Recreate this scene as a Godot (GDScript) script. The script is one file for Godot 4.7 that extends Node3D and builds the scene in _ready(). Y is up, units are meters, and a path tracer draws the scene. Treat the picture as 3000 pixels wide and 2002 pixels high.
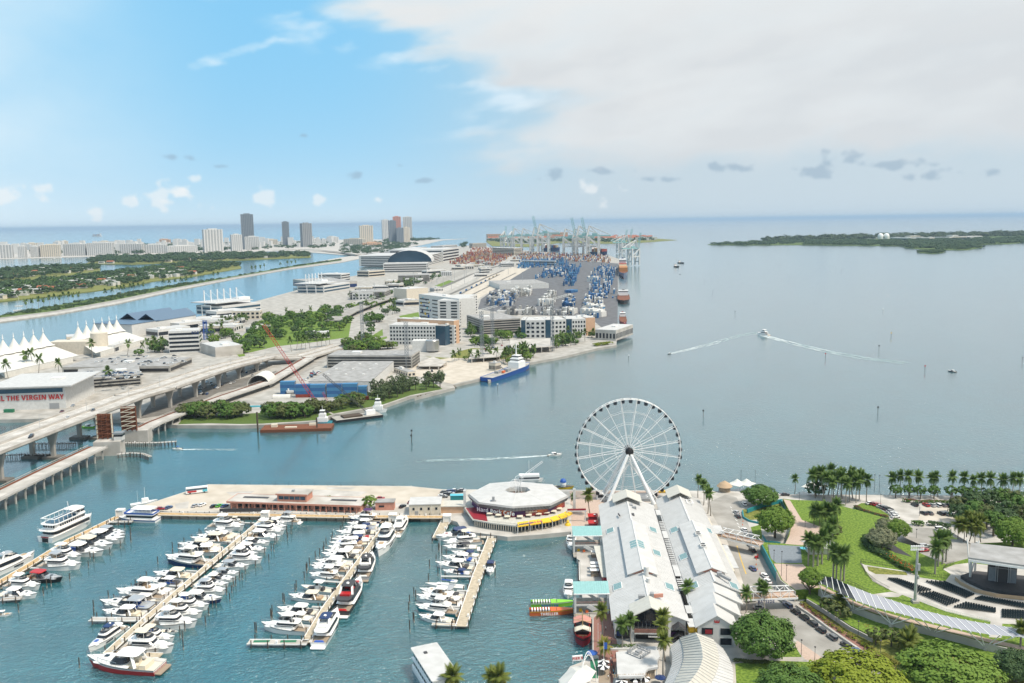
extends Node3D
# Everything is in metres, y up, water level at y = 0; the viewpoint is a tower window 140 m above the bay.
const V0 := Vector3.ZERO
var names := {}
var mats := {}
var texs := {}
var protos := {}
var rng := RandomNumberGenerator.new()

func _ready() -> void:
	rng.seed = 7
	view_and_light()
	make_materials()
	ground()
	marina()
	bayside()
	park()
	port()
	far()

func view_and_light() -> void:
	var cam := Camera3D.new()
	cam.name = "camera"
	cam.fov = 42.82
	cam.near = 1.0
	cam.far = 400000.0
	var p := deg_to_rad(7.83)
	var r := deg_to_rad(0.83)
	var fw := Vector3(0,-sin(p),-cos(p))
	var up := Vector3.RIGHT.cross(fw)
	var rt := Vector3.RIGHT * cos(r) - up * sin(r)
	cam.transform = Transform3D(Basis(rt,rt.cross(fw),-fw),Vector3(0,140,0))
	add_child(cam)
	cam.current = true
	var sun := DirectionalLight3D.new()
	sun.name = "sun"
	sun.light_energy = 1.0
	sun.light_color = Color(1.0,0.96,0.9)
	sun.light_angular_distance = 9.0
	sun.shadow_enabled = true
	sun.rotation_degrees = Vector3(-60,62,0)
	add_child(sun)
	var env := Environment.new()
	env.background_mode = Environment.BG_SKY
	var sky := Sky.new()
	var pm := PanoramaSkyMaterial.new()
	pm.panorama = sky_picture()
	sky.sky_material = pm
	env.sky = sky
	env.background_energy_multiplier = 1.0
	env.tonemap_mode = Environment.TONE_MAPPER_LINEAR
	env.tonemap_exposure = 1.5
	env.ambient_light_source = Environment.AMBIENT_SOURCE_SKY
	env.sdfgi_enabled = true
	env.ssao_enabled = true
	env.ssil_enabled = true
	env.fog_enabled = true
	env.fog_density = 0.000034
	env.fog_light_color = Color(0.72,0.83,0.93)
	var we := WorldEnvironment.new()
	we.name = "environment"
	we.environment = env
	add_child(we)


var n_a := FastNoiseLite.new()
var n_b := FastNoiseLite.new()
var n_c := FastNoiseLite.new()
func sky_at(az: float,el: float) -> Color:
	var e := clampf(el,0.0,90.0)
	var c := Color(0.82,0.90,0.945).lerp(Color(0.51,0.78,0.945),1.0 - exp(-e / 5.5))
	c = c.lerp(Color(0.30,0.58,0.88),clampf((e - 14.0) / 60.0,0,1))
	var puff := n_a.get_noise_2d(az * 9.0,el * 16.0)
	var cu0 := n_c.get_noise_2d(az * 9.0 + el * 9.0,el * 22.0 - az * 7.0)
	var streak := n_b.get_noise_2d(az * 14.0 + el * 6.0,el * 60.0 - az * 9.0)
	c = c.lerp(Color(0.86,0.93,0.97),smoothstep(7.0,25.0,absf(az + 9.0)) * (0.72 + 0.3 * puff))
	var ks := [[3.0,-1.0],[4.4,-3.0],[5.2,-1.0],[6.8,1.4],[7.7,3.4],[9.1,-1.2],[11.4,-7.8],[13.6,-11.6],[20.0,-15.0],[40.0,-20.0],[90.0,-30.0]]
	var edge: float = ks[0][1]
	for i in ks.size() - 1:
		if e >= ks[i][0]:
			edge = lerpf(ks[i][1],ks[i + 1][1],smoothstep(ks[i][0],ks[i + 1][0],e))
	var s := az - edge + streak * 4.5 + puff * 2.5
	var v := smoothstep(-2.5,4.0,s)
	var low := smoothstep(2.9,5.2,e + puff * 1.2 + streak * 0.8)
	var deck := Color(0.89,0.90,0.905).lerp(Color(0.835,0.855,0.87),clampf(0.5 + 1.1 * streak + 0.5 * puff + 0.02 * (az - 10.0),0,1))
	deck = deck.lerp(Color(0.91,0.92,0.92),smoothstep(9.0,14.0,e) * 0.6)
	c = c.lerp(Color(0.77,0.825,0.86),smoothstep(-12.0,9.0,az) * 0.85)
	c = c.lerp(deck,clampf(v * low * (0.93 + 0.25 * streak),0,1))
	c = c.lerp(Color(0.87,0.93,0.97),clampf(streak * 1.6 + cu0 * 0.6,0,1) * smoothstep(-7.0,-1.0,s) * smoothstep(3.0,0.0,s) * smoothstep(4.5,7.0,e) * 0.8)
	var wx := (az + 17.0) / 2.4
	var wy := (el - 10.3 - 0.32 * (az + 17.0)) / 0.5
	c = c.lerp(Color(0.90,0.95,0.98),clampf(0.75 - wx * wx - wy * wy + streak * 2.0 + cu0 * 0.9,0,1) * 0.7)
	var cu := n_c.get_noise_2d(az * 16.0,el * 22.0)
	for q in [[-21.3,1.85,0.85,0.75],[-15.6,2.0,0.6,0.65],[-20.2,1.6,0.8,0.45],[-23.4,1.1,0.5,0.4],[-29.0,2.1,1.3,0.4],[-12.3,1.5,0.3,0.25],[-8.0,1.4,0.5,0.2],[-19.8,2.6,0.4,0.35],[5.5,2.0,1.0,0.7],[-25.0,0.9,0.6,0.3]]:
		var dx: float = (az - q[0]) / q[2]
		var dy: float = (el - q[1]) / q[3]
		c = c.lerp(Color(0.95,0.955,0.955),clampf((0.55 - dx * dx * 0.5 - dy * dy * 0.5 + cu * 3.2) * 1.2,0,1) * 0.6)
	for q in [[-20.6,4.1,1.1,0.22],[-9.8,3.1,0.9,0.22],[-3.2,3.3,1.0,0.42],[2.6,3.0,0.75,0.4],[-0.6,3.2,0.3,0.25],[-18.0,3.6,0.6,0.12],[-12.8,5.5,0.4,0.14],[-5.5,2.7,0.5,0.16],[6.0,3.1,1.6,0.25],[14.0,3.2,1.4,0.35],[18.5,2.9,2.0,0.5],[21.0,3.6,1.8,0.5],[23.5,3.0,2.0,0.4],[9.5,2.6,1.5,0.22],[26.0,2.4,3.0,0.3],[-7.0,3.7,0.5,0.12]]:
		var dx: float = (az - q[0]) / q[2]
		var dy: float = (el - q[1]) / q[3]
		c = c.lerp(Color(0.58,0.67,0.75),clampf(0.7 - dx * dx - dy * dy + cu * 2.8,0,1) * 0.5)
	return c

func sky_picture() -> ImageTexture:
	n_a.seed = 3
	n_a.frequency = 0.012
	n_a.fractal_octaves = 5
	n_b.seed = 11
	n_b.frequency = 0.006
	n_b.fractal_octaves = 5
	n_c.seed = 21
	n_c.frequency = 0.03
	n_c.fractal_octaves = 5
	var w := 1024
	var h := 512
	var im := Image.create(w,h,false,Image.FORMAT_RGBF)
	for y in h / 2 + 1:
		for x in w:
			im.set_pixel(x,y,sky_pixel(x,y,w,h))
	im.resize(4096,2048,Image.INTERPOLATE_BILINEAR)
	w = 4096
	h = 2048
	for y in range(720,1024):
		for x in range(-420,420):
			im.set_pixel(posmod(x,w),y,sky_pixel(posmod(x,w),y,w,h))
	im.fill_rect(Rect2i(0,1024,4096,1024),Color(0.30,0.40,0.45))
	return ImageTexture.create_from_image(im)

func sky_pixel(x: int,y: int,w: int,h: int) -> Color:
	var az := wrapf((x + 0.5) / w * 360.0,-180.0,180.0)
	var el := 90.0 - (y + 0.5) / h * 180.0
	return sky_at(az,el).srgb_to_linear() * SKY_POWER
const SKY_POWER := 0.705


func numbered(n: String) -> String:
	var k: int = names.get(n,0)
	names[n] = k + 1
	return n if k == 0 else "%s_%03d" % [n,k]
func tag(o: Node,label: String,cat: String,group := "") -> void:
	o.set_meta("label",label)
	o.set_meta("category",cat)
	if group != "":
		o.set_meta("group",group)
func thing(n: String,label: String,cat: String,pos: Vector3,yaw := 0.0,group := "",sc := Vector3.ONE) -> Node3D:
	var o := Node3D.new()
	o.name = numbered(n)
	add_child(o)
	o.transform = Transform3D(Basis(Vector3.UP,yaw).scaled_local(sc),pos)
	tag(o,label,cat,group)
	return o
func part(par: Node,n: String,m: Mesh,mat: Material,pos := V0,yaw := 0.0,sc := Vector3.ONE) -> MeshInstance3D:
	var o := MeshInstance3D.new()
	o.name = n
	o.mesh = m
	o.material_override = mat
	o.transform = Transform3D(Basis(Vector3.UP,yaw).scaled_local(sc),pos)
	par.add_child(o,true)
	return o
func solo(n: String,m: Mesh,mat: Material,label: String,cat: String,pos := V0,yaw := 0.0,group := "",sc := Vector3.ONE) -> MeshInstance3D:
	var o := part(self,numbered(n),m,mat,pos,yaw,sc)
	tag(o,label,cat,group)
	return o
func setting(n: String,m: Mesh,mat: Material) -> MeshInstance3D:
	var o := part(self,numbered(n),m,mat)
	o.set_meta("kind","structure")
	return o
func stuff(n: String,m: Mesh,mat: Material,label: String,cat: String) -> MeshInstance3D:
	var o := part(self,numbered(n),m,mat)
	tag(o,label,cat)
	o.set_meta("kind","stuff")
	return o
func nth(i: int) -> String:
	return ["first","second","third","fourth","fifth","sixth","seventh","eighth","ninth","tenth","eleventh","twelfth","thirteenth","fourteenth","fifteenth","sixteenth","seventeenth","eighteenth","nineteenth","twentieth","twenty-first","twenty-second","twenty-third","twenty-fourth","twenty-fifth","twenty-sixth","twenty-seventh","twenty-eighth","twenty-ninth","thirtieth"][i] if i < 30 else str(i + 1) + ("th" if (i + 1) % 100 in [11,12,13] else ["th","st","nd","rd","th","th","th","th","th","th"][(i + 1) % 10])


class MB:
	var v := PackedVector3Array()
	var n := PackedVector3Array()
	var u := PackedVector2Array()
	var xf := Transform3D()
	var uvs := false
	func tri(a: Vector3,b: Vector3,c: Vector3) -> void:
		a = xf * a
		b = xf * b
		c = xf * c
		var m := (b - a).cross(c - a).normalized()
		v.append(a)
		v.append(c)
		v.append(b)
		n.append(m)
		n.append(m)
		n.append(m)
	func quad(a: Vector3,b: Vector3,c: Vector3,d: Vector3) -> void:
		tri(a,b,c)
		tri(a,c,d)
	func trin(a: Vector3,b: Vector3,c: Vector3,na: Vector3,nb: Vector3,nc: Vector3) -> void:
		v.append(xf * a)
		v.append(xf * c)
		v.append(xf * b)
		n.append((xf.basis * na).normalized())
		n.append((xf.basis * nc).normalized())
		n.append((xf.basis * nb).normalized())
	func box(c: Vector3,s: Vector3,yaw := 0.0) -> MB:
		var k := Basis(Vector3.UP,yaw)
		var x := k.x * s.x * 0.5
		var y := Vector3(0,s.y * 0.5,0)
		var z := k.z * s.z * 0.5
		quad(c - x - y + z,c + x - y + z,c + x + y + z,c - x + y + z)
		quad(c + x - y - z,c - x - y - z,c - x + y - z,c + x + y - z)
		quad(c + x - y + z,c + x - y - z,c + x + y - z,c + x + y + z)
		quad(c - x - y - z,c - x - y + z,c - x + y + z,c - x + y - z)
		quad(c - x + y + z,c + x + y + z,c + x + y - z,c - x + y - z)
		quad(c - x - y - z,c + x - y - z,c + x - y + z,c - x - y + z)
		return self
	func bar(a: Vector3,b: Vector3,w: float,h: float) -> MB:
		var d := (b - a).normalized()
		var s := d.cross(Vector3.UP)
		if s.length() < 0.01:
			s = Vector3.RIGHT
		s = s.normalized() * w * 0.5
		var t := s.cross(d).normalized() * h * 0.5
		quad(a - s + t,a + s + t,b + s + t,b - s + t)
		quad(a + s - t,a - s - t,b - s - t,b + s - t)
		quad(a + s + t,a + s - t,b + s - t,b + s + t)
		quad(a - s - t,a - s + t,b - s + t,b - s - t)
		quad(a - s - t,a + s - t,a + s + t,a - s + t)
		quad(b + s - t,b - s - t,b - s + t,b + s + t)
		return self
	func tube(a: Vector3,b: Vector3,r0: float,r1: float,k := 6,cap := true) -> MB:
		var d := (b - a).normalized()
		var s := d.cross(Vector3.UP if absf(d.y) < 0.95 else Vector3.RIGHT).normalized()
		var t := d.cross(s)
		for i in k:
			var p := s * cos(TAU * i / k) + t * sin(TAU * i / k)
			var q := s * cos(TAU * (i + 1) / k) + t * sin(TAU * (i + 1) / k)
			trin(a + p * r0,a + q * r0,b + q * r1,p,q,q)
			trin(a + p * r0,b + q * r1,b + p * r1,p,q,p)
			if cap and r1 > 0.0:
				tri(b,b + p * r1,b + q * r1)
		return self
	func lathe(c: Vector3,pr: Array,k := 12) -> MB:
		for j in range(0,pr.size() - 2,2):
			var r0: float = pr[j]
			var y0: float = pr[j + 1]
			var r1: float = pr[j + 2]
			var y1: float = pr[j + 3]
			var sl := Vector2(y1 - y0,r0 - r1).normalized()
			for i in k:
				var p := Vector3(cos(TAU * i / k),0,sin(TAU * i / k))
				var q := Vector3(cos(TAU * (i + 1) / k),0,sin(TAU * (i + 1) / k))
				var np := p * sl.x + Vector3.UP * sl.y
				var nq := q * sl.x + Vector3.UP * sl.y
				var a := c + p * r0 + Vector3.UP * y0
				var b := c + q * r0 + Vector3.UP * y0
				var e := c + q * r1 + Vector3.UP * y1
				var f := c + p * r1 + Vector3.UP * y1
				trin(a,e,b,np,nq,nq)
				trin(a,f,e,np,np,nq)
		return self
	func prism(p: PackedVector2Array,y0: float,y1: float,walls := true,top := true) -> MB:
		if Geometry2D.is_polygon_clockwise(p):
			p = p.duplicate()
			p.reverse()
		if top:
			var ix := Geometry2D.triangulate_polygon(p)
			for i in range(0,ix.size(),3):
				var a := Vector3(p[ix[i]].x,y1,p[ix[i]].y)
				var b := Vector3(p[ix[i + 1]].x,y1,p[ix[i + 1]].y)
				var c := Vector3(p[ix[i + 2]].x,y1,p[ix[i + 2]].y)
				if (b - a).cross(c - a).y < 0:
					tri(a,c,b)
				else:
					tri(a,b,c)
		if walls:
			for i in p.size():
				var a := p[i]
				var b := p[(i + 1) % p.size()]
				quad(Vector3(b.x,y0,b.y),Vector3(a.x,y0,a.y),Vector3(a.x,y1,a.y),Vector3(b.x,y1,b.y))
		return self
	func taper(p0: PackedVector2Array,y0: float,p1: PackedVector2Array,y1: float,top := true) -> MB:
		for i in p0.size():
			var j := (i + 1) % p0.size()
			quad(Vector3(p0[j].x,y0,p0[j].y),Vector3(p0[i].x,y0,p0[i].y),Vector3(p1[i].x,y1,p1[i].y),Vector3(p1[j].x,y1,p1[j].y))
		if top:
			var c := Vector2.ZERO
			for q in p1:
				c += q / p1.size()
			for i in p1.size():
				var j := (i + 1) % p1.size()
				tri(Vector3(c.x,y1,c.y),Vector3(p1[j].x,y1,p1[j].y),Vector3(p1[i].x,y1,p1[i].y))
		return self
	func gable(c: Vector3,l: float,w: float,h: float,over := 0.3,th := 0.2) -> MB:
		for s in [-1.0,1.0]:
			var a := c + Vector3(-l / 2,h,0)
			var b := c + Vector3(l / 2,h,0)
			var e := c + Vector3(l / 2,-over * h * 2.0 / w,s * (w / 2 + over))
			var f := c + Vector3(-l / 2,-over * h * 2.0 / w,s * (w / 2 + over))
			var dn := Vector3(0,-th,0)
			if s > 0:
				quad(f,e,b,a)
			else:
				quad(a,b,e,f)
			quad(f + dn,e + dn,e,f)
			quad(a + dn,f + dn,f,a)
			quad(b,e,e + dn,b + dn)
			quad(a + dn,b + dn,e + dn,f + dn)
		return self
	func quad_roof(w: float,d: float,y0: float,y1: float) -> MB:
		var a := Vector3(-w / 2,y0,d / 2)
		var b := Vector3(w / 2,y0,d / 2)
		var c := Vector3(w / 2,y1,-d / 2 + 0.6)
		var e := Vector3(-w / 2,y1,-d / 2 + 0.6)
		var f := Vector3(w / 2,y1 - 0.7,-d / 2)
		var g := Vector3(-w / 2,y1 - 0.7,-d / 2)
		quad(a,b,c,e)
		quad(e,c,f,g)
		var t := Vector3(0,-0.2,0)
		quad(a + t,b + t,b,a)
		quad(a + t,a,e,e + t)
		quad(b,b + t,c + t,c)
		quad(b + t,a + t,e + t,c + t)
		return self
	func sheet(pts: Array,y: float) -> MB:
		return prism(MB.flat(pts),y,y,false,true)
	func strip(pts: Array,w: float,y: float,th := 0.0) -> MB:
		var p := MB.flat(pts)
		var l := PackedVector2Array()
		var r := PackedVector2Array()
		for i in p.size():
			var d := (p[mini(i + 1,p.size() - 1)] - p[maxi(i - 1,0)]).normalized().orthogonal() * w * 0.5
			l.append(p[i] + d)
			r.append(p[i] - d)
		for i in p.size() - 1:
			var a := Vector3(l[i].x,y,l[i].y)
			var b := Vector3(r[i].x,y,r[i].y)
			var c := Vector3(r[i + 1].x,y,r[i + 1].y)
			var d := Vector3(l[i + 1].x,y,l[i + 1].y)
			var up := (b - a).cross(c - a).y > 0
			if up:
				quad(a,b,c,d)
			else:
				quad(d,c,b,a)
			if th > 0.0:
				var q := Vector3(0,-th,0)
				quad(a + q,a,d,d + q)
				quad(b,b + q,c + q,c)
				if i == 0:
					quad(a,a + q,b + q,b)
				if i == p.size() - 2:
					quad(c,c + q,d + q,d)
		return self
	static func flat(pts: Array) -> PackedVector2Array:
		var p := PackedVector2Array()
		for i in range(0,pts.size(),2):
			p.append(Vector2(pts[i],pts[i + 1]))
		return p
	func done() -> ArrayMesh:
		var m := ArrayMesh.new()
		if v.is_empty():
			return m
		var a := []
		a.resize(Mesh.ARRAY_MAX)
		a[Mesh.ARRAY_VERTEX] = v
		a[Mesh.ARRAY_NORMAL] = n
		if u.size() == v.size():
			a[Mesh.ARRAY_TEX_UV] = u
		m.add_surface_from_arrays(Mesh.PRIMITIVE_TRIANGLES,a)
		return m
func P3(x: float,y: float,z: float) -> Vector3:
	return Vector3(x,y,z)
func P2(x: float,y: float) -> Vector2:
	return Vector2(x,y)
func mb() -> MB:
	return MB.new()
func bm(c: Vector3,s: Vector3) -> ArrayMesh:
	return mb().box(c,s).done()
func rrect(cx: float,l: float,w: float,r: float,k := 3,cz := 0.0) -> PackedVector2Array:
	var p := PackedVector2Array()
	r = minf(r,minf(l,w) * 0.499)
	for q in 4:
		var c := Vector2([1,-1,-1,1][q] * (l / 2 - r) + cx,[1,1,-1,-1][q] * (w / 2 - r) + cz)
		for i in k + 1:
			var a := PI / 2 * (q + float(i) / k)
			c.x += 0.0
			p.append(c + Vector2(cos(a),sin(a)) * r)
	return p
func rbox(cx: float,l: float,w: float,r: float,y0: float,y1: float,tl := 1.0,tw := 1.0,dx := 0.0) -> ArrayMesh:
	return mb().taper(rrect(cx,l,w,r),y0,rrect(cx + dx,l * tl,w * tw,r),y1).done()
func rr(a: float,b: float) -> float:
	return rng.randf_range(a,b)
func yaw_of(a: Vector2,b: Vector2) -> float:
	return -atan2(b.y - a.y,b.x - a.x)
func text_mesh(s: String,h: float,bold := false) -> TextMesh:
	var t := TextMesh.new()
	t.text = s
	var f := SystemFont.new()
	f.font_names = PackedStringArray(["Droid Sans"])
	if bold:
		f.font_weight = 700
	t.font = f
	t.font_size = 64
	t.pixel_size = h / 46.0
	t.depth = h * 0.08
	t.curve_step = 2.0
	return t


func noise_tex(key: String,sz: int,freq: float,oct: int,a: Color,b: Color,type := FastNoiseLite.TYPE_SIMPLEX_SMOOTH,sd := 1) -> ImageTexture:
	var f := FastNoiseLite.new()
	f.seed = sd
	f.noise_type = type
	f.frequency = freq
	f.fractal_octaves = oct
	var im := f.get_seamless_image(sz,sz)
	var o := Image.create(sz,sz,false,Image.FORMAT_RGB8)
	for y in sz:
		for x in sz:
			o.set_pixel(x,y,a.lerp(b,im.get_pixel(x,y).r))
	texs[key] = ImageTexture.create_from_image(o)
	return texs[key]
func mat(key: String,c: Color,rough := 0.7,tex := "",scale := 0.1,metal := 0.0,spec := 0.5) -> StandardMaterial3D:
	var m := StandardMaterial3D.new()
	m.resource_name = key
	m.albedo_color = c.linear_to_srgb()
	m.roughness = rough
	m.metallic = metal
	m.metallic_specular = spec
	if tex != "":
		m.albedo_texture = texs[tex]
		m.uv1_triplanar = true
		m.uv1_world_triplanar = true
		m.uv1_scale = Vector3.ONE * scale
	mats[key] = m
	return m
func mm(key: String) -> StandardMaterial3D:
	return mats[key]
func lin(r: float,g: float,b: float) -> Color:
	return Color(r,g,b)
func make_materials() -> void:
	noise_tex("grunge",512,0.012,6,Color(0.78,0.775,0.76),Color(1.0,1.0,1.0),FastNoiseLite.TYPE_SIMPLEX_SMOOTH,2)
	noise_tex("soft",512,0.02,5,Color(0.90,0.90,0.895),Color(1.0,1.0,1.0),FastNoiseLite.TYPE_SIMPLEX_SMOOTH,5)
	noise_tex("grass",512,0.03,6,Color(0.55,0.62,0.38),Color(1.15,1.06,1.0),FastNoiseLite.TYPE_SIMPLEX_SMOOTH,9)
	noise_tex("sand",512,0.012,6,Color(0.88,0.87,0.85),Color(1.0,1.0,1.0),FastNoiseLite.TYPE_SIMPLEX_SMOOTH,12)
	noise_tex("rust",512,0.03,6,Color(0.5,0.4,0.36),Color(1.2,1.15,1.1),FastNoiseLite.TYPE_SIMPLEX_SMOOTH,15)
	noise_tex("leaf",256,0.05,4,Color(0.6,0.66,0.5),Color(1.2,1.12,1.1),FastNoiseLite.TYPE_SIMPLEX_SMOOTH,18)
	mat("white",lin(0.80,0.80,0.79),0.35)
	mat("gel",lin(0.82,0.81,0.79),0.22)
	mat("gel2",lin(0.72,0.71,0.68),0.3)
	mat("cream",lin(0.66,0.60,0.48),0.5)
	mat("tan",lin(0.42,0.30,0.19),0.7)
	mat("teak",lin(0.40,0.32,0.24),0.7,"grunge",0.6)
	mat("glassd",lin(0.015,0.02,0.028),0.08)
	mat("glassb",lin(0.03,0.07,0.11),0.08)
	mat("glassg",lin(0.16,0.30,0.32),0.12)
	mat("navy",lin(0.012,0.03,0.11),0.25)
	mat("blue",lin(0.02,0.09,0.36),0.45)
	mat("royal",lin(0.03,0.10,0.42),0.7)
	mat("red",lin(0.42,0.02,0.02),0.35)
	mat("darkred",lin(0.26,0.015,0.025),0.45)
	mat("black",lin(0.015,0.015,0.017),0.35)
	mat("charcoal",lin(0.05,0.05,0.055),0.6)
	mat("grey",lin(0.28,0.29,0.30),0.6)
	mat("silver",lin(0.42,0.44,0.46),0.35,"",0.1,0.3)
	mat("steel",lin(0.5,0.5,0.5),0.3,"",0.1,0.8)
	mat("yellow",lin(0.72,0.45,0.02),0.5)
	mat("orange",lin(0.65,0.13,0.03),0.4)
	mat("lime",lin(0.22,0.55,0.04),0.4)
	mat("green",lin(0.02,0.16,0.08),0.6)
	mat("teal",lin(0.02,0.22,0.25),0.5)
	mat("cyan",lin(0.10,0.45,0.55),0.5)
	mat("purple",lin(0.07,0.015,0.10),0.5)
	mat("tyre",lin(0.02,0.02,0.02),0.9)
	mat("pink",lin(0.55,0.25,0.20),0.6)
	mat("concrete",lin(0.47,0.455,0.425),0.85,"grunge",0.011)
	mat("conc_light",lin(0.58,0.555,0.52),0.85,"grunge",0.013)
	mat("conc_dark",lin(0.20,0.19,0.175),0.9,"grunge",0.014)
	mat("asphalt",lin(0.40,0.385,0.36),0.9,"grunge",0.012)
	mat("blacktop",lin(0.055,0.055,0.06),0.85,"soft",0.05)
	mat("yard",lin(0.15,0.155,0.17),0.9,"grunge",0.01)
	mat("sandy",lin(0.56,0.51,0.44),0.95,"sand",0.012)
	mat("paver",lin(0.52,0.40,0.33),0.85,"soft",0.08)
	mat("paver_red",lin(0.28,0.14,0.11),0.85,"soft",0.1)
	mat("bluegrey",lin(0.21,0.24,0.27),0.8,"soft",0.08)
	mat("lawn",lin(0.17,0.28,0.045),0.95,"grass",0.05)
	mat("lawn_dry",lin(0.23,0.25,0.075),0.95,"grass",0.04)
	mat("scrub",lin(0.10,0.17,0.03),0.95,"grass",0.05)
	mat("rock",lin(0.23,0.19,0.14),0.95,"grunge",0.2)
	mat("roof_white",lin(0.56,0.56,0.555),0.6,"soft",0.02)
	mat("roof_cream",lin(0.58,0.565,0.51),0.6,"soft",0.05)
	mat("roof_grey",lin(0.40,0.40,0.40),0.8,"grunge",0.02)
	mat("roof_blue",lin(0.11,0.18,0.27),0.5,"soft",0.03)
	mat("roof_teal",lin(0.27,0.50,0.50),0.5,"soft",0.08)
	mat("wall_white",lin(0.64,0.64,0.625),0.75,"soft",0.03)
	mat("wall_cream",lin(0.66,0.60,0.50),0.75,"soft",0.03)
	mat("wall_peach",lin(0.62,0.40,0.26),0.75,"soft",0.03)
	mat("wall_coral",lin(0.56,0.26,0.19),0.75,"soft",0.05)
	mat("tent",lin(0.68,0.67,0.63),0.6,"soft",0.02)
	mat("plank",lin(0.60,0.42,0.22),0.85,"grunge",0.08)
	mat("plank_pale",lin(0.58,0.50,0.38),0.85,"grunge",0.08)
	mat("plank_grey",lin(0.40,0.37,0.33),0.85,"grunge",0.08)
	mat("timber",lin(0.10,0.075,0.055),0.9,"grunge",0.3)
	mat("rusty",lin(0.24,0.10,0.05),0.85,"rust",0.12)
	mat("rustwall",lin(0.21,0.085,0.04),0.85,"rust",0.15)
	mat("tile_red",lin(0.42,0.14,0.07),0.8,"grunge",0.05)
	mat("bark",lin(0.15,0.12,0.09),0.95,"grunge",0.5)
	mat("bark_pale",lin(0.36,0.33,0.29),0.95,"grunge",0.5)
	mat("panel",lin(0.33,0.34,0.38),0.25)
	mat("seat",lin(0.006,0.022,0.03),0.55)
	mat("paint",lin(0.75,0.75,0.73),0.6)
	mat("paint_y",lin(0.65,0.42,0.05),0.6)
	mat("foam",lin(0.62,0.68,0.69),0.9)
	mat("wash",lin(0.34,0.44,0.46),0.6)
	for f in [["leafa",0.098,0.20,0.032],["leafb",0.17,0.285,0.038],["leafc",0.27,0.34,0.022],["leafd",0.06,0.12,0.042],["leafe",0.11,0.14,0.042],["leaff",0.27,0.29,0.21],["palma",0.115,0.195,0.042],["palmb",0.15,0.19,0.03],["palmc",0.27,0.26,0.05],["pine",0.09,0.135,0.058]]:
		var m := mat(f[0],lin(f[1],f[2],f[3]),0.75,"leaf",0.35)
		m.backlight_enabled = true
		m.backlight = Color(f[1] * 1.2,f[2] * 1.2,f[3] * 1.0).linear_to_srgb()
		m.cull_mode = BaseMaterial3D.CULL_DISABLED
func land(n: String,pts: Array,y: float,m: String) -> void:
	setting(n,mb().prism(MB.flat(pts),-2.0,y).done(),mm(m))
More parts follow.
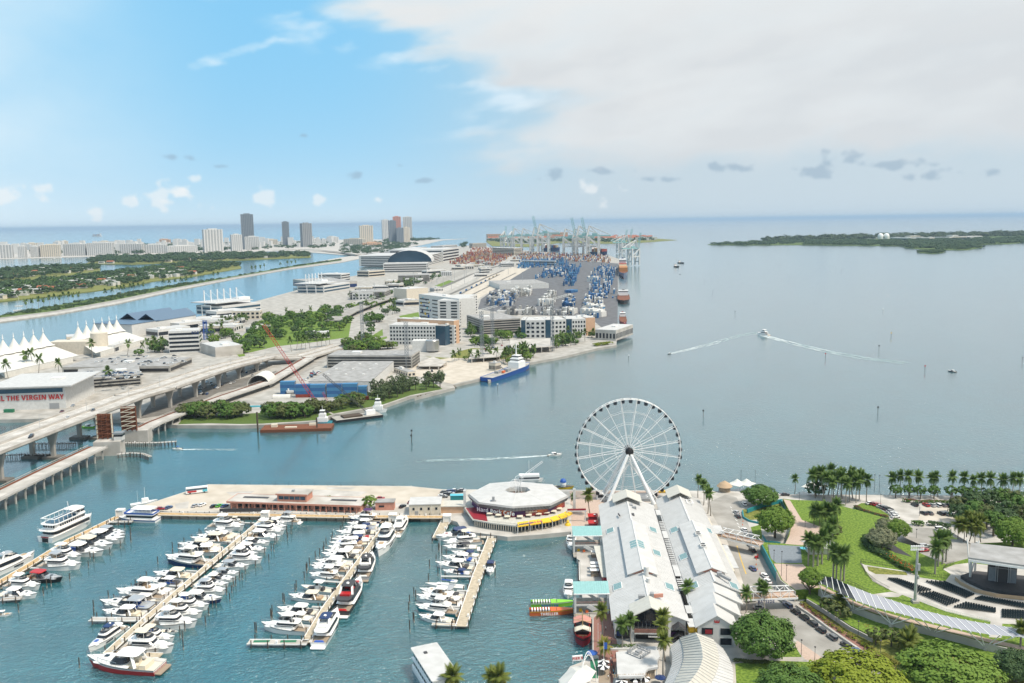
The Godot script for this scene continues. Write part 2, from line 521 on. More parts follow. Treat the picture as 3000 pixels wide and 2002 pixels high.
func ground() -> void:
	var w := mat("water",lin(0.012,0.122,0.148),0.14)
	w.metallic_specular = 0.7
	w.clearcoat_enabled = true
	w.clearcoat = 1.0
	w.clearcoat_roughness = 0.15
	var f := FastNoiseLite.new()
	f.seed = 4
	f.noise_type = FastNoiseLite.TYPE_SIMPLEX_SMOOTH
	f.frequency = 0.02
	f.fractal_octaves = 6
	f.fractal_gain = 0.66
	var im := f.get_seamless_image(2048,2048)
	im.convert(Image.FORMAT_L8)
	im.convert(Image.FORMAT_RGBA8)
	im.bump_map_to_normal_map(9.0)
	w.normal_enabled = true
	w.normal_texture = ImageTexture.create_from_image(im)
	w.normal_scale = 1.7
	w.uv1_triplanar = true
	w.uv1_world_triplanar = true
	w.uv1_scale = P3(1.0 / 210.0,0.01,1.0 / 130.0)
	w.albedo_texture = noise_tex("waterc",512,0.008,4,Color(0.82,0.86,0.86),Color(1.1,1.06,1.05),FastNoiseLite.TYPE_SIMPLEX_SMOOTH,31)
	setting("water",mb().sheet([-260000,3000,260000,3000,260000,-300000,-260000,-300000],0.0).done(),w)
	land("ground",[-165.1,-455.6,-120.7,-452.1,-55.34,-447.06,-36.83,-440.33,25.42,-436.9,97.8,-431.55,112.14,-430.05,136.34,-423.86,252.21,-416.27,332.11,-410.42,132.35,-153.7,-28.93,-156.64,-32.91,-233.76,8.35,-235.36,14.18,-250.09,16.75,-256.02,23.39,-260.74,24.59,-265.33,26.7,-288.95,24.47,-294.86,24.91,-319.52,26.54,-341.43,25.37,-343.75,26.3,-356.04,25.16,-369.98,25.05,-375.31,10.63,-371.96,-3.25,-369.88,-18.57,-376.19,-23.84,-379.14,-26.75,-390.18,-33.5,-396.36,-33.76,-399.78,-66.48,-401.61,-109.07,-405.85,-167.78,-410.34,-174.93,-412.62,-189.41,-415.62],2.0,"conc_light")
	setting("sand_lot",mb().sheet([-164.6,-454.9,-120.5,-451.3,-55.26,-446.3,-36.77,-439.54,-35.11,-417.73,-69.18,-419.27,-76.53,-415.5,-110.88,-413.05,-168.06,-411.07,-175.39,-413.76,-188.89,-415.94],2.012).done(),mm("sandy"))
	land("port_ground",[-405.4,-621.6,-356,-622.2,-331.1,-625.4,-308.6,-627.2,-265.4,-605.8,-234.8,-595.9,-189.6,-592.4,-173.6,-593.2,-139.1,-601.7,-130.9,-621.6,-114.8,-636.3,-98.8,-651.8,-82.4,-686.3,-59.1,-709.8,-78.1,-680.1,-48.5,-722,-51.4,-732.3,-23.6,-767.9,-21.1,-749.6,14.4,-843,52.5,-881.2,92.9,-937.6,116.1,-958.5,120.1,-990,145.2,-1193.7,216,-1757,275,-2232,354,-2845,385,-2919,388,-3419,257,-3575,154,-3964,-89,-4626,-137,-4978,-277,-5299,-421,-4490,-454,-3766,-375,-2568,-438,-2248,-479.3,-1344.4,-522.6,-1175.4,-538.7,-1057.7,-577.2,-972.6,-588.9,-905.9],2.5,"concrete")
	setting("grass_bank",mb().sheet([-235.2,-598.1,-214.1,-600.3,-190.7,-596,-174.7,-596.8,-140.6,-604.7,-132,-622.9,-143.1,-639.5,-176.9,-635.7,-208.4,-626,-240.1,-624.2],2.53).done(),mm("scrub"))
	setting("scrub_ground",mb().sheet([-131.6,-625.6,-115.5,-640.5,-99.4,-656.1,-82.8,-690.1,-58.5,-714.8,-70.4,-751,-114.3,-712,-130.8,-666.1,-140.9,-641.4],2.535).done(),mm("scrub"))
	rocks([-238.2,-605.7,-208.5,-601.7,-192.6,-601.7,-176.3,-602.1],40)
	rocks([-114.9,-647,-100.4,-661.9,-91.6,-677.6,-83.7,-696.9,-72,-714,-60.1,-722.7],110)
	rocks([-79.4,-691.4,-66.3,-710.5,-49.3,-733.9],50)
	rocks([15.2,-856.7,33.6,-877.3,53.3,-894.6,68.7,-918.5,84.7,-940.8,100.7,-957.1],110)
	land("causeway_ground",[-775.6,-1292,-740.5,-1417.3,-724,-1593,-735,-1901,-731,-2289,-701,-2778,-623,-3216,-608,-3601,-576,-4011,-516,-4472,-570,-4735,-716,-3699,-733,-3181,-773,-2371,-819,-2056,-826,-1767,-825,-1668,-829.4,-1407.1,-830.8,-1385.5],1.5,"conc_light")
	setting("causeway_verge",mb().sheet([-806.8,-1344.8,-771.8,-1478.3,-763,-1680,-770,-1992,-756,-2367,-725,-2874,-653,-3371,-686,-3542,-733,-3181,-773,-2371,-819,-2056,-826,-1767,-825,-1668,-829.4,-1407.1,-830.8,-1385.5],1.6).done(),mm("scrub"))
	setting("causeway_road",mb().strip([-806.2,-1343.9,-764.5,-1464.1,-752,-1655,-761,-1967,-747,-2339,-717,-2843,-642,-3315],16.0,1.72).done(),mm("asphalt"))
	land("island_ground",[-996,-1665,-952,-1788,-926,-1916,-908,-2064,-923,-2245,-892,-2417,-887,-2873,-1027,-3295,-1259,-3344,-1233,-2834,-1217,-2596,-1238,-2464,-1320,-2389,-1317,-2210],1.5,"lawn_dry")
	land("island_ground",[-1375,-2308,-1291,-2330,-1339,-2462,-1313,-2555,-1328,-2825,-1511,-3206,-1622,-3349,-1648,-3182,-1732,-2913],1.5,"lawn_dry")
	land("island_ground",[-1655,-3394,-1431,-3292,-1308,-3371,-1168,-3488,-856,-3749,-981,-4267,-1577,-4252,-1892,-4022],1.5,"lawn_dry")
	land("beach_ground",[-2458,-4041,-2055,-4249,-1685,-4293,-1463,-4655,-1186,-4720,-774,-3999,-598,-3931,-521,-4520,-603,-5017,-565,-5631,-542,-7043,-370,-7585,-566,-7351,-789,-7390,-1108,-7742,-1540,-7988,-2030,-7593,-2528,-7219,-4038,-6938,-4115,-6780],1.5,"conc_light")
	land("island_ground",[-171,-6242,-106,-5087,108,-4831,313,-5645,555,-5279,778,-5364,1126,-5935,1036,-7070,413,-7442,-195,-7142],1.5,"lawn_dry")
	land("key_ground",[1068,-4743,1211,-4568,1508,-4438,1832,-4092,1742,-3859,1709,-3568,1844,-3527,2053,-3801,2224,-4162,2374,-4166,2549,-4348,2801,-4433,4001,-6339,2680,-5968,1932,-5689,1567,-5499,1089,-4832],1.0,"scrub")
	land("islet_ground",[1605,-3458,1547,-3304,1560,-3232,1631,-3303,1707,-3433,1709,-3528],1.0,"scrub")
	setting("container_yard",mb().sheet([121.5,-996,274,-2233,345,-2798,178,-3221,52,-2572,-25,-1885,-55,-1568,-53.7,-1383.6,14.6,-1287,110.9,-1254],2.52).done(),mm("yard"))
	setting("port_road",mb().strip([-282.9,-1327.6,-262.2,-1463.2,-245,-1630,-206,-1760,-177,-2007,-143,-2334,-117,-2618],34,2.56).done(),mm("asphalt"))
	setting("rail_yard",mb().sheet([-94,-1605,-61,-1569,-22,-1906,47,-2534,6,-2668,-76,-2195],2.57).done(),mm("sandy"))
	setting("dirt_yard",mb().sheet([-107.1,-800.9,-51.7,-737.1,-24.5,-769.9,-2.3,-836.6,-7.6,-869.6,-64,-883.4,-96.9,-853],2.55).done(),mm("sandy"))
	setting("dirt_yard",mb().sheet([-90.6,-894.7,-64,-883.4,-57.2,-928.3,-44.2,-951.4,-2.3,-932.5,13.8,-884.8,-6.1,-844.9,-58.3,-857.7],2.53).done(),mm("lawn_dry"))
	setting("crane_yard",mb().sheet([-212.2,-654.6,-222,-730.4,-210.7,-762.2,-184.1,-683.5,-110.9,-678.2,-129.9,-661.7,-148.9,-646,-202.4,-645.5],2.55).done(),mm("concrete"))
	setting("park_lawn",mb().sheet([-312.7,-920.8,-329.9,-1031.6,-355.7,-1185.7,-350.1,-1351.7,-274.8,-1432.7,-237.1,-1286.8,-200.4,-1059.6,-231.8,-1021.2,-270.6,-986.4,-285.8,-943.2],2.54).done(),mm("lawn"))
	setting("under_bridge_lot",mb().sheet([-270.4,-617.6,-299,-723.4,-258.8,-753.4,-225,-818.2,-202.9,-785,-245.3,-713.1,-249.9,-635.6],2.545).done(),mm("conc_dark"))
	for v in [[-119.76,-442.84,-101.19,-442.86,-76.32,-438.1,-79.23,-431.25,-96.4,-429.9,-112.45,-435.4],[-100.17,-447.84,-83.17,-446.1,-85.3,-442.56,-97.9,-443.61],[-150.88,-441.17,-136.12,-442.27,-137.04,-436.11,-146.25,-435.23],[-170.63,-422.83,-164.8,-426.71,-161.3,-415.35,-166.84,-414.61]]:
		setting("damp_patch",mb().sheet(v,2.018).done(),mm("conc_light"))
	wake([300,-1049.6,305.6,-1022.4,315.1,-969.4,329.9,-910.5,350.8,-857.4,377.1,-827.3],4.0,13.0,420,"broad foaming wake trailing behind the white motor yacht in the bay")
	wake([164.6,-904,190.8,-932.5,226.8,-976.1,271.7,-1037.9,305.1,-1067.6],1.5,10.0,300,"straight foam wake behind the small speedboat in the bay")
	wake([-210.2,-537.7,-202.8,-537.6,-188.6,-536.5,-175.4,-535.4],0.8,3.0,150,"thin foam wake behind the small boat near the drawbridge")
	wake([20.8,-510.9,5.5,-507.8,-15.3,-505.1,-36,-504.3,-56.6,-502.5],1.0,4.0,260,"thin foam wake behind the small boat left of the wheel")
func rocks(pts: Array,n: int) -> void:
	var p := MB.flat(pts)
	var m := mb()
	for i in n:
		var t := rr(0,p.size() - 1.001)
		var q: Vector2 = p[int(t)].lerp(p[int(t) + 1],t - int(t))
		for k in 5:
			var s := rr(0.5,1.5)
			m.box(P3(q.x + rr(-3.5,3.5),rr(-0.2,1.6),q.y + rr(-2.5,1.0)),P3(s * rr(0.8,1.5),s * 0.8,s),rr(0,3))
	stuff("shore_rocks",m.done(),mm("rock"),"rough brown boulders along the port island shore","rocks")
func wake(pts: Array,w0: float,w1: float,n: int,label: String) -> void:
	var p := MB.flat(pts)
	var m := mb()
	var tail := mb()
	for i in n:
		var f := pow(rng.randf(),1.5)
		var t := f * (p.size() - 1.001)
		var q: Vector2 = p[int(t)].lerp(p[int(t) + 1],t - int(t))
		var d: Vector2 = (p[int(t) + 1] - p[int(t)]).normalized()
		var w := lerpf(w0,w1,sqrt(f))
		q += d.orthogonal() * w * 0.5 * (rr(-1,1) if rng.randf() < 0.4 else (1.0 if rng.randf() < 0.5 else -1.0) * rr(0.75,1.0))
		var far_ := f > rr(0.1,0.75)
		var l := w * rr(0.3,1.1) + 0.5
		var b := w * rr(0.03,0.09) * (1.0 - 0.5 * f) + 0.1
		var e := d.rotated(rr(-0.2,0.2))
		var poly := []
		for k in 7:
			var a := TAU * k / 7.0
			var o := e * cos(a) * l * rr(0.6,1.1) + e.orthogonal() * sin(a) * b * rr(0.6,1.2)
			poly.append(q.x + o.x)
			poly.append(q.y + o.y)
		(tail if far_ else m).sheet(poly,0.03 + 0.0002 * i)
	var o := stuff("wake",m.done(),mm("foam"),label,"wake")
	part(o,"spent_foam",tail.done(),mm("wash")).set_meta("kind","stuff")

func crown_mesh(sd: int,clumps: int,leaves: int,ls: float,flat_y := 0.75,hollow := 0.55) -> ArrayMesh:
	var g := RandomNumberGenerator.new()
	g.seed = sd
	var m := mb()
	for i in clumps:
		var y := g.randf_range(-0.55,1.0)
		var a := g.randf() * TAU
		var rad := sqrt(maxf(0.0,1.0 - y * y)) * (1.0 if y > 0 else 1.0 + y * 0.35)
		var k := pow(g.randf_range(hollow,1.0),0.6) * g.randf_range(0.82,1.08)
		var c := P3(cos(a) * rad * k,y * flat_y * k,sin(a) * rad * k)
		var cr := g.randf_range(0.15,0.27)
		var out := c.normalized()
		for j in leaves:
			var d := P3(g.randfn(),g.randfn(),g.randfn()).normalized()
			if d.dot(out) < -0.2:
				d = -d
			var p := c + P3(d.x,d.y * 0.75,d.z) * cr * pow(g.randf(),0.4)
			var nn := (d + out * 0.5 + P3(g.randf_range(-0.7,0.7),g.randf_range(0.0,0.9),g.randf_range(-0.7,0.7))).normalized()
			var s := nn.cross(P3(g.randfn(),g.randfn(),g.randfn())).normalized()
			var t := nn.cross(s)
			var l := ls * g.randf_range(0.6,1.3)
			m.tri(p - s * l * 0.5,p + t * l * 0.42,p + s * l * 0.6)
			m.tri(p - s * l * 0.5,p + s * l * 0.6,p - t * l * 0.42)
	return m.done()
func trunk_mesh(sd: int,limbs := 6) -> ArrayMesh:
	var g := RandomNumberGenerator.new()
	g.seed = sd
	var m := mb()
	m.tube(P3(0,-0.02,0),P3(0.01,0.42,0.0),0.045,0.034,7)
	for i in limbs:
		var a := TAU * i / limbs + g.randf_range(-0.4,0.4)
		var s := P3(0.01,g.randf_range(0.3,0.42),0)
		var e := P3(cos(a) * 0.26,g.randf_range(0.62,0.85),sin(a) * 0.26)
		var mid := s.lerp(e,0.5) + P3(cos(a),0,sin(a)) * 0.03
		m.tube(s,mid,0.026,0.018,5,false)
		m.tube(mid,e,0.018,0.006,5,false)
	return m.done()
func tree_protos() -> void:
	if protos.has("crown0"):
		return
	for i in 3:
		protos["crown%d" % i] = crown_mesh(100 + i,230,58,0.08,0.75,0.62)
		protos["mid%d" % i] = crown_mesh(200 + i,64,26,0.15,0.75,0.65)
		protos["low%d" % i] = crown_mesh(300 + i,30,14,0.26,0.7,0.7)
		protos["trunk%d" % i] = trunk_mesh(400 + i)
	protos.pine0 = crown_mesh(500,60,22,0.14,1.15,0.3)
	protos.pine1 = crown_mesh(501,60,22,0.14,1.15,0.3)
	protos.bush = crown_mesh(600,22,22,0.22,0.7)
	for v in 3:
		var m := mb()
		var droop: float = [0.55,0.95,0.25][v]
		var pv := V0
		for i in 10:
			var t := (i + 1) / 10.0
			var p := P3(t * (1.0 - 0.18 * droop * t),0.30 * t - droop * t * t,0)
			m.bar(pv,p,0.018 * (1.1 - t),0.012)
			if i > 0:
				var w := 0.30 * sin(PI * clampf(t * 0.9 + 0.08,0,1)) + 0.05
				for s in [-1.0,1.0]:
					var tip := p + P3(0.10,-0.45 * w,s * w)
					m.tri(pv + P3(0,0,0),p,tip)
					m.tri(pv.lerp(p,0.5),p + P3(0.03,0,0),tip + P3(0.05,-0.02,-s * 0.03))
			pv = p
		protos["frond%d" % v] = m.done()
	for v in 2:
		var st := SurfaceTool.new()
		st.begin(Mesh.PRIMITIVE_TRIANGLES)
		var g := RandomNumberGenerator.new()
		g.seed = 40 + v
		for i in 20:
			var k := i % 3
			var b := Basis(Vector3.UP,TAU * i / 20.0 * 1.618 * 2.0) * Basis(Vector3.BACK,[0.35,-0.35,1.0][k] + g.randf_range(-0.2,0.2))
			st.append_from(protos["frond%d" % [0,1,2][k]],0,Transform3D(b.scaled(Vector3.ONE * g.randf_range(0.85,1.1)),V0))
		protos["palmtop%d" % v] = st.commit()
	protos.palmtrunk0 = palm_trunk(0.0)
	protos.palmtrunk1 = palm_trunk(0.10)
	protos.palmtrunk2 = palm_trunk(-0.16)
	protos.royaltrunk = mb().lathe(V0,[0.030,0.0,0.026,0.25,0.028,0.5,0.022,0.85,0.012,1.0],8).done()
	protos.royalshaft = mb().lathe(V0,[0.022,0.84,0.024,0.9,0.012,1.02],8).done()
	protos.boots = mb().lathe(V0,[0.02,0.88,0.05,0.93,0.045,0.99,0.0,1.02],8).done()
func palm_trunk(lean: float) -> ArrayMesh:
	var m := mb()
	var pv := V0
	for i in 6:
		var t := (i + 1) / 6.0
		var p := P3(lean * sin(t * 1.6),t,0.02 * sin(t * 5.0))
		m.tube(pv,p,0.024 - 0.010 * (t - 1 / 6.0),0.024 - 0.010 * t,7,false)
		pv = p
	return m.done()
func protos_bush() -> Mesh:
	tree_protos()
	return protos.bush
func tree(n: String,label: String,pos: Vector3,r: float,h: float,leaf: String,lod := 1,group := "",squash := 1.0) -> Node3D:
	tree_protos()
	var o := thing(n,label,"tree",pos,rr(0,TAU),group)
	var k := rng.randi() % 3
	var ch := minf(r * 0.78 * squash,h * 0.48)
	part(o,"trunk",protos["trunk%d" % k],mm("bark"),V0,0.0,P3(maxf(h,r * 1.6),h,maxf(h,r * 1.6)) * P3(1,0.9,1))
	part(o,"crown",protos[["low%d","mid%d","crown%d"][lod] % k],mm(leaf),P3(0,h - ch * 0.95,0),0.0,P3(r * rr(0.94,1.06),ch / 0.75,r * rr(0.94,1.06)))
	return o
func pine(label: String,pos: Vector3,r: float,h: float,group := "") -> void:
	tree_protos()
	var o := thing("pine_tree",label,"tree",pos,rr(0,TAU),group)
	part(o,"trunk",protos.trunk0,mm("bark"),V0,0.0,P3(h * 0.6,h * 0.9,h * 0.6))
	part(o,"crown",protos["pine%d" % (rng.randi() % 2)],mm("pine"),P3(0,h * 0.55,0),0.0,P3(r,h * 0.42,r))
func palm(label: String,pos: Vector3,h: float,fl: float,leaf := "palma",kind := 0,near := true,group := "") -> void:
	tree_protos()
	var o := thing(["coconut_palm","royal_palm","cabbage_palm"][kind],label,"palm tree",pos,rr(0,TAU),group)
	var top := P3(0,h,0)
	if kind == 1:
		part(o,"trunk",protos.royaltrunk,mm("bark_pale"),V0,0,P3(h,h,h) * P3(1.15,1,1.15))
		part(o,"crownshaft",protos.royalshaft,mm("leafb"),V0,0,P3(h,h,h))
	else:
		var k := rng.randi() % 3
		part(o,"trunk",protos["palmtrunk%d" % k],mm("bark_pale" if kind == 0 else "bark"),V0,0,P3(h,h,h))
		top = P3([0.0,0.10,-0.16][k] * sin(1.6) * h,h,0.02 * sin(5.0) * h)
		if kind == 2:
			part(o,"old_fronds",protos.boots,mm("tan"),top - P3(0,h * 0.99,0),0,P3(h,h,h) * P3(1.4,1,1.4))
	if not near:
		part(o,"crown",protos["palmtop%d" % (rng.randi() % 2)],mm(leaf),top,rr(0,6),Vector3.ONE * fl)
		return
	var nf := 22 if kind != 2 else 26
	for i in nf:
		var k := i % 3
		var f := part(o,"frond",protos["frond%d" % k],mm(leaf) if not (leaf == "palmb" and k == 1 and i % 2 == 0) else mm("palmc"),top)
		var b := Basis(Vector3.UP,TAU * i * 0.618) * Basis(Vector3.BACK,[0.35,-0.45,1.0][k] + rr(-0.25,0.25))
		f.transform = Transform3D(b.scaled_local(Vector3.ONE * fl * rr(0.85,1.1)),top)
func hedge(label: String,pts: Array,w: float,h: float,y: float,leaf: String,dots := "") -> void:
	tree_protos()
	var p := MB.flat(pts)
	var o := thing("hedge",label,"hedge",V0)
	var st := SurfaceTool.new()
	st.begin(Mesh.PRIMITIVE_TRIANGLES)
	for i in p.size() - 1:
		var c := int(p[i].distance_to(p[i + 1]) / (w * 0.45)) + 1
		for j in c:
			var q := p[i].lerp(p[i + 1],float(j) / c)
			st.append_from(protos.bush,0,Transform3D(Basis(Vector3.UP,rr(0,6)).scaled_local(P3(w * 0.62,h * 0.75,w * 0.62)),P3(q.x + rr(-0.2,0.2),y + h * 0.42,q.y + rr(-0.2,0.2))))
	part(o,"foliage",st.commit(),mm(leaf))
	if dots != "":
		var m := mb()
		for i in p.size() - 1:
			for j in 60:
				var q := p[i].lerp(p[i + 1],rng.randf())
				m.box(P3(q.x + rr(-w,w) * 0.45,y + h * rr(0.6,1.0),q.y + rr(-w,w) * 0.45),Vector3.ONE * rr(0.12,0.28),rr(0,3))
		part(o,"blossom",m.done(),mm(dots)).set_meta("kind","stuff")

func hull_mesh(l: float,b: float,h0: float,h1: float,y0: float,y1f: float,full := 0.35,grow := 0.0) -> ArrayMesh:
	var m := mb()
	var k := 14
	var prev := []
	for i in k + 1:
		var t := float(i) / k
		var sec := hull_sec(t,l,b,h0,h1,full,grow)
		var row := []
		for y in [y0,(y0 + y1f) * 0.5,y1f]:
			row.append(hull_pt(sec,y))
		if i > 0:
			for j in 2:
				for s in [1.0,-1.0]:
					var f := P3(1,1,s)
					var p0: Vector3 = prev[j] * f
					var p1: Vector3 = row[j] * f
					var p2: Vector3 = row[j + 1] * f
					var p3: Vector3 = prev[j + 1] * f
					if s > 0:
						m.quad(p0,p1,p2,p3)
					else:
						m.quad(p3,p2,p1,p0)
		else:
			for j in 2:
				m.quad(row[j] * P3(1,1,-1),row[j],row[j + 1],row[j + 1] * P3(1,1,-1))
		prev = row
	return m.done()
func hull_sec(t: float,l: float,b: float,h0: float,h1: float,full: float,grow := 0.0) -> Array:
	var f := 1.0 - pow(clampf((t - full) / (1.0 - full),0,1),2.3)
	f *= 0.92 + 0.08 * smoothstep(0.0,0.3,t)
	return [-l / 2 + t * l,b / 2 * f + grow,lerpf(h0,h1,t * t),t]
func hull_pt(s: Array,y: float) -> Vector3:
	var flare := lerpf(0.80,1.0,clampf(y,0,1))
	var rake: float = (1.0 - clampf(y,-0.3,1)) * 1.1 * smoothstep(0.6,1.0,s[3])
	return P3(s[0] - rake,y * s[2],s[1] * flare)
func deck_mesh(l: float,b: float,h0: float,h1: float,drop: float,t0 := 0.0,t1 := 1.0,w := 0.97,full := 0.35) -> ArrayMesh:
	var m := mb()
	var pv := Vector3.ZERO
	for i in 13:
		var t := lerpf(t0,t1,i / 12.0)
		var s := hull_sec(t,l,b,h0,h1,full)
		var p := P3(s[0],s[2] - drop,s[1] * w)
		if i > 0:
			m.quad(pv,p,p * P3(1,1,-1),pv * P3(1,1,-1))
		pv = p
	return m.done()
func rail_mesh(l: float,b: float,h0: float,h1: float,t0: float) -> ArrayMesh:
	var m := mb()
	for s in [-1.0,1.0]:
		var pv := Vector3.ZERO
		for i in 8:
			var c := hull_sec(lerpf(t0,0.995,i / 7.0),l,b,h0,h1,0.35)
			var p := P3(c[0],c[2] + 0.62,c[1] * 0.93 * s)
			if i > 0:
				m.bar(pv,p,0.05,0.05)
			m.bar(p - P3(0,0.62,0),p,0.04,0.04)
			pv = p
	return m.done()
func boat_types() -> void:
	var l := 14.0
	var b := 4.3
	var d := {}
	d.hull = [hull_mesh(l,b,1.15,1.9,-0.25,0.98),"gel"]
	d.rub_rail = [hull_mesh(l,b,1.15,1.9,0.80,0.88,0.35,0.03),"charcoal"]
	d.deck = [deck_mesh(l,b,1.15,1.9,0.03,0.34,1.0),"gel"]
	d.cockpit = [deck_mesh(l,b,1.15,1.9,0.5,0.0,0.36,0.8),"cream"]
	d.trunk = [rbox(2.6,5.6,2.9,1.2,1.3,1.98,0.72,0.72,-0.35),"gel"]
	d.hatch = [rbox(3.0,0.9,0.8,0.2,1.98,2.04),"glassd"]
	d.windscreen = [mb().taper(rrect(0.2,3.6,3.3,1.1),1.55,rrect(-0.35,2.5,2.7,0.9),2.5,false).done(),"glassd"]
	d.seat = [mb().box(P3(-4.4,1.05,0),P3(1.3,0.7,2.6)).box(P3(-2.1,1.2,0.9),P3(1.2,0.9,0.9)).box(P3(-2.6,1.1,-0.9),P3(2.0,0.6,0.9)).done(),"gel2"]
	d.hardtop = [mb().taper(rrect(-1.6,4.4,3.2,0.8),2.95,rrect(-1.6,4.0,2.8,0.8),3.12).done(),"gel"]
	d.arch = [mb().bar(P3(-3.4,1.1,1.75),P3(-2.6,2.97,1.3),0.5,0.12).bar(P3(-3.4,1.1,-1.75),P3(-2.6,2.97,-1.3),0.5,0.12).bar(P3(-0.1,2.1,1.35),P3(-0.6,2.97,1.25),0.1,0.1).bar(P3(-0.1,2.1,-1.35),P3(-0.6,2.97,-1.25),0.1,0.1).done(),"gel"]
	d.swim_platform = [rbox(-7.5,1.3,3.4,0.3,0.25,0.42),"teak"]
	d.rail = [rail_mesh(l,b,1.15,1.9,0.5),"steel"]
	protos.express = d
	protos.express_bottom = hull_mesh(l,b,1.15,1.9,-0.25,0.66,0.35,0.09)
	d = d.duplicate()
	d.erase("hardtop")
	d.hardtop = [mb().taper(rrect(-2.4,3.6,3.0,0.6),2.55,rrect(-2.4,3.0,2.3,0.6),2.85).done(),"gel"]
	d.arch = [mb().bar(P3(-3.9,1.1,1.6),P3(-3.2,2.6,1.3),0.08,0.08).bar(P3(-3.9,1.1,-1.6),P3(-3.2,2.6,-1.3),0.08,0.08).bar(P3(-1.6,1.5,1.6),P3(-1.6,2.6,1.3),0.08,0.08).bar(P3(-1.6,1.5,-1.6),P3(-1.6,2.6,-1.3),0.08,0.08).done(),"steel"]
	d.cockpit_cover = [mb().taper(rrect(-4.7,3.2,3.3,0.8),1.1,rrect(-4.6,2.0,1.8,0.6),1.55).done(),"gel2"]
	protos.canvas = d
	d = {}
	d.hull = [hull_mesh(l,b,1.35,2.3,-0.25,0.98),"gel"]
	d.rub_rail = [hull_mesh(l,b,1.35,2.3,0.78,0.85,0.35,0.03),"charcoal"]
	d.deck = [deck_mesh(l,b,1.35,2.3,0.03,0.28,1.0),"gel"]
	d.cockpit = [deck_mesh(l,b,1.35,2.3,0.55,0.0,0.3,0.82),"teak"]
	d.trunk = [rbox(3.2,5.2,2.9,1.3,1.6,2.35,0.7,0.72,-0.5),"gel"]
	d.salon = [rbox(-0.8,6.2,3.5,0.8,1.4,2.45,0.97,0.97,-0.05),"gel"]
	d.salon_window = [mb().taper(rrect(-0.8,6.3,3.5,0.9),2.15,rrect(-1.35,4.9,3.05,0.8),3.05,false).done(),"glassd"]
	d.flybridge = [mb().taper(rrect(-1.7,6.8,3.4,1.1),3.05,rrect(-1.7,6.6,3.3,1.1),3.22).taper(rrect(-0.6,4.4,3.1,1.2),3.22,rrect(-0.8,3.9,2.8,1.1),3.75,false).done(),"gel"]
	d.flybridge_seat = [mb().box(P3(-0.9,3.55,0.5),P3(0.7,0.7,1.4)).box(P3(-2.6,3.5,-0.8),P3(1.8,0.5,0.8)).done(),"gel2"]
	d.flybridge_screen = [mb().taper(rrect(0.1,2.6,2.7,1.1),3.75,rrect(-0.2,2.0,2.3,1.0),4.1,false).done(),"glassd"]
	d.bimini = [mb().taper(rrect(-1.6,3.6,2.8,0.7),5.0,rrect(-1.6,3.0,2.3,0.7),5.18).done(),"gel"]
	d.bimini_frame = [mb().bar(P3(-3.2,3.3,1.3),P3(-2.9,5.05,1.1),0.09,0.09).bar(P3(-3.2,3.3,-1.3),P3(-2.9,5.05,-1.1),0.09,0.09).bar(P3(-0.4,3.7,1.3),P3(-0.5,5.05,1.1),0.09,0.09).bar(P3(-0.4,3.7,-1.3),P3(-0.5,5.05,-1.1),0.09,0.09).done(),"gel"]
	d.ladder = [mb().bar(P3(-5.6,0.9,0.9),P3(-4.4,3.1,0.9),0.5,0.06).done(),"gel2"]
	d.swim_platform = [rbox(-7.5,1.3,3.5,0.3,0.25,0.42),"teak"]
	d.rail = [rail_mesh(l,b,1.35,2.3,0.4),"steel"]
	protos.fly = d
	protos.fly_bottom = hull_mesh(l,b,1.35,2.3,-0.25,0.7,0.35,0.09)
	l = 26.0
	b = 6.2
	d = {}
	d.hull = [hull_mesh(l,b,2.0,3.2,-0.2,0.98,0.45),"gel"]
	d.rub_rail = [hull_mesh(l,b,2.0,3.2,0.82,0.88,0.45,0.04),"charcoal"]
	d.hull_window = [mb().box(P3(1.5,1.25,2.88),P3(5,0.45,0.16)).box(P3(1.5,1.25,-2.88),P3(5,0.45,0.16)).done(),"glassd"]
	d.deck = [deck_mesh(l,b,2.0,3.2,0.03,0.2,1.0,0.97,0.45),"gel"]
	d.cockpit = [deck_mesh(l,b,2.0,3.2,0.5,0.0,0.22,0.85,0.45),"teak"]
	d.trunk = [rbox(6.4,7.6,4.0,1.6,2.3,3.3,0.75,0.75,-0.6),"gel"]
	d.sunpad = [rbox(7.0,2.6,1.8,0.4,3.3,3.42),"gel2"]
	d.salon = [rbox(-1.6,13.4,5.0,1.2,2.0,3.2,0.98,0.98),"gel"]
	d.salon_window = [mb().taper(rrect(-1.5,13.5,5.05,1.3),2.9,rrect(-2.4,11.2,4.5,1.2),4.25,false).done(),"glassd"]
	d.upper_deck = [mb().taper(rrect(-3.6,14.4,4.9,1.6),4.25,rrect(-3.6,14.2,4.8,1.6),4.5).taper(rrect(-0.9,8.2,4.5,1.9),4.5,rrect(-1.2,7.4,4.1,1.8),5.3,false).done(),"gel"]
	d.lounge = [mb().box(P3(-6.5,4.8,0),P3(2.4,0.6,3.2)).box(P3(-3.0,4.95,1.2),P3(2.4,0.9,1.2)).box(P3(-1.0,5.0,-0.5),P3(0.9,1.0,2.2)).done(),"gel2"]
	d.windscreen = [mb().taper(rrect(0.6,5.2,4.0,1.8),5.3,rrect(0.2,4.4,3.6,1.7),5.8,false).done(),"glassd"]
	d.bimini = [mb().taper(rrect(-2.4,5.6,4.0,1.0),6.7,rrect(-2.4,5.0,3.4,1.0),6.95).done(),"gel"]
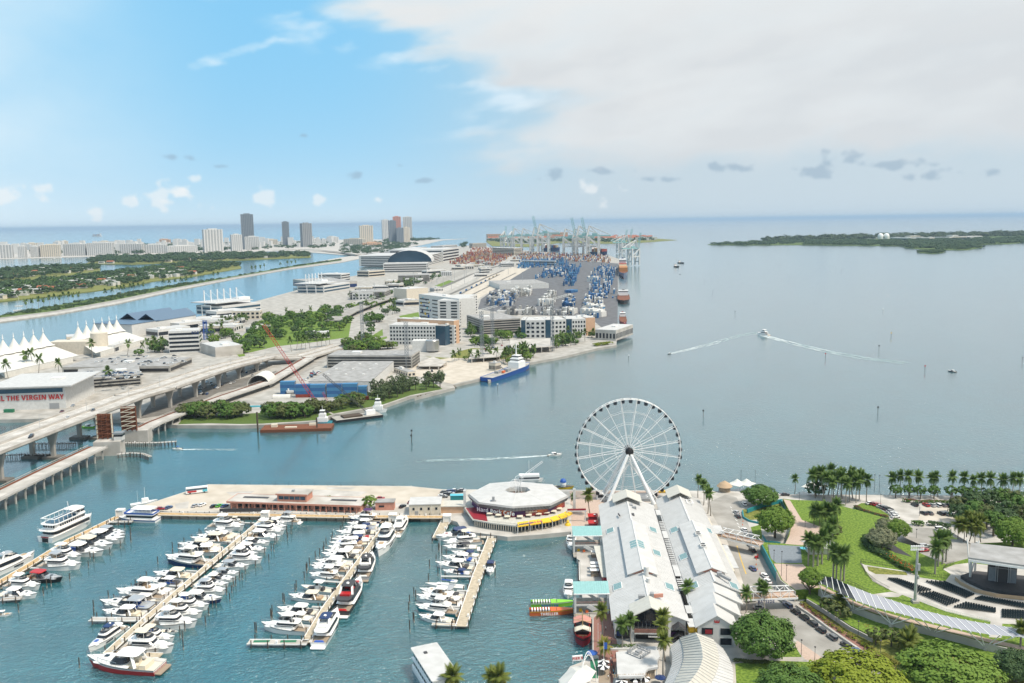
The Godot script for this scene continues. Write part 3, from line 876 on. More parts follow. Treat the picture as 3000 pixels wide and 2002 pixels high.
	d.radar_arch = [mb().bar(P3(-6.2,4.4,2.1),P3(-4.6,6.75,1.7),0.7,0.15).bar(P3(-6.2,4.4,-2.1),P3(-4.6,6.75,-1.7),0.7,0.15).bar(P3(-0.4,5.3,1.9),P3(-0.6,6.75,1.7),0.12,0.12).bar(P3(-0.4,5.3,-1.9),P3(-0.6,6.75,-1.7),0.12,0.12).lathe(P3(-3.4,6.95,0),[0.5,0,0.55,0.25,0.3,0.5,0,0.55],10).done(),"gel"]
	d.swim_platform = [rbox(-13.8,2.0,5.0,0.4,0.3,0.55),"teak"]
	d.tender = [mb().taper(rrect(-12.2,1.5,3.6,0.7),1.5,rrect(-12.2,1.0,3.0,0.5),2.1).done(),"gel2"]
	d.rail = [rail_mesh(l,b,2.0,3.2,0.35),"steel"]
	protos.yacht = d
	l = 9.0
	b = 2.7
	d = {}
	d.hull = [hull_mesh(l,b,0.8,1.25,-0.25,0.98),"gel"]
	d.deck = [deck_mesh(l,b,0.8,1.25,0.35,0.0,0.9,0.8),"cream"]
	d.gunwale = [hull_mesh(l,b,0.8,1.25,0.9,1.02,0.35,0.04),"gel"]
	d.console = [rbox(-0.4,1.3,1.0,0.2,0.5,1.7,0.8,0.9,0.1),"gel"]
	d.windscreen = [mb().taper(rrect(0.0,0.6,0.9,0.2),1.7,rrect(-0.15,0.4,0.8,0.15),2.1,false).done(),"glassd"]
	d.seat = [mb().box(P3(-1.7,0.9,0),P3(0.7,0.8,1.1)).box(P3(1.6,0.75,0),P3(1.4,0.5,1.2)).done(),"gel2"]
	d.hardtop = [mb().taper(rrect(-0.7,2.6,2.0,0.3),2.6,rrect(-0.7,2.4,1.8,0.3),2.72).done(),"gel"]
	d.hardtop_frame = [mb().bar(P3(-1.2,0.6,0.7),P3(-1.5,2.62,0.8),0.07,0.07).bar(P3(-1.2,0.6,-0.7),P3(-1.5,2.62,-0.8),0.07,0.07).bar(P3(0.2,0.6,0.6),P3(0.2,2.62,0.8),0.07,0.07).bar(P3(0.2,0.6,-0.6),P3(0.2,2.62,-0.8),0.07,0.07).done(),"steel"]
	d.outboard = [mb().box(P3(-4.8,0.9,0.4),P3(0.6,0.9,0.45)).box(P3(-4.8,0.9,-0.4),P3(0.6,0.9,0.45)).done(),"charcoal"]
	protos.console = d
	for k in ["express","canvas","fly","yacht","console"]:
		for n in ["arch","bimini_frame","hardtop_frame","seat","flybridge_seat","outboard","lounge","hull_window"]:
			if protos[k].has(n) and not protos[k][n][0] is Array:
				protos[k][n] = [apart(protos[k][n][0]),protos[k][n][1]]
func apart(m: ArrayMesh) -> Array:
	var a := m.surface_get_arrays(0)
	var out := []
	for i in range(0,a[Mesh.ARRAY_VERTEX].size(),36):
		var k := mb()
		k.v = a[Mesh.ARRAY_VERTEX].slice(i,i + 36)
		k.n = a[Mesh.ARRAY_NORMAL].slice(i,i + 36)
		out.append(k.done())
	return out
func boat(kind: String,bx: float,bz: float,sx: float,sz: float,label: String,over := {},group := "",skip := []) -> Node3D:
	var a := P2(bx,bz)
	var s := P2(sx,sz)
	var l := a.distance_to(s)
	var d: Dictionary = protos[kind]
	var base: float = {"express": 14.6,"canvas": 14.6,"fly": 14.6,"yacht": 27.0,"console": 9.4}[kind]
	var k := l / base
	var wide: float = clampf(k * over.get("wide",1.06),k * 0.7,k * 1.6)
	var o := thing({"express": "cruiser_boat","canvas": "canvas_top_boat","fly": "flybridge_boat","yacht": "motor_yacht","console": "motor_boat"}[kind],label,"boat" if kind != "yacht" else "yacht",P3((a.x + s.x) / 2,over.get("sink",0.0),(a.y + s.y) / 2),yaw_of(s,a),group,P3(k,k * over.get("tall",1.0) * 1.08,wide))
	if over.has("bottom"):
		part(o,"hull_band",protos[kind + "_bottom"],mm(over.bottom))
	for n in d:
		if n in skip:
			continue
		var mt: String = over.get(n,d[n][1])
		if group != "" and not over.has(n):
			if n in ["hardtop","bimini","cockpit_cover"]:
				mt = ["gel","gel","gel2","gel","cream","gel2","gel","silver"][rng.randi() % 8]
			elif n in ["seat","flybridge_seat","sunpad"]:
				mt = ["gel2","cream","tan","gel2","blue","charcoal"][rng.randi() % 6]
			elif n == "swim_platform":
				mt = ["teak","gel","gel2"][rng.randi() % 3]
		if d[n][0] is Array:
			for q in d[n][0]:
				part(o,n,q,mm(mt))
		else:
			part(o,n,d[n][0],mm(mt))
	return o
func dock(n: String,label: String,line: Array,w: float,m := "plank_pale",y := 1.3,sides := 3,step := 6.0) -> Node3D:
	var p := MB.flat(line)
	var o := thing(n,label,"dock",V0,0.0)
	var st := mb().strip(line,w,y,0.28)
	part(o,"deck",st.done(),mm(m))
	var ed := mb()
	var l := PackedVector2Array()
	for s in [-1.0,1.0]:
		for i in p.size() - 1:
			var dd: Vector2 = (p[i + 1] - p[i]).normalized().orthogonal() * (w * 0.5 - 0.12) * s
			ed.bar(P3(p[i].x + dd.x,y + 0.08,p[i].y + dd.y),P3(p[i + 1].x + dd.x,y + 0.08,p[i + 1].y + dd.y),0.24,0.16)
	part(o,"edge_beam",ed.done(),mm("white"))
	var pile := protos_pile()
	for i in p.size() - 1:
		var len := p[i].distance_to(p[i + 1])
		var c := int(len / step)
		for k in c + 1:
			var q := p[i].lerp(p[i + 1],(k + 0.3) / (c + 0.6))
			for s in [-1.0,1.0]:
				if (s < 0 and sides & 1) or (s > 0 and sides & 2):
					var e: Vector2 = q + (p[i + 1] - p[i]).normalized().orthogonal() * (w * 0.5 + 0.18) * s
					part(o,"pile",pile,mm("timber"),P3(e.x,0,e.y),0.0,P3(1,rr(0.9,1.1),1))
	var boxes := mb().box(P3(0,0.5,0),P3(0.7,1.0,0.6)).done()
	for i in p.size() - 1:
		var len := p[i].distance_to(p[i + 1])
		var c := int(len / 13.0)
		for k in c:
			var q := p[i].lerp(p[i + 1],(k + 0.5) / c) + (p[i + 1] - p[i]).normalized().orthogonal() * (w * 0.5 - 0.7)
			part(o,"dock_box",boxes,mm("white"),P3(q.x,y,q.y),yaw_of(p[i],p[i + 1]))
	return o
func protos_pile() -> Mesh:
	if not protos.has("pile"):
		protos.pile = mb().tube(P3(0,-1.5,0),P3(0,2.9,0),0.2,0.18,7).done()
		protos.pilecap = mb().lathe(P3(0,2.9,0),[0.22,0.0,0.22,0.06,0.0,0.25],7).done()
		protos.pilefoot = mb().tube(P3(0,-0.2,0),P3(0,0.7,0),0.22,0.21,7).done()
	return protos.pile
func mooring(x: float,z: float,label: String,group: String,h := 1.0) -> void:
	protos_pile()
	var o := thing("mooring_pile",label,"pile",P3(x,0,z),0,group,P3(1,h,1))
	part(o,"post",protos.pile,mm("timber"))
	part(o,"cap",protos.pilecap,mm("charcoal"))
	part(o,"waterline_band",protos.pilefoot,mm("plank_grey"))
func row_of_boats(rows: Array,dockname: String,side: String) -> void:
	var i := 0
	for r in rows:
		var what: String = {"express": "white cruiser boat","canvas": "white boat with canvas top","fly": "white flybridge boat","yacht": "white motor yacht","console": "open motor boat"}[r[0]]
		if r.size() > 6 and r[6] != "":
			what = r[6]
		var o := boat(r[0],r[1],r[2],r[3],r[4],"%s, %s%s, %s" % [what,nth(i) + " " if rows.size() > 1 else "",side,dockname],r[5] if r.size() > 5 else {},"boats on the " + dockname,r[7] if r.size() > 7 else [])
		o.position.y = -0.05
		var b := P2(r[1],r[2])
		var s := P2(r[3],r[4])
		if r[0] != "yacht":
			var e := b + (b - s).normalized() * rr(0.6,1.6) + (b - s).normalized().orthogonal() * rr(1.6,2.4)
			mooring(e.x,e.y,"dark mooring pile off the boats, %s %s, %s" % [nth(i),side,dockname],"mooring piles at the " + dockname,rr(1.0,1.35))
		i += 1
func marina() -> void:
	boat_types()
	dock("floating_dock","long tan dock beside the large white dinner yachts",[-191.39,-409,-196.29,-389.15,-200.15,-375.05,-202.51,-345.21,-204.57,-330.04,-205.43,-321.04],3.6,"plank",1.3,2)
	dock("pier_dock","long pale dock that ends at the red hulled boat",[-119.82,-398.96,-125.78,-351.49,-130.24,-313,-133.29,-286.4,-134.65,-270.04],3.0)
	dock("pier_dock","long pale dock that ends in a cross pier with green mats",[-59.11,-394.36,-64.71,-344.61,-69.51,-301.54,-70.81,-275.68],3.0)
	dock("pier_dock","bare pale dock standing in front of the octagonal restaurant",[-10.08,-370.53,-14.86,-330.47,-19.06,-285.81],4.2)
	dock("cross_pier","short white cross pier halfway along the long dock",[-132.82,-294.61,-152.38,-295.48],3.0,"conc_light")
	dock("cross_pier","stub of dock behind the red hulled boat",[-121.81,-268.67,-116.19,-268.1],3.4)
	dock("cross_pier","cross pier with green mats at the dock end",[-70,-275.65,-90.18,-276.6],3.6,"conc_light")
	dock("cross_pier","short cross pier at the end of the bare dock",[-20.61,-286.86,-29.41,-287.74],1.6)
	dock("cross_pier","short dock joining the bare dock to the restaurant quay",[-9.4,-371.47,-16.73,-372.06],1.8)
	dock("gangway_dock","pale gangway dock reaching out from the marina gate",[-32.31,-394.46,-34.45,-371.51],4.6)
	dock("cross_pier","stub pier with the blue trimmed tour boat alongside",[-181.77,-399.24,-194.23,-399.22],2.0,"plank_grey")
	dock("cross_pier","stub pier at the foot of the dinner yacht dock",[-187.48,-314.28,-194.9,-313.37],2.4,"plank_grey")
	var gm := mb().box(V0,P3(5.4,0.03,1.5)).done()
	solo("mat",gm,mm("green"),"green mat at the outer end of the cross pier","mat",v3(1.33,-85.75,-276.88))
	solo("mat",gm,mm("green"),"green mat nearer the dock on the cross pier","mat",v3(1.33,-76.66,-276.6))
	for f in [[-122.61,-394.98,-128.85,-395.66],[-128.85,-338.12,-133.99,-338.62],[-129.84,-323.33,-135.12,-324.09],[-125.57,-348.26,-130.71,-349.11],[-124.2,-369.85,-131.41,-371.25],[-67.65,-324.68,-75.87,-326.35],[-70.44,-302.59,-74.76,-303.13],[-16.49,-328.45,-29.4,-329.3],[-17.56,-314.86,-22.35,-315.38],[-19.5,-301.35,-23.81,-301.82],[-14.64,-341.93,-18.84,-342.5],[-196.37,-343.85,-200.23,-343.99],[-13.11,-355.61,-16.13,-355.9]]:
		dock("finger_pier","narrow finger pier between two slips, %s from the west" % nth(names.get("finger_pier",0)),f,1.0,"plank_grey",1.2,1)
	row_of_boats([["fly",-138.33,-397.16,-128.57,-397.34],["fly",-124.5,-388.12,-142.97,-392.13,{},"white flybridge boat with stern flag"],["express",-142.54,-383.54,-129.69,-383.57,{"seat": "blue"}],["canvas",-141.14,-381.3,-125.05,-378.95,{"hardtop": "grey"}],["canvas",-143.98,-377.41,-125.12,-376.05],["express",-145.57,-373.86,-125.78,-372.92],["express",-148.5,-367,-129.42,-365.03,{"hardtop": "cream"}],["express",-144.03,-363.46,-127.56,-362.62,{"hatch": "navy"}],["canvas",-146.15,-360.31,-126.32,-360.46,{"hardtop": "gel2"}],["fly",-147.78,-351.4,-127.19,-345.72,{"bottom": "navy"},"navy hulled trawler yacht"],["express",-146.63,-335.76,-128.64,-333,{},"white fishing boat with raised top"],["canvas",-146.78,-329.89,-131.18,-326.72,{"hardtop": "white","cockpit_cover": "charcoal"},"white boat with black rear canvas"],["canvas",-146.87,-322.68,-132.19,-319.65],["canvas",-148.58,-320.33,-132.52,-317.18],["fly",-153.25,-317.34,-132.09,-313.37,{"bimini": "gel2"}],["express",-148.93,-312.6,-132.71,-309.42],["canvas",-155.22,-308.09,-132.32,-304.77,{"hull": "silver","hardtop": "silver","cockpit_cover": "silver","trunk": "gel2"},"long silver grey sports boat"],["express",-151.18,-301.36,-134.07,-299.23]],"red boat dock","from shore, left side")
	row_of_boats([["fly",-116.26,-399.35,-101.48,-396.45],["express",-106.63,-395.16,-117.81,-398.15],["canvas",-104.86,-388.12,-119.76,-392.81,{"hardtop": "cream"}],["fly",-104.12,-381.35,-121.75,-386.01],["express",-104.14,-374.46,-122.16,-378.98,{"rub_rail": "cyan"}],["canvas",-107.48,-368.66,-122.21,-371.07],["express",-106.45,-360.05,-122.8,-363.49],["fly",-109.05,-355.32,-122.23,-357.53],["fly",-104.96,-348.15,-122.08,-351.43],["express",-108.8,-342.17,-123.81,-344.31,{"hatch": "navy"}],["express",-110.71,-335.7,-123.61,-337.08],["canvas",-110.44,-329.68,-125.18,-331.68,{"rub_rail": "black"}],["canvas",-111.35,-324.18,-126.21,-326.43],["fly",-110.1,-317.68,-125.4,-319.59],["express",-109.36,-310.38,-127.22,-312.57,{"bottom": "navy","hatch": "navy"},"white cruiser with navy lower hull"],["fly",-112.29,-304.36,-128.12,-306.42],["fly",-112.28,-297.89,-129.37,-299.91],["fly",-111.64,-290.48,-129.66,-291.98,{"tall": 1.05}],["console",-117.07,-286.06,-123.96,-287.41,{},"small open tender boat",["hardtop","hardtop_frame","outboard"]],["fly",-115.48,-279.38,-130.61,-281.58],["fly",-112.72,-272.12,-131.5,-274.13,{"tall": 1.1},"large white flybridge boat"]],"red boat dock","from shore, right side")
	row_of_boats([["yacht",-142.15,-272.37,-138.13,-290.61,{"bimini": "navy"},"white motor yacht with navy bimini moored alongside"]],"red boat dock","alongside")
	row_of_boats([["express",-139.17,-264.91,-112.82,-260.35,{"bottom": "red","tall": 1.0,"seat": "cream"},"white sports cruiser with bright red hull"]],"red boat dock","across the end")
	row_of_boats([["express",-177.89,-383.07,-194.43,-387.82],["canvas",-175.6,-378.81,-194.05,-383.02],["express",-173.65,-373.65,-195.91,-379.11],["express",-175.53,-366.66,-197.12,-371.58,{"rub_rail": "black"}],["express",-175.99,-358.78,-197.56,-363.52,{"hull": "gel2","seat": "royal"}],["fly",-183.4,-354.01,-200.83,-358.95],["fly",-178.89,-344.72,-197.9,-346.86],["express",-180.02,-331.63,-198.44,-334.97,{"hull": "black","deck": "silver","trunk": "silver","hardtop": "red","arch": "red"},"black hulled boat with red hardtop"],["fly",-185.2,-324.62,-201.05,-327.49],["express",-182.35,-317.01,-198.7,-318.8],["console",-184.04,-302.66,-190.34,-301.85]],"dinner yacht dock","from shore, right side")
	row_of_boats([["yacht",-205.7,-358.36,-213.95,-335.52,{"tall": 1.15},"sleek white motor yacht with long dark window bands"]],"dinner yacht dock","behind the dinner yacht")
	row_of_boats([["fly",-79.49,-398.9,-62.84,-396.47,{"bottom": "navy","bimini": "purple","salon_window": "black"},"navy hulled yacht with white superstructure"],["express",-78.96,-391.91,-64.43,-392.08],["canvas",-79.17,-385.94,-63.15,-386.53,{"hardtop": "navy"}],["express",-81.58,-379.25,-62.65,-380.31],["express",-80.48,-372.64,-62.5,-373.69,{"seat": "red"}],["express",-81.83,-365.77,-64.48,-367.37,{"hatch": "blue"}],["canvas",-81.65,-370,-63.33,-370.79,{"hardtop": "navy"}],["fly",-81.4,-360.72,-66.16,-362.35],["canvas",-82.11,-357.25,-65.44,-356.83],["express",-82.58,-353.73,-65.05,-350.95],["express",-83.47,-346.77,-67.49,-344.35],["express",-83.8,-342.94,-67.16,-340.33],["fly",-83.72,-339.46,-67.23,-336.42],["fly",-82.76,-332.39,-68.4,-329.35],["console",-83.36,-321.25,-69.58,-317.27,{},"white boat with hard T top"],["express",-86.09,-312.7,-70.2,-310.5],["express",-87.51,-301.76,-71.56,-298.67],["canvas",-86.12,-297.45,-72.15,-293.59],["fly",-89.38,-288.25,-71.93,-285.2,{"rub_rail": "black"}]],"green mat dock","from shore, left side")
	row_of_boats([["yacht",-51.28,-399.04,-53.5,-376.9,{},"white motor yacht, bow to shore"],["yacht",-57.96,-352.05,-55.73,-380.64,{"tall": 1.1},"tall white motor yacht, bow outward"],["yacht",-60.31,-352.88,-60.41,-328.13,{"bimini": "charcoal","hull": "silver","upper_deck": "charcoal","windscreen": "black"},"silver yacht with black deck"],["yacht",-60.59,-325.85,-63.04,-296.7,{"hull": "black","trunk": "silver","sunpad": "red","lounge": "red","tender": "red","bimini": "charcoal","upper_deck": "charcoal"},"black yacht with red cushions"],["yacht",-64.36,-299.06,-66.11,-273.76,{"bimini": "navy","tender": "royal"},"white yacht with blue stern cover"]],"green mat dock","from shore, right side")
	row_of_boats([["express",-35.85,-371.17,-17.15,-377.72,{"hardtop": "navy","hatch": "darkred"},"white cruiser with navy bimini"],["fly",-31.88,-363.96,-14.53,-367.94,{},""],["canvas",-31.53,-360.29,-15.99,-360.6,{"hardtop": "charcoal"}],["canvas",-27.45,-354.96,-14.8,-350.82,{"hardtop": "navy"},"small white boat with navy canvas"],["express",-31,-349.29,-15.93,-345.76,{"seat": "blue"}],["express",-33.35,-342.26,-16.75,-338,{"hardtop": "gel2"}],["canvas",-29.71,-334.89,-17.31,-332.48,{"hardtop": "navy","hatch": "red"}],["express",-37.02,-315.77,-19.13,-310.3,{"hatch": "tan"}],["canvas",-35.84,-312.93,-19.88,-307.95],["fly",-37.55,-309.56,-20.9,-305.31],["fly",-36.94,-301.27,-20.85,-297.24,{"bottom": "teal"},"white fishing yacht with blue green hull"],["express",-35.12,-294.88,-22.26,-290.8,{"hatch": "tan"}]],"restaurant dock","from the restaurant")
	row_of_boats([["canvas",-10.21,-330.68,-10.05,-344.71,{"hardtop": "navy"},"white boat with navy canvas"]],"restaurant dock","alone on the far side")
	sailboat(-35.18,-322.9,-20.08,-319.82)
	for q in [[-104.04,-382.13,-105.94,-372.28,-105.65,-362.12,-109.85,-331.14],[-110.33,-324.72,-110.65,-317.43],[-112.4,-306.67,-115.45,-282.88,-148.33,-324.15,-146.9,-328.72],[-84.85,-321.3,-86.22,-308.55,-88.07,-296.74,-90.06,-285.77],[-36.73,-284.45,-36.02,-291.54,-34.21,-326.58,-31.04,-354.04],[-177.04,-385.89,-181.99,-391.26,-178.43,-353.14,-183.28,-327.89]]:
		for i in range(0,q.size(),2):
			numbered("lone")
			mooring(q[i],q[i + 1],"tall dark mooring pile alone off the slips, %s counted from the longest dock" % nth(names.get("lone",0)),"lone mooring piles",rr(1.2,1.5))
	dinner_boat()
	tour_boat()
	lot()
func v3(y: float,x: float,z: float) -> Vector3:
	return P3(x,y,z)
func sailboat(bx: float,bz: float,sx: float,sz: float) -> void:
	var a := P2(bx,bz)
	var s := P2(sx,sz)
	var l := a.distance_to(s)
	var o := thing("sailing_boat","sailing boat with tall bare mast and blue boom cover","sailboat",P3((a.x + s.x) / 2,0,(a.y + s.y) / 2),yaw_of(s,a))
	part(o,"hull",hull_mesh(l,3.6,1.0,1.5,-0.25,0.98),mm("gel"))
	part(o,"deck",deck_mesh(l,3.6,1.0,1.5,0.03),mm("gel2"))
	part(o,"cabin",rbox(0.5,l * 0.38,2.2,0.7,1.1,1.75,0.85,0.8),mm("gel"))
	part(o,"cabin_window",mb().box(P3(0.4,1.5,0),P3(l * 0.25,0.18,2.14)).done(),mm("glassd"))
	part(o,"mast",mb().tube(P3(1.2,1.2,0),P3(1.2,20.5,0),0.13,0.09,6).done(),mm("white"))
	part(o,"spreader",mb().bar(P3(1.2,12,-1.2),P3(1.2,12,1.2),0.08,0.06).done(),mm("white"))
	part(o,"boom",mb().tube(P3(1.2,2.9,0),P3(-4.4,2.8,0),0.1,0.1,6).done(),mm("white"))
	part(o,"sail_cover",mb().tube(P3(1.0,3.15,0),P3(-4.2,3.0,0),0.3,0.2,7).done(),mm("blue"))
	part(o,"stay",mb().bar(P3(1.2,20.3,0),P3(l / 2 - 0.3,1.5,0),0.04,0.04).bar(P3(1.2,20.3,0),P3(-l / 2,1.1,0),0.04,0.04).bar(P3(1.2,19,0),P3(0.8,1.2,1.7),0.03,0.03).bar(P3(1.2,19,0),P3(0.8,1.2,-1.7),0.03,0.03).done(),mm("grey"))
	part(o,"bimini",rbox(-4.0,2.6,2.4,0.4,2.9,3.05,0.9,0.9),mm("gel2"))
	part(o,"bimini_frame",mb().bar(P3(-5,1.1,1.2),P3(-5,2.95,1.1),0.06,0.06).bar(P3(-5,1.1,-1.2),P3(-5,2.95,-1.1),0.06,0.06).bar(P3(-3,1.1,1.2),P3(-3,2.95,1.1),0.06,0.06).bar(P3(-3,1.1,-1.2),P3(-3,2.95,-1.1),0.06,0.06).done(),mm("steel"))
func dinner_boat() -> void:
	var a := P2(-203.46,-404.41)
	var s := P2(-211.19,-376.31)
	var l := a.distance_to(s)
	var o := thing("dinner_yacht","three deck white dinner yacht with open square stern","yacht",P3((a.x + s.x) / 2,0,(a.y + s.y) / 2),yaw_of(s,a))
	var b := 9.5
	part(o,"hull",hull_mesh(l,b,2.6,4.2,-0.2,0.98,0.5),mm("gel"))
	part(o,"deck",deck_mesh(l,b,2.6,4.2,0.03,0,1,0.97,0.5),mm("gel2"))
	part(o,"stern_opening",mb().box(P3(-l / 2 - 0.02,1.1,0),P3(0.3,1.9,3.2)).done(),mm("black"))
	part(o,"stern_gate",mb().box(P3(-l / 2 - 0.2,2.5,0),P3(0.12,0.5,4.0)).done(),mm("darkred"))
	part(o,"main_saloon",rbox(-1.5,l * 0.78,8.2,2.2,2.6,5.0,0.98,0.97),mm("gel"))
	part(o,"main_window",mb().taper(rrect(-1.5,l * 0.785,8.3,2.2),3.2,rrect(-1.6,l * 0.775,8.15,2.2),4.4,false).done(),mm("glassd"))
	part(o,"middle_deck",mb().taper(rrect(-2.4,l * 0.84,9.2,2.4),5.0,rrect(-2.4,l * 0.84,9.2,2.4),5.25).done(),mm("gel"))
	part(o,"middle_saloon",rbox(-2.4,l * 0.66,7.4,2.2,5.25,7.6,0.97,0.97),mm("gel"))
	var win := mb().box(V0,P3(0.9,1.0,0.12)).done()
	for i in 12:
		for z in [-1,1]:
			part(o,"window",win,mm("glassd"),P3(-l * 0.3 + i * l * 0.045,6.5,z * 3.66))
	for i in 5:
		part(o,"window",win,mm("glassd"),P3(-2.4 - l * 0.326,6.5,-2.6 + i * 1.3),PI / 2)
	part(o,"upper_deck",mb().taper(rrect(-3.0,l * 0.72,8.6,2.4),7.6,rrect(-3.0,l * 0.72,8.6,2.4),7.85).done(),mm("gel"))
	part(o,"sun_deck",mb().taper(rrect(-4.2,l * 0.5,7.2,2.0),7.86,rrect(-4.2,l * 0.5,7.2,2.0),7.92).done(),mm("glassb"))
	part(o,"wheelhouse",rbox(l * 0.19,l * 0.16,6.2,1.8,7.85,9.6,0.9,0.9),mm("gel"))
	part(o,"wheelhouse_window",mb().taper(rrect(l * 0.19,l * 0.163,6.25,1.8),8.4,rrect(l * 0.19,l * 0.155,6.0,1.8),9.2,false).done(),mm("glassd"))
	var r := mb()
	for z in [-1,1]:
		r.bar(P3(-l * 0.42,10.2,z * 3.6),P3(l * 0.16,10.2,z * 3.6),0.5,0.25)
		for i in 7:
			var x := -l * 0.42 + i * l * 0.09
			r.bar(P3(x,7.85,z * 3.8),P3(x,10.2,z * 3.6),0.14,0.14)
	r.bar(P3(-l * 0.42,10.2,-3.8),P3(-l * 0.42,10.2,3.8),0.5,0.25)
	part(o,"awning_frame",r.done(),mm("gel"))
	part(o,"roof",rbox(l * 0.14,l * 0.24,7.6,2.0,10.1,10.4,0.94,0.9),mm("gel"))
	part(o,"mast",mb().bar(P3(l * 0.02,10.3,0),P3(l * 0.0,14.6,0),0.2,0.2).bar(P3(-l * 0.1,10.3,2),P3(-l * 0.1,13,2),0.08,0.08).done(),mm("white"))
	part(o,"rail",rail_mesh(l,b,2.6,4.2,0.5),mm("steel"))
	var g := mb()
	for i in 9:
		g.bar(P3(-l * 0.49,5.25,-4.2 + i * 1.05),P3(-l * 0.49,6.2,-4.2 + i * 1.05),0.06,0.06)
	g.bar(P3(-l * 0.49,6.2,-4.3),P3(-l * 0.49,6.2,4.3),0.08,0.08)
	part(o,"stern_rail",g.done(),mm("white"))
func tour_boat() -> void:
	var a := P2(-191.05,-405.16)
	var s := P2(-171,-402.45)
	var l := a.distance_to(s)
	var o := thing("tour_boat","two deck tour boat in white with blue stripes","boat",P3((a.x + s.x) / 2,0,(a.y + s.y) / 2),yaw_of(s,a))
	part(o,"hull",hull_mesh(l,6.4,1.6,2.1,-0.2,0.98,0.6),mm("white"))
	part(o,"stripe",hull_mesh(l,6.4,1.6,2.1,0.55,0.85,0.6,0.05),mm("blue"))
	part(o,"deck",deck_mesh(l,6.4,1.6,2.1,0.03,0,1,0.97,0.6),mm("gel2"))
	part(o,"lower_cabin",rbox(-2.0,l * 0.66,5.2,0.4,1.6,3.9),mm("white"))
	part(o,"lower_window",mb().taper(rrect(-2.0,l * 0.665,5.3,0.4),2.5,rrect(-2.0,l * 0.665,5.3,0.4),3.4,false).done(),mm("glassd"))
	part(o,"upper_deck",rbox(-2.0,l * 0.76,6.0,0.4,3.9,4.15),mm("white"))
	part(o,"bulwark",mb().taper(rrect(-2.0,l * 0.75,5.9,0.4),4.15,rrect(-2.0,l * 0.75,5.9,0.4),4.95,false).done(),mm("blue"))
	part(o,"roof",rbox(-3.2,l * 0.52,5.9,0.4,6.5,6.7),mm("white"))
	var g := mb()
	for i in 6:
		for z in [-1,1]:
			g.bar(P3(-3.2 - l * 0.25 + i * l * 0.1,4.15,z * 2.8),P3(-3.2 - l * 0.25 + i * l * 0.1,6.5,z * 2.8),0.1,0.1)
	part(o,"roof_post",g.done(),mm("white"))

func car_proto() -> void:
	if protos.has("car"):
		return
	var d := {}
	var prof := [-2.2,0.35,-2.25,0.75,-2.1,0.95,2.1,0.72,2.25,0.6,2.2,0.35]
	d.body = mb().taper(rrect(0,4.4,1.76,0.35,2),0.32,rrect(0,4.5,1.84,0.4,2),0.62,false).taper(rrect(0,4.5,1.84,0.4,2),0.62,rrect(0.0,4.2,1.66,0.4,2),0.95).done()
	d.cabin = mb().taper(rrect(-0.35,2.7,1.6,0.3,2),0.93,rrect(-0.45,1.75,1.3,0.3,2),1.42,false).done()
	d.roof = mb().taper(rrect(-0.45,1.8,1.36,0.3,2),1.41,rrect(-0.45,1.6,1.2,0.3,2),1.48).done()
	d.wheel = mb().tube(P3(0,0.32,-0.1),P3(0,0.32,0.1),0.32,0.32,8).done()
	d.suv = mb().taper(rrect(-0.75,3.3,1.66,0.3,2),0.93,rrect(-0.85,2.7,1.4,0.3,2),1.62,false).done()
	d.suvroof = mb().taper(rrect(-0.85,2.75,1.44,0.3,2),1.61,rrect(-0.85,2.5,1.3,0.3,2),1.69).done()
	d.lamp = mb().box(P3(2.14,0.72,0.62),P3(0.12,0.14,0.34)).box(P3(2.14,0.72,-0.62),P3(0.12,0.14,0.34)).done()
	d.tail = mb().box(P3(-2.14,0.78,0.66),P3(0.12,0.16,0.28)).box(P3(-2.14,0.78,-0.66),P3(0.12,0.16,0.28)).done()
	protos.car = d
	for c in [["car_white",0.78,0.78,0.77],["car_silver",0.42,0.43,0.44],["car_grey",0.13,0.135,0.14],["car_black",0.012,0.012,0.014],["car_red",0.36,0.012,0.015],["car_blue",0.03,0.07,0.18],["car_maroon",0.16,0.03,0.03],["car_green",0.10,0.42,0.03],["car_yellow",0.70,0.35,0.01]]:
		var m := mat(c[0],lin(c[1],c[2],c[3]),0.3)
		m.clearcoat_enabled = true
		m.clearcoat = 1.0
		m.clearcoat_roughness = 0.05
func car(x: float,z: float,yaw: float,col: String,label: String,group := "",y := 2.0,suv := false,full := true) -> void:
	car_proto()
	var d: Dictionary = protos.car
	var o := thing("parked_car" if group != "moving" else "moving_car",label,"car",P3(x,y,z),yaw,group)
	part(o,"body",d.body,mm("car_" + col))
	part(o,"window",d.suv if suv else d.cabin,mm("glassd"))
	part(o,"roof",d.suvroof if suv else d.roof,mm("car_" + col))
	if full:
		for w in [P3(1.35,0,0.82),P3(1.35,0,-0.82),P3(-1.35,0,0.82),P3(-1.35,0,-0.82)]:
			part(o,"wheel",d.wheel,mm("tyre"),w)
		part(o,"headlight",d.lamp,mm("silver"))
		part(o,"tail_light",d.tail,mm("red"))
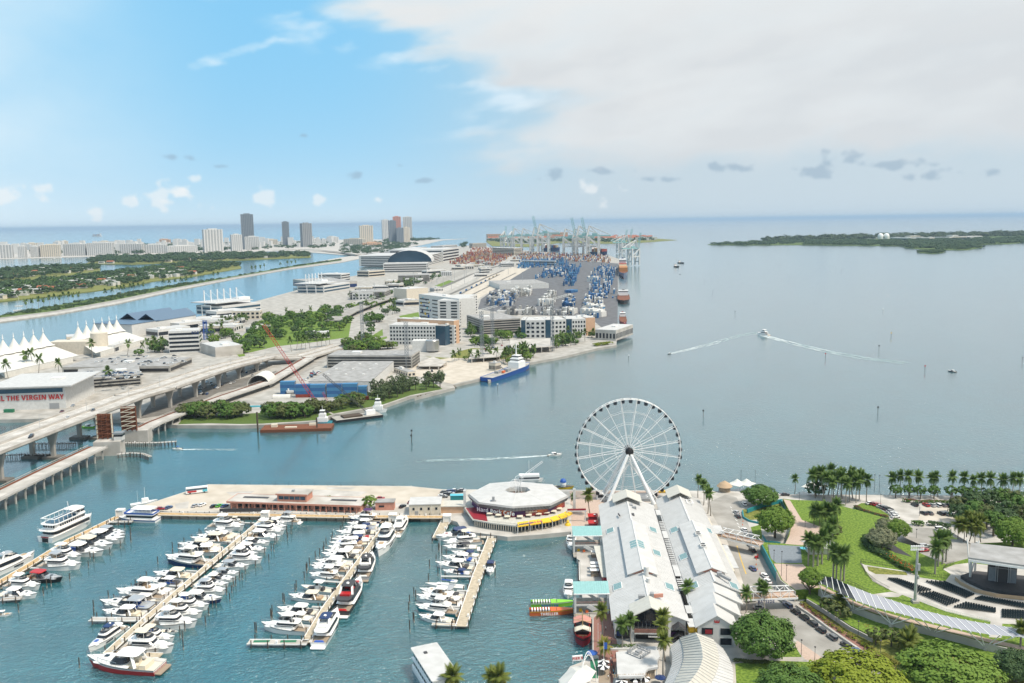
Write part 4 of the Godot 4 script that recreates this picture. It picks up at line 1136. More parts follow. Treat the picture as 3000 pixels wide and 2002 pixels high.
func lot() -> void:
	var o := dock("boardwalk","tan boardwalk on piles along the sandy lot",[-172.99,-407.79,-149.34,-405.24,-134.04,-404.74,-101.78,-401.83,-69.95,-398.96,-66.05,-398.87,-34.22,-397.1],4.2,"plank",2.06,2,4.6)
	var a := P2(-140.41,-415.81)
	var b := P2(-74.31,-406.24)
	var l := a.distance_to(b)
	o = thing("marina_office","long low coral marina office with a glazed upper room","building",P3((a.x + b.x) / 2,2,(a.y + b.y) / 2),yaw_of(a,b))
	part(o,"wall",mb().box(P3(0,1.7,-4.5),P3(l,3.4,9)).done(),mm("wall_coral"))
	part(o,"roof",mb().box(P3(0,3.62,-4.0),P3(l + 1.5,0.42,12.5)).done(),mm("conc_light"))
	part(o,"fascia",mb().box(P3(0,3.5,2.3),P3(l + 1.56,0.9,0.2)).box(P3(0,3.5,-10.3),P3(l + 1.56,0.9,0.2)).box(P3(-l / 2 - 0.8,3.5,-4),P3(0.2,0.9,12.4)).done(),mm("wall_coral"))
	for i in 22:
		part(o,"column",bm(P3(0,1.55,0),P3(0.5,3.1,0.5)),mm("wall_coral"),P3(-l / 2 + 1.5 + i * (l - 3) / 21.0,0,1.8))
	for i in 14:
		part(o,"window",bm(P3(0,1.6,0),P3(3.0,2.0,0.1)),mm("glassd"),P3(-l / 2 + 5 + i * (l - 10) / 13.0,0,0.04))
	part(o,"upper_room",mb().box(P3(-1.5,5.6,-4.5),P3(15,3.5,8)).done(),mm("wall_coral"))
	for i in 5:
		part(o,"upper_window",bm(V0,P3(2.4,1.6,0.1)),mm("glassb"),P3(-7.0 + i * 2.75,5.7,-0.46))
	part(o,"upper_roof",mb().box(P3(-1.5,7.6,-4.5),P3(16,0.6,9)).done(),mm("conc_light"))
	part(o,"upper_fascia",mb().box(P3(-1.5,7.5,0.1),P3(16.1,0.8,0.15)).done(),mm("wall_coral"))
	part(o,"skylight",mb().box(P3(-l * 0.33,3.95,-5),P3(13,0.2,2)).box(P3(l * 0.35,3.95,-5),P3(13,0.2,2)).done(),mm("charcoal"))
	part(o,"vent",mb().box(P3(-2,8.3,-4),P3(1.3,0.9,1.3)).done(),mm("grey"))
	solo("fence",mb().box(P3(0,0.9,0),P3(22,1.8,0.15)).done(),mm("charcoal"),"dark screened fence in front of the coral marina office","fence",v3(2,-132.44,-408.79))
	tree("round_tree","small round tree behind the end of the marina office",v3(2,-70.78,-411.92),3.6,6.0,"leafb",1)
	o = thing("gatehouse","small coral flat roofed gatehouse by the marina gate","building",v3(2,-63.02,-408.28))
	part(o,"wall",mb().box(P3(0,1.9,-2.5),P3(9,3.8,5)).done(),mm("wall_coral"))
	part(o,"roof",mb().box(P3(0,4.0,-2.5),P3(9.6,0.4,5.6)).done(),mm("roof_grey"))
	part(o,"window",mb().box(P3(-1.5,2.0,0.05),P3(2.6,0.9,0.1)).done(),mm("glassd"))
	o = thing("modular_building","cream two storey box building with white roof beside the lot","building",v3(2,-42.62,-400.57),0.03)
	part(o,"wall",mb().box(P3(0,2.6,-5),P3(15,5.2,11)).done(),mm("wall_cream"))
	part(o,"roof",mb().box(P3(0,5.35,-5),P3(15.5,0.35,11.5)).done(),mm("roof_white"))
	for i in 4:
		part(o,"window",bm(V0,P3(1.0,1.2,0.1)),mm("glassd"),P3(-5.4 + i * 3.6,3.2,0.55))
	part(o,"door",bm(V0,P3(1.6,2.1,0.12)),mm("grey"),P3(-4,1.05,0.56))
	for i in 5:
		part(o,"wall_joint",bm(V0,P3(0.12,5.0,0.08)),mm("gel2"),P3(-6.2 + i * 3.1,2.6,0.53))
	o = thing("annex_building","low flat building between cream block and restaurant","building",v3(2,-28.53,-402.61))
	part(o,"wall",mb().box(P3(0,1.6,-4),P3(14,3.2,8)).done(),mm("wall_peach"))
	part(o,"roof",mb().box(P3(0,3.4,-4),P3(15,0.4,9)).done(),mm("roof_cream"))
	for g in [[-118.98,-400.99,"white dock gate where the longest dock meets the boardwalk"],[-57.29,-395.03,"white dock gate beside the cream building"],[-31.56,-392.72,"white dock gate at the gangway dock"],[-191,-407.53,"white dock gate at the dinner yacht dock"]]:
		o = thing("dock_gate",g[2],"gate",P3(g[0],1.3,g[1]))
		part(o,"frame",mb().box(P3(-1.7,1.6,0),P3(0.3,3.2,3)).box(P3(1.7,1.6,0),P3(0.3,3.2,3)).box(P3(0,3.3,0),P3(3.9,0.3,3.2)).done(),mm("white"))
		part(o,"panel",mb().box(P3(0,1.4,1.2),P3(3.0,2.6,0.08)).done(),mm("gel2"))
	for c in [[-158.5,-417.82,1.1,"silver","silver car first of the pair parked on the sand"],[-155.49,-419.1,1.1,"white","white car second of the pair parked on the sand"],[-148.9,-416.59,1.1,"black","black car left of the green car on the sand"],[-146.41,-417.28,1.1,"green","bright green car parked by the marina office"],[-143.63,-416.76,1.1,"blue","dark blue car right of the green car"],[-174.21,-414.06,0.2,"red","red car near the end of the tan boardwalk"],[-170.9,-415.5,1.1,"blue","dark blue car near the end of the tan boardwalk"],[-67.63,-425.41,0.1,"red","red car parked behind the round tree"],[-54.87,-412.16,1.0,"black","black car beside the coral gatehouse"],[-51.77,-418.54,1.3,"maroon","maroon car behind the cream building"]]:
		car(c[0],c[1],c[2],c[3],c[4],"cars on the marina lot",2.02)
	var k := 0
	for q in [[-36.62,-428,-34.61,-430.22,-32.51,-431.29,-35.97,-433.81,-33.49,-434.88,-30.65,-436.42,-28.34,-434.64,-27.01,-436.96,-35.77,-426.35,-31.7,-435.51]]:
		for i in range(0,q.size(),2):
			car(q[i],q[i + 1],rr(-0.3,0.3),["white","black","silver","grey","blue"][k % 5],"car parked in the cluster behind the cream building, %s of ten" % nth(k),"cars behind the cream building",2.02)
			k += 1
	o = thing("food_container","teal box kiosk among the cars behind the cream building","kiosk",v3(2.02,-28.54,-419.7))
	part(o,"wall",mb().box(P3(0,1.7,0),P3(6.5,3.4,3)).done(),mm("teal"))
	part(o,"roof",mb().box(P3(0,3.5,0),P3(6.8,0.2,3.3)).done(),mm("cyan"))
	o = thing("coach","white coach with a red and blue side parked on the sandy lot","bus",v3(2.02,-165.58,-440.09),0.35)
	part(o,"body",rbox(0,11,2.6,0.5,0.5,3.4,0.98,0.94),mm("white"))
	part(o,"window",mb().taper(rrect(0,10.6,2.66,0.4),2.0,rrect(0,10.5,2.58,0.4),2.9,false).done(),mm("glassb"))
	part(o,"side_panel",mb().box(P3(-2.4,1.4,1.32),P3(4.4,0.9,0.06)).done(),mm("red"))
	part(o,"front_panel",mb().box(P3(4.0,1.4,1.32),P3(2.4,1.2,0.06)).done(),mm("cyan"))
	for w in [P3(3.6,0.1,1.2),P3(3.6,0.1,-1.2),P3(-3.4,0.1,1.2),P3(-3.4,0.1,-1.2)]:
		part(o,"wheel",protos.car.wheel,mm("tyre"),w,0.0,P3(1.4,1.4,1.4))
	o = thing("wire_fence","thin dark wire fence along the seaward edge of the lot","fence",V0)
	var p := MB.flat([-177.52,-439.1,-171.82,-447.82,-165,-455.2,-142.2,-453.4,-120.6,-451.6,-99.2,-449.87,-77.95,-448.15,-56.87,-446.45])
	var rl := mb()
	var post := bm(P3(0,1.0,0),P3(0.12,2.0,0.12))
	for i in p.size() - 1:
		for h in [0.9,1.9]:
			rl.bar(P3(p[i].x,2 + h,p[i].y),P3(p[i + 1].x,2 + h,p[i + 1].y),0.05,0.05)
		var c := int(p[i].distance_to(p[i + 1]) / 6.0)
		for j in c:
			var q := p[i].lerp(p[i + 1],float(j) / c)
			part(o,"post",post,mm("charcoal"),P3(q.x,2,q.y))
	part(o,"wire",rl.done(),mm("charcoal"))
	o = thing("pleasure_boat","white work boat with masts moored at the lot's sloping edge","boat",v3(0,-188.49,-428.63),0.5)
	part(o,"hull",hull_mesh(13,3.8,1.1,1.8,-0.25,0.98),mm("white"))
	part(o,"deck",deck_mesh(13,3.8,1.1,1.8,0.05),mm("gel2"))
	part(o,"cabin",rbox(0.5,4,2.6,0.5,1.2,3.2,0.8,0.9),mm("white"))
	part(o,"mast",mb().bar(P3(0.5,3.1,0),P3(0.5,9,0),0.15,0.15).bar(P3(-3,1.1,0.6),P3(-3,8,0.6),0.08,0.08).done(),mm("white"))
	var bs := [-102.77,-427.02,-101.33,-428.01,-98.05,-428.28,-96.17,-428.83,-94.28,-429.38]
	for i in range(0,bs.size(),2):
		solo("low_bush",protos_bush(),mm("leafb"),"low green bush on the sand behind the upper office room, %s of five" % nth(i / 2),"bush",P3(bs[i],2,bs[i + 1]),rr(0,6),"bushes on the sandy lot",P3(2.2,1.3,1.6))
func quad_uv(a: Vector3,b: Vector3,c: Vector3,d: Vector3) -> ArrayMesh:
	var m := mb()
	m.quad(a,b,c,d)
	m.u = PackedVector2Array([P2(0,1),P2(1,0),P2(1,1),P2(0,1),P2(0,0),P2(1,0)])
	return m.done()
func umbrella(pos: Vector3,r: float,label: String,m1: String,m2 := "",square := false,group := "") -> void:
	var o := thing("parasol",label,"parasol",pos,rr(0,1.0) if not square else 0.0,group,P3(1,0.6 if square else 1.0,1))
	part(o,"pole",mb().tube(V0,P3(0,2.6,0),0.05,0.05,5).done(),mm("white"))
	var a := mb()
	var b := mb()
	var k := 4 if square else 8
	for i in k:
		var off := PI / 4 if square else 0.0
		var p := P3(cos(TAU * i / k + off),0,sin(TAU * i / k + off)) * r
		var q := P3(cos(TAU * (i + 1) / k + off),0,sin(TAU * (i + 1) / k + off)) * r
		var t := a if i % 2 == 0 or m2 == "" else b
		t.tri(P3(0,2.9,0),q + P3(0,2.35,0),p + P3(0,2.35,0))
		t.quad(p + P3(0,2.2,0),q + P3(0,2.2,0),q + P3(0,2.35,0),p + P3(0,2.35,0))
	part(o,"canopy",a.done(),mm(m1))
	if m2 != "":
		part(o,"dark_panel",b.done(),mm(m2))
func person_proto() -> void:
	if protos.has("person"):
		return
	var b := mb()
	b.lathe(P3(0.09,0,0),[0.05,0.0,0.06,0.45,0.085,0.85],6).lathe(P3(-0.09,0,0),[0.05,0.0,0.06,0.45,0.085,0.85],6)
	b.lathe(V0,[0.15,0.82,0.15,1.05,0.19,1.35,0.10,1.46,0.055,1.5,0.06,1.55,0.10,1.6,0.105,1.67,0.07,1.75,0.0,1.77],8)
	b.tube(P3(0.18,1.4,0),P3(0.25,1.1,0.03),0.055,0.045,5).tube(P3(0.25,1.1,0.03),P3(0.24,0.8,0.1),0.045,0.035,5)
	b.tube(P3(-0.18,1.4,0),P3(-0.25,1.1,0.03),0.055,0.045,5).tube(P3(-0.25,1.1,0.03),P3(-0.24,0.8,0.1),0.045,0.035,5)
	protos.person = b.done()
	protos.shirt = mb().lathe(V0,[0.165,0.88,0.165,1.05,0.205,1.36,0.11,1.47],8).done()
	protos.trousers = mb().lathe(P3(0.09,0,0),[0.07,0.06,0.075,0.45,0.10,0.86],6).lathe(P3(-0.09,0,0),[0.07,0.06,0.075,0.45,0.10,0.86],6).lathe(V0,[0.165,0.80,0.165,0.92],8).done()
	protos.hair = mb().lathe(V0,[0.11,1.64,0.115,1.7,0.08,1.78,0.0,1.8],8).done()
	mat("skin",lin(0.42,0.24,0.16),0.6)
	mat("hairdark",lin(0.03,0.02,0.015),0.7)
func person(x: float,z: float,shirt: String,pants: String,label: String,y := 2.02) -> void:
	person_proto()
	var o := part(self,numbered("person"),protos.person,mm("skin"),P3(x,y,z),rr(0,TAU))
	tag(o,label,"person","people on the promenade")
	part(o,"shirt",protos.shirt,mm(shirt))
	part(o,"trousers",protos.trousers,mm(pants))
	part(o,"hair",protos.hair,mm("hairdark"))
func bayside() -> void:
	setting("promenade",mb().sheet([27.22,-289.16,34.34,-301.55,33.66,-288.95,33.01,-265.55,28.86,-245.71,24.6,-245.83,26.23,-262.03,24.91,-264.85],2.012).done(),mm("paver_red"))
	setting("plaza",mb().sheet([28.56,-434.35,76.08,-432.1,71.47,-421.87,68.97,-415.28,42.24,-414.3,38.63,-382.11,26.04,-382.64],2.012).done(),mm("paver"))
	wheel()
	restaurant()
	sheds()
	pavilions()
	market_front()
	market_boats()
func wheel() -> void:
	var o := thing("ferris_wheel","tall white observation wheel standing at the bay edge","ferris wheel",P3(56.9,2,-420))
	var hub := P3(0,25.3,0)
	var rr_ := 25.6
	for s in [-1.0,1.0]:
		var leg := "front_leg" if s > 0 else "back_leg"
		part(o,leg,mb().tube(hub + P3(0,0,s * 3.2),P3(-11.5,0,s * 9.0),0.75,0.95,10).done(),mm("white"))
		part(o,leg,mb().tube(hub + P3(0,0,s * 3.2),P3(11.5,0,s * 9.0),0.75,0.95,10).done(),mm("white"))
		part(o,"leg_brace",mb().tube(hub + P3(0,-6,s * 3.5),P3(-14.5,0,s * 4.0),0.25,0.3,6).tube(hub + P3(0,-6,s * 3.5),P3(14.5,0,s * 4.0),0.25,0.3,6).done(),mm("white"))
		var rim := mb()
		for i in 84:
			var a := TAU * i / 84
			var b := TAU * (i + 1) / 84
			rim.tube(hub + P3(cos(a) * rr_,sin(a) * rr_,s * 1.3),hub + P3(cos(b) * rr_,sin(b) * rr_,s * 1.3),0.22,0.22,6,false)
		part(o,"rim",rim.done(),mm("white"))
		for k in [0.27,0.52,0.76]:
			var ring := mb()
			for i in 20:
				var a := TAU * (i + 0.5) / 20
				var b := TAU * (i + 1.5) / 20
				ring.bar(hub + P3(cos(a) * rr_ * k,sin(a) * rr_ * k,s * (1.3 + 1.1 * (1 - k))),hub + P3(cos(b) * rr_ * k,sin(b) * rr_ * k,s * (1.3 + 1.1 * (1 - k))),0.13,0.13)
			part(o,"brace_ring",ring.done(),mm("white"))
		for i in 20:
			var a := TAU * (i + 0.5) / 20
			part(o,"spoke",mb().bar(hub + P3(cos(a) * 2.0,sin(a) * 2.0,s * 2.4),hub + P3(cos(a) * rr_,sin(a) * rr_,s * 1.3),0.27,0.27).done(),mm("white"))
	var tie := mb()
	for i in 42:
		var a := TAU * i / 42
		tie.bar(hub + P3(cos(a) * rr_,sin(a) * rr_,-1.3),hub + P3(cos(a) * rr_,sin(a) * rr_,1.3),0.2,0.2)
	part(o,"rim_tie",tie.done(),mm("white"))
	part(o,"hub",mb().tube(hub + P3(0,0,-3.6),hub + P3(0,0,3.2),1.5,1.5,20).tube(hub + P3(0,0,3.2),hub + P3(0,0,4.0),2.0,2.0,20).tube(hub + P3(0,0,4.0),hub + P3(0,0,4.4),2.0,0.9,20).done(),mm("black"))
	var cab := mb().taper(rrect(0,1.5,1.5,0.4),-2.1,rrect(0,1.9,1.9,0.5),-1.5,false).taper(rrect(0,1.9,1.9,0.5),-1.5,rrect(0,1.7,1.7,0.5),-0.5,false).done()
	var top := mb().taper(rrect(0,1.75,1.75,0.5),-0.5,rrect(0,0.7,0.7,0.2),-0.15).bar(P3(0,-0.2,0),P3(0,0.5,0),0.12,0.12).done()
	for i in 42:
		var a := TAU * (i + 0.25) / 42
		var g := part(o,"gondola",cab,mm("glassd"),hub + P3(cos(a) * (rr_ + 0.15),sin(a) * (rr_ + 0.15),0))
		part(g,"gondola_roof",top,mm("charcoal"))
	part(o,"boarding_platform",mb().box(P3(0,0.7,0),P3(26,1.4,9)).done(),mm("grey"))
	part(o,"platform_rail",mb().box(P3(0,1.9,4.4),P3(26,0.1,0.1)).box(P3(0,1.65,4.4),P3(26,0.05,0.05)).done(),mm("steel"))
	o = thing("ticket_booth","small white ticket booth beside the wheel's foot","kiosk",v3(2,42.91,-420.93))
	part(o,"wall",bm(P3(0,1.5,0),P3(3.4,3,3)),mm("white"))
	part(o,"roof",bm(P3(0,3.1,0),P3(3.9,0.25,3.5)),mm("roof_white"))
	part(o,"window",bm(P3(0,1.8,1.52),P3(2.4,1.4,0.06)),mm("glassd"))
func restaurant() -> void:
	var o := thing("octagonal_restaurant","octagonal restaurant with wide white roof and printed purple banner walls","restaurant",P3(1.75,2,-404))
	var oct := MB.flat([-21.6,-403.99,-16.37,-391.38,-0.8,-384.35,16.26,-387.35,25.14,-399.1,19.04,-417.11,-0.11,-423.46,-12.13,-420.58])
	var c := P2(1.75,-404)
	for i in 8:
		oct[i] = oct[i] - c
	var scl := func(f: float) -> PackedVector2Array:
		var r := PackedVector2Array()
		for q in oct:
			r.append(q * f)
		return r
	var ring := func(a: PackedVector2Array,ya: float,b: PackedVector2Array,yb: float) -> ArrayMesh:
		var m := mb()
		for i in 8:
			var j := (i + 1) % 8
			m.quad(P3(a[i].x,ya,a[i].y),P3(a[j].x,ya,a[j].y),P3(b[j].x,yb,b[j].y),P3(b[i].x,yb,b[i].y))
		return m.done()
	var e: PackedVector2Array = scl.call(1.0)
	var inn: PackedVector2Array = scl.call(0.26)
	for i in 8:
		var j := (i + 1) % 8
		var m := mb()
		m.quad(P3(e[i].x,9.0,e[i].y),P3(e[j].x,9.0,e[j].y),P3(inn[j].x,10.6,inn[j].y),P3(inn[i].x,10.6,inn[i].y))
		part(o,"roof_panel",m.done(),mm("roof_white"))
		part(o,"roof_seam",mb().bar(P3(e[i].x,9.02,e[i].y),P3(inn[i].x,10.62,inn[i].y),0.25,0.08).done(),mm("wall_white"))
	part(o,"fascia",ring.call(scl.call(1.03),8.3,e,9.0),mm("roof_grey"))
	part(o,"skylight_well",ring.call(inn,8.6,inn,10.75),mm("wall_white"))
	part(o,"well_floor",mb().prism(inn,8.6,8.62,false,true).done(),mm("conc_dark"))
	part(o,"roof_plant",mb().box(P3(-2.4,9.1,0.6),P3(2.4,0.9,0.8),0.6).box(P3(2.6,9.1,0.9),P3(2.8,0.9,0.8),-0.6).box(P3(0.2,9.0,1.2),P3(1.4,0.8,0.9)).done(),mm("rusty"))
	part(o,"roof_vent",mb().box(P3(-11.5,10.4,12.2),P3(1.2,1.8,1.2)).box(P3(-11.5,9.4,12.2),P3(2.6,0.3,1.8)).done(),mm("grey"))
	var wall: PackedVector2Array = scl.call(0.95)
	part(o,"eave_skirt",ring.call(scl.call(0.985),6.5,scl.call(1.03),8.3),mm("charcoal"))
	var slat := mb()
	for i in 8:
		var j := (i + 1) % 8
		var a0: Vector2 = oct[i] * 1.035
		var b0: Vector2 = oct[j] * 1.035
		var a1: Vector2 = oct[i] * 0.99
		var b1: Vector2 = oct[j] * 0.99
		for k in 26:
			var t := (k + 0.5) / 26.0
			var p0: Vector2 = a0.lerp(b0,t)
			var p1: Vector2 = a1.lerp(b1,t)
			slat.bar(P3(p0.x,8.32,p0.y),P3(p1.x,6.5,p1.y),0.3,0.1)
	part(o,"eave_slat",slat.done(),mm("grey"))
	var im := Image.create(256,64,false,Image.FORMAT_RGB8)
	var g := FastNoiseLite.new()
	g.seed = 8
	g.frequency = 0.02
	for y in 64:
		for x in 256:
			var n := g.get_noise_2d(x * 0.35,y * 2.2)
			var t := clampf(1.0 - absf(x - 190.0) / 120.0 + n * 0.35,0,1)
			var col := Color(0.22,0.08,0.30).lerp(Color(0.75,0.28,0.14),t).lerp(Color(0.88,0.55,0.28),clampf(t * 2.0 - 1.1 + n,0,1))
			im.set_pixel(x,y,col.lerp(Color(0.45,0.07,0.14),smoothstep(40.0,64.0,y + n * 14.0)))
	var pm := mat("print",Color.WHITE,0.6)
	pm.albedo_texture = ImageTexture.create_from_image(im)
	for i in 8:
		var j := (i + 1) % 8
		var a := P3(wall[i].x,3.5,wall[i].y)
		var b := P3(wall[j].x,3.5,wall[j].y)
		var up := P3(0,3.0,0)
		part(o,"banner_wall",quad_uv(a,b,b + up,a + up),pm if i in [1,3] else (pm if i == 2 else mm("purple")))
	var p1 := P3(wall[1].x,5.05,wall[1].y)
	var p2 := P3(wall[2].x,5.0,wall[2].y)
	var t1 := part(o,"sign_lettering",text_mesh("Hard Rock Cafe",1.9,true),mm("white"),p1.lerp(p2,0.46) + P3(-0.15,0.2,0.3),yaw_of(wall[1],wall[2]))
	var q2 := P3(wall[3].x,5.2,wall[3].y)
	part(o,"sign_emblem",text_mesh("Hard Rock",0.8,true),mm("cream"),p2.lerp(q2,0.52) + P3(0.03,0.5,0.13),yaw_of(wall[2],wall[3]))
	part(o,"sign_disc",mb().tube(p2.lerp(q2,0.5) + P3(0,0,0.02),p2.lerp(q2,0.5) + P3(0.02,0,0.1),0.8,0.8,20).done(),mm("tan"))
	var low := MB.flat([-25.6,4,-21,20.5,-12,25.5,-1,29.6,21.6,19.5,26,4,18,-21,-1.5,-26,-16,-23])
	part(o,"terrace",mb().prism(low,2.8,3.4).done(),mm("roof_cream"))
	part(o,"terrace_floor",mb().prism(MB.flat([-25.0,4,-20.6,20.0,-14,23.5,-15,12.5,-20,3]),3.4,3.42,false).done(),mm("darkred"))
	part(o,"glass_front",mb().prism(MB.flat([-23.5,4,-19.4,19.2,-11.2,23.8,-1,27.6,20,18,24.5,4,17,-20,-1.5,-25,-15,-22]),0.0,2.8,true,false).done(),mm("glassb"))
	for sgm in [[P2(-21,20.5),P2(-12,25.5),9],[P2(-12,25.5),P2(-1,29.6),10],[P2(-1,29.6),P2(21.6,19.5),14],[P2(21.6,19.5),P2(26,4),6]]:
		for k in sgm[2]:
			var q: Vector2 = sgm[0].lerp(sgm[1],(k + 0.5) / sgm[2]) * 0.97
			part(o,"column",bm(P3(0,1.4,0),P3(0.45,2.8,0.45)),mm("wall_cream"),P3(q.x,0,q.y))
	var railing := mb()
	for k in 4:
		var a: Vector2 = [P2(-26,4),P2(-21,20.5),P2(-12,25.5),P2(-1,29.6)][k]
		var b: Vector2 = [P2(-21,20.5),P2(-12,25.5),P2(-1,29.6),P2(21.6,19.5)][k]
		railing.bar(P3(a.x,4.3,a.y),P3(b.x,4.3,b.y),0.06,0.06)
		railing.bar(P3(a.x,3.9,a.y),P3(b.x,3.9,b.y),0.05,0.05)
	part(o,"terrace_rail",railing.done(),mm("charcoal"))
	var aw := MB.flat([1.07,-375.03,6.24,-377.12,11.34,-379.24,15.66,-381.02,19.29,-384.05,22.44,-387.15,24.84,-390.75])
	for i in aw.size() - 1:
		var a := P3(aw[i].x - c.x,4.7,aw[i].y - c.y)
		var b := P3(aw[i + 1].x - c.x,4.7,aw[i + 1].y - c.y)
		var d := P3((a + b).x,0,(a + b).z).normalized() * 2.6 + P3(0,-1.0,0)
		var m := mb()
		m.quad(a + d + (b - a) * 0.02,b + d - (b - a) * 0.02,b - (b - a) * 0.02,a + (b - a) * 0.02)
		m.quad(a + d + P3(0,-0.4,0),b + d + P3(0,-0.4,0),b + d,a + d)
		part(o,"awning",m.done(),mm("yellow"))
		part(o,"awning_post",mb().bar(a + d,P3(a.x + d.x,0,a.z + d.z),0.16,0.16).done(),mm("white"))
	for k in 2:
		var a := P3(aw[k].x - c.x,4.35,aw[k].y - c.y)
		var b := P3(aw[k + 1].x - c.x,4.35,aw[k + 1].y - c.y)
		var tt := part(o,"awning_lettering",text_mesh(["LANDSMARK","Bar & Grill"][k],0.95,true),mm(["navy","red"][k]),a.lerp(b,0.62 if k == 0 else 0.5) + P3(0.7,-0.15,1.6),yaw_of(aw[k],aw[k + 1]))
		tt.rotation.x = -0.9
	for x in [-25.5,27.0]:
		part(o,"pylon",bm(P3(0,5.5,0),P3(1.2,11,1.0)),mm("wall_white"),P3(x,0,1.0))
	var us := [-11.48,-388.5,-7.37,-386.29,-3.31,-384.12,2.47,-383.87,6.55,-385.69,11.18,-387.11,14.9,-388.57,18.26,-390.48,21.06,-394.1]
	for i in range(0,us.size(),2):
		umbrella(P3(us[i],5.2,us[i + 1]),1.9,"square tan parasol on the restaurant terrace, %s from the left" % nth(i / 2),"cream","",true,"parasols on the restaurant terrace")
	o = thing("guitar_sculpture","giant white wire guitar sculpture rising from the restaurant roof","sculpture",P3(2.2,10.6,-405))
	var body := mb()
	for s in [-0.5,0.5]:
		for r in 2:
			var c0 := [P3(-1.6,4.8,s),P3(0.2,7.2,s)][r] as Vector3
			var rad: float = [2.6,1.9][r]
			for i in 18:
				var a := TAU * i / 18
				var b := TAU * (i + 1) / 18
				body.bar(c0 + P3(cos(a) * rad,sin(a) * rad * 0.85,0),c0 + P3(cos(b) * rad,sin(b) * rad * 0.85,0),0.09,0.09)
				if s < 0:
					body.bar(c0 + P3(cos(a) * rad,sin(a) * rad * 0.85,0),c0 + P3(cos(a) * rad,sin(a) * rad * 0.85,1.0),0.06,0.06)
			for i in 5:
				body.bar(c0 + P3(-rad * 0.8 + i * rad * 0.4,-rad * 0.6,0),c0 + P3(-rad * 0.4 + i * rad * 0.4,rad * 0.6,0),0.06,0.06)
	part(o,"body",body.done(),mm("white"))
	var neck := mb()
	var n0 := P3(1.0,7.6,0)
	var n1 := P3(11.5,15.5,0)
	for s in [P3(-0.3,0.3,-0.3),P3(0.3,-0.3,-0.3),P3(-0.3,0.3,0.3),P3(0.3,-0.3,0.3)]:
		neck.bar(n0 + s,n1 + s * 0.8,0.1,0.1)
	for i in 14:
		var q := n0.lerp(n1,i / 13.0)
		neck.bar(q + P3(-0.3,0.3,-0.3),q + P3(0.3,-0.3,0.3),0.06,0.06)
	part(o,"neck",neck.done(),mm("white"))
	part(o,"stand",mb().bar(V0,P3(-0.4,5.0,0),0.25,0.25).bar(P3(-1.6,-0.5,0.8),P3(-1.2,3.4,0),0.2,0.2).bar(P3(1.6,-0.5,-0.8),P3(0.6,5.6,0),0.2,0.2).done(),mm("white"))
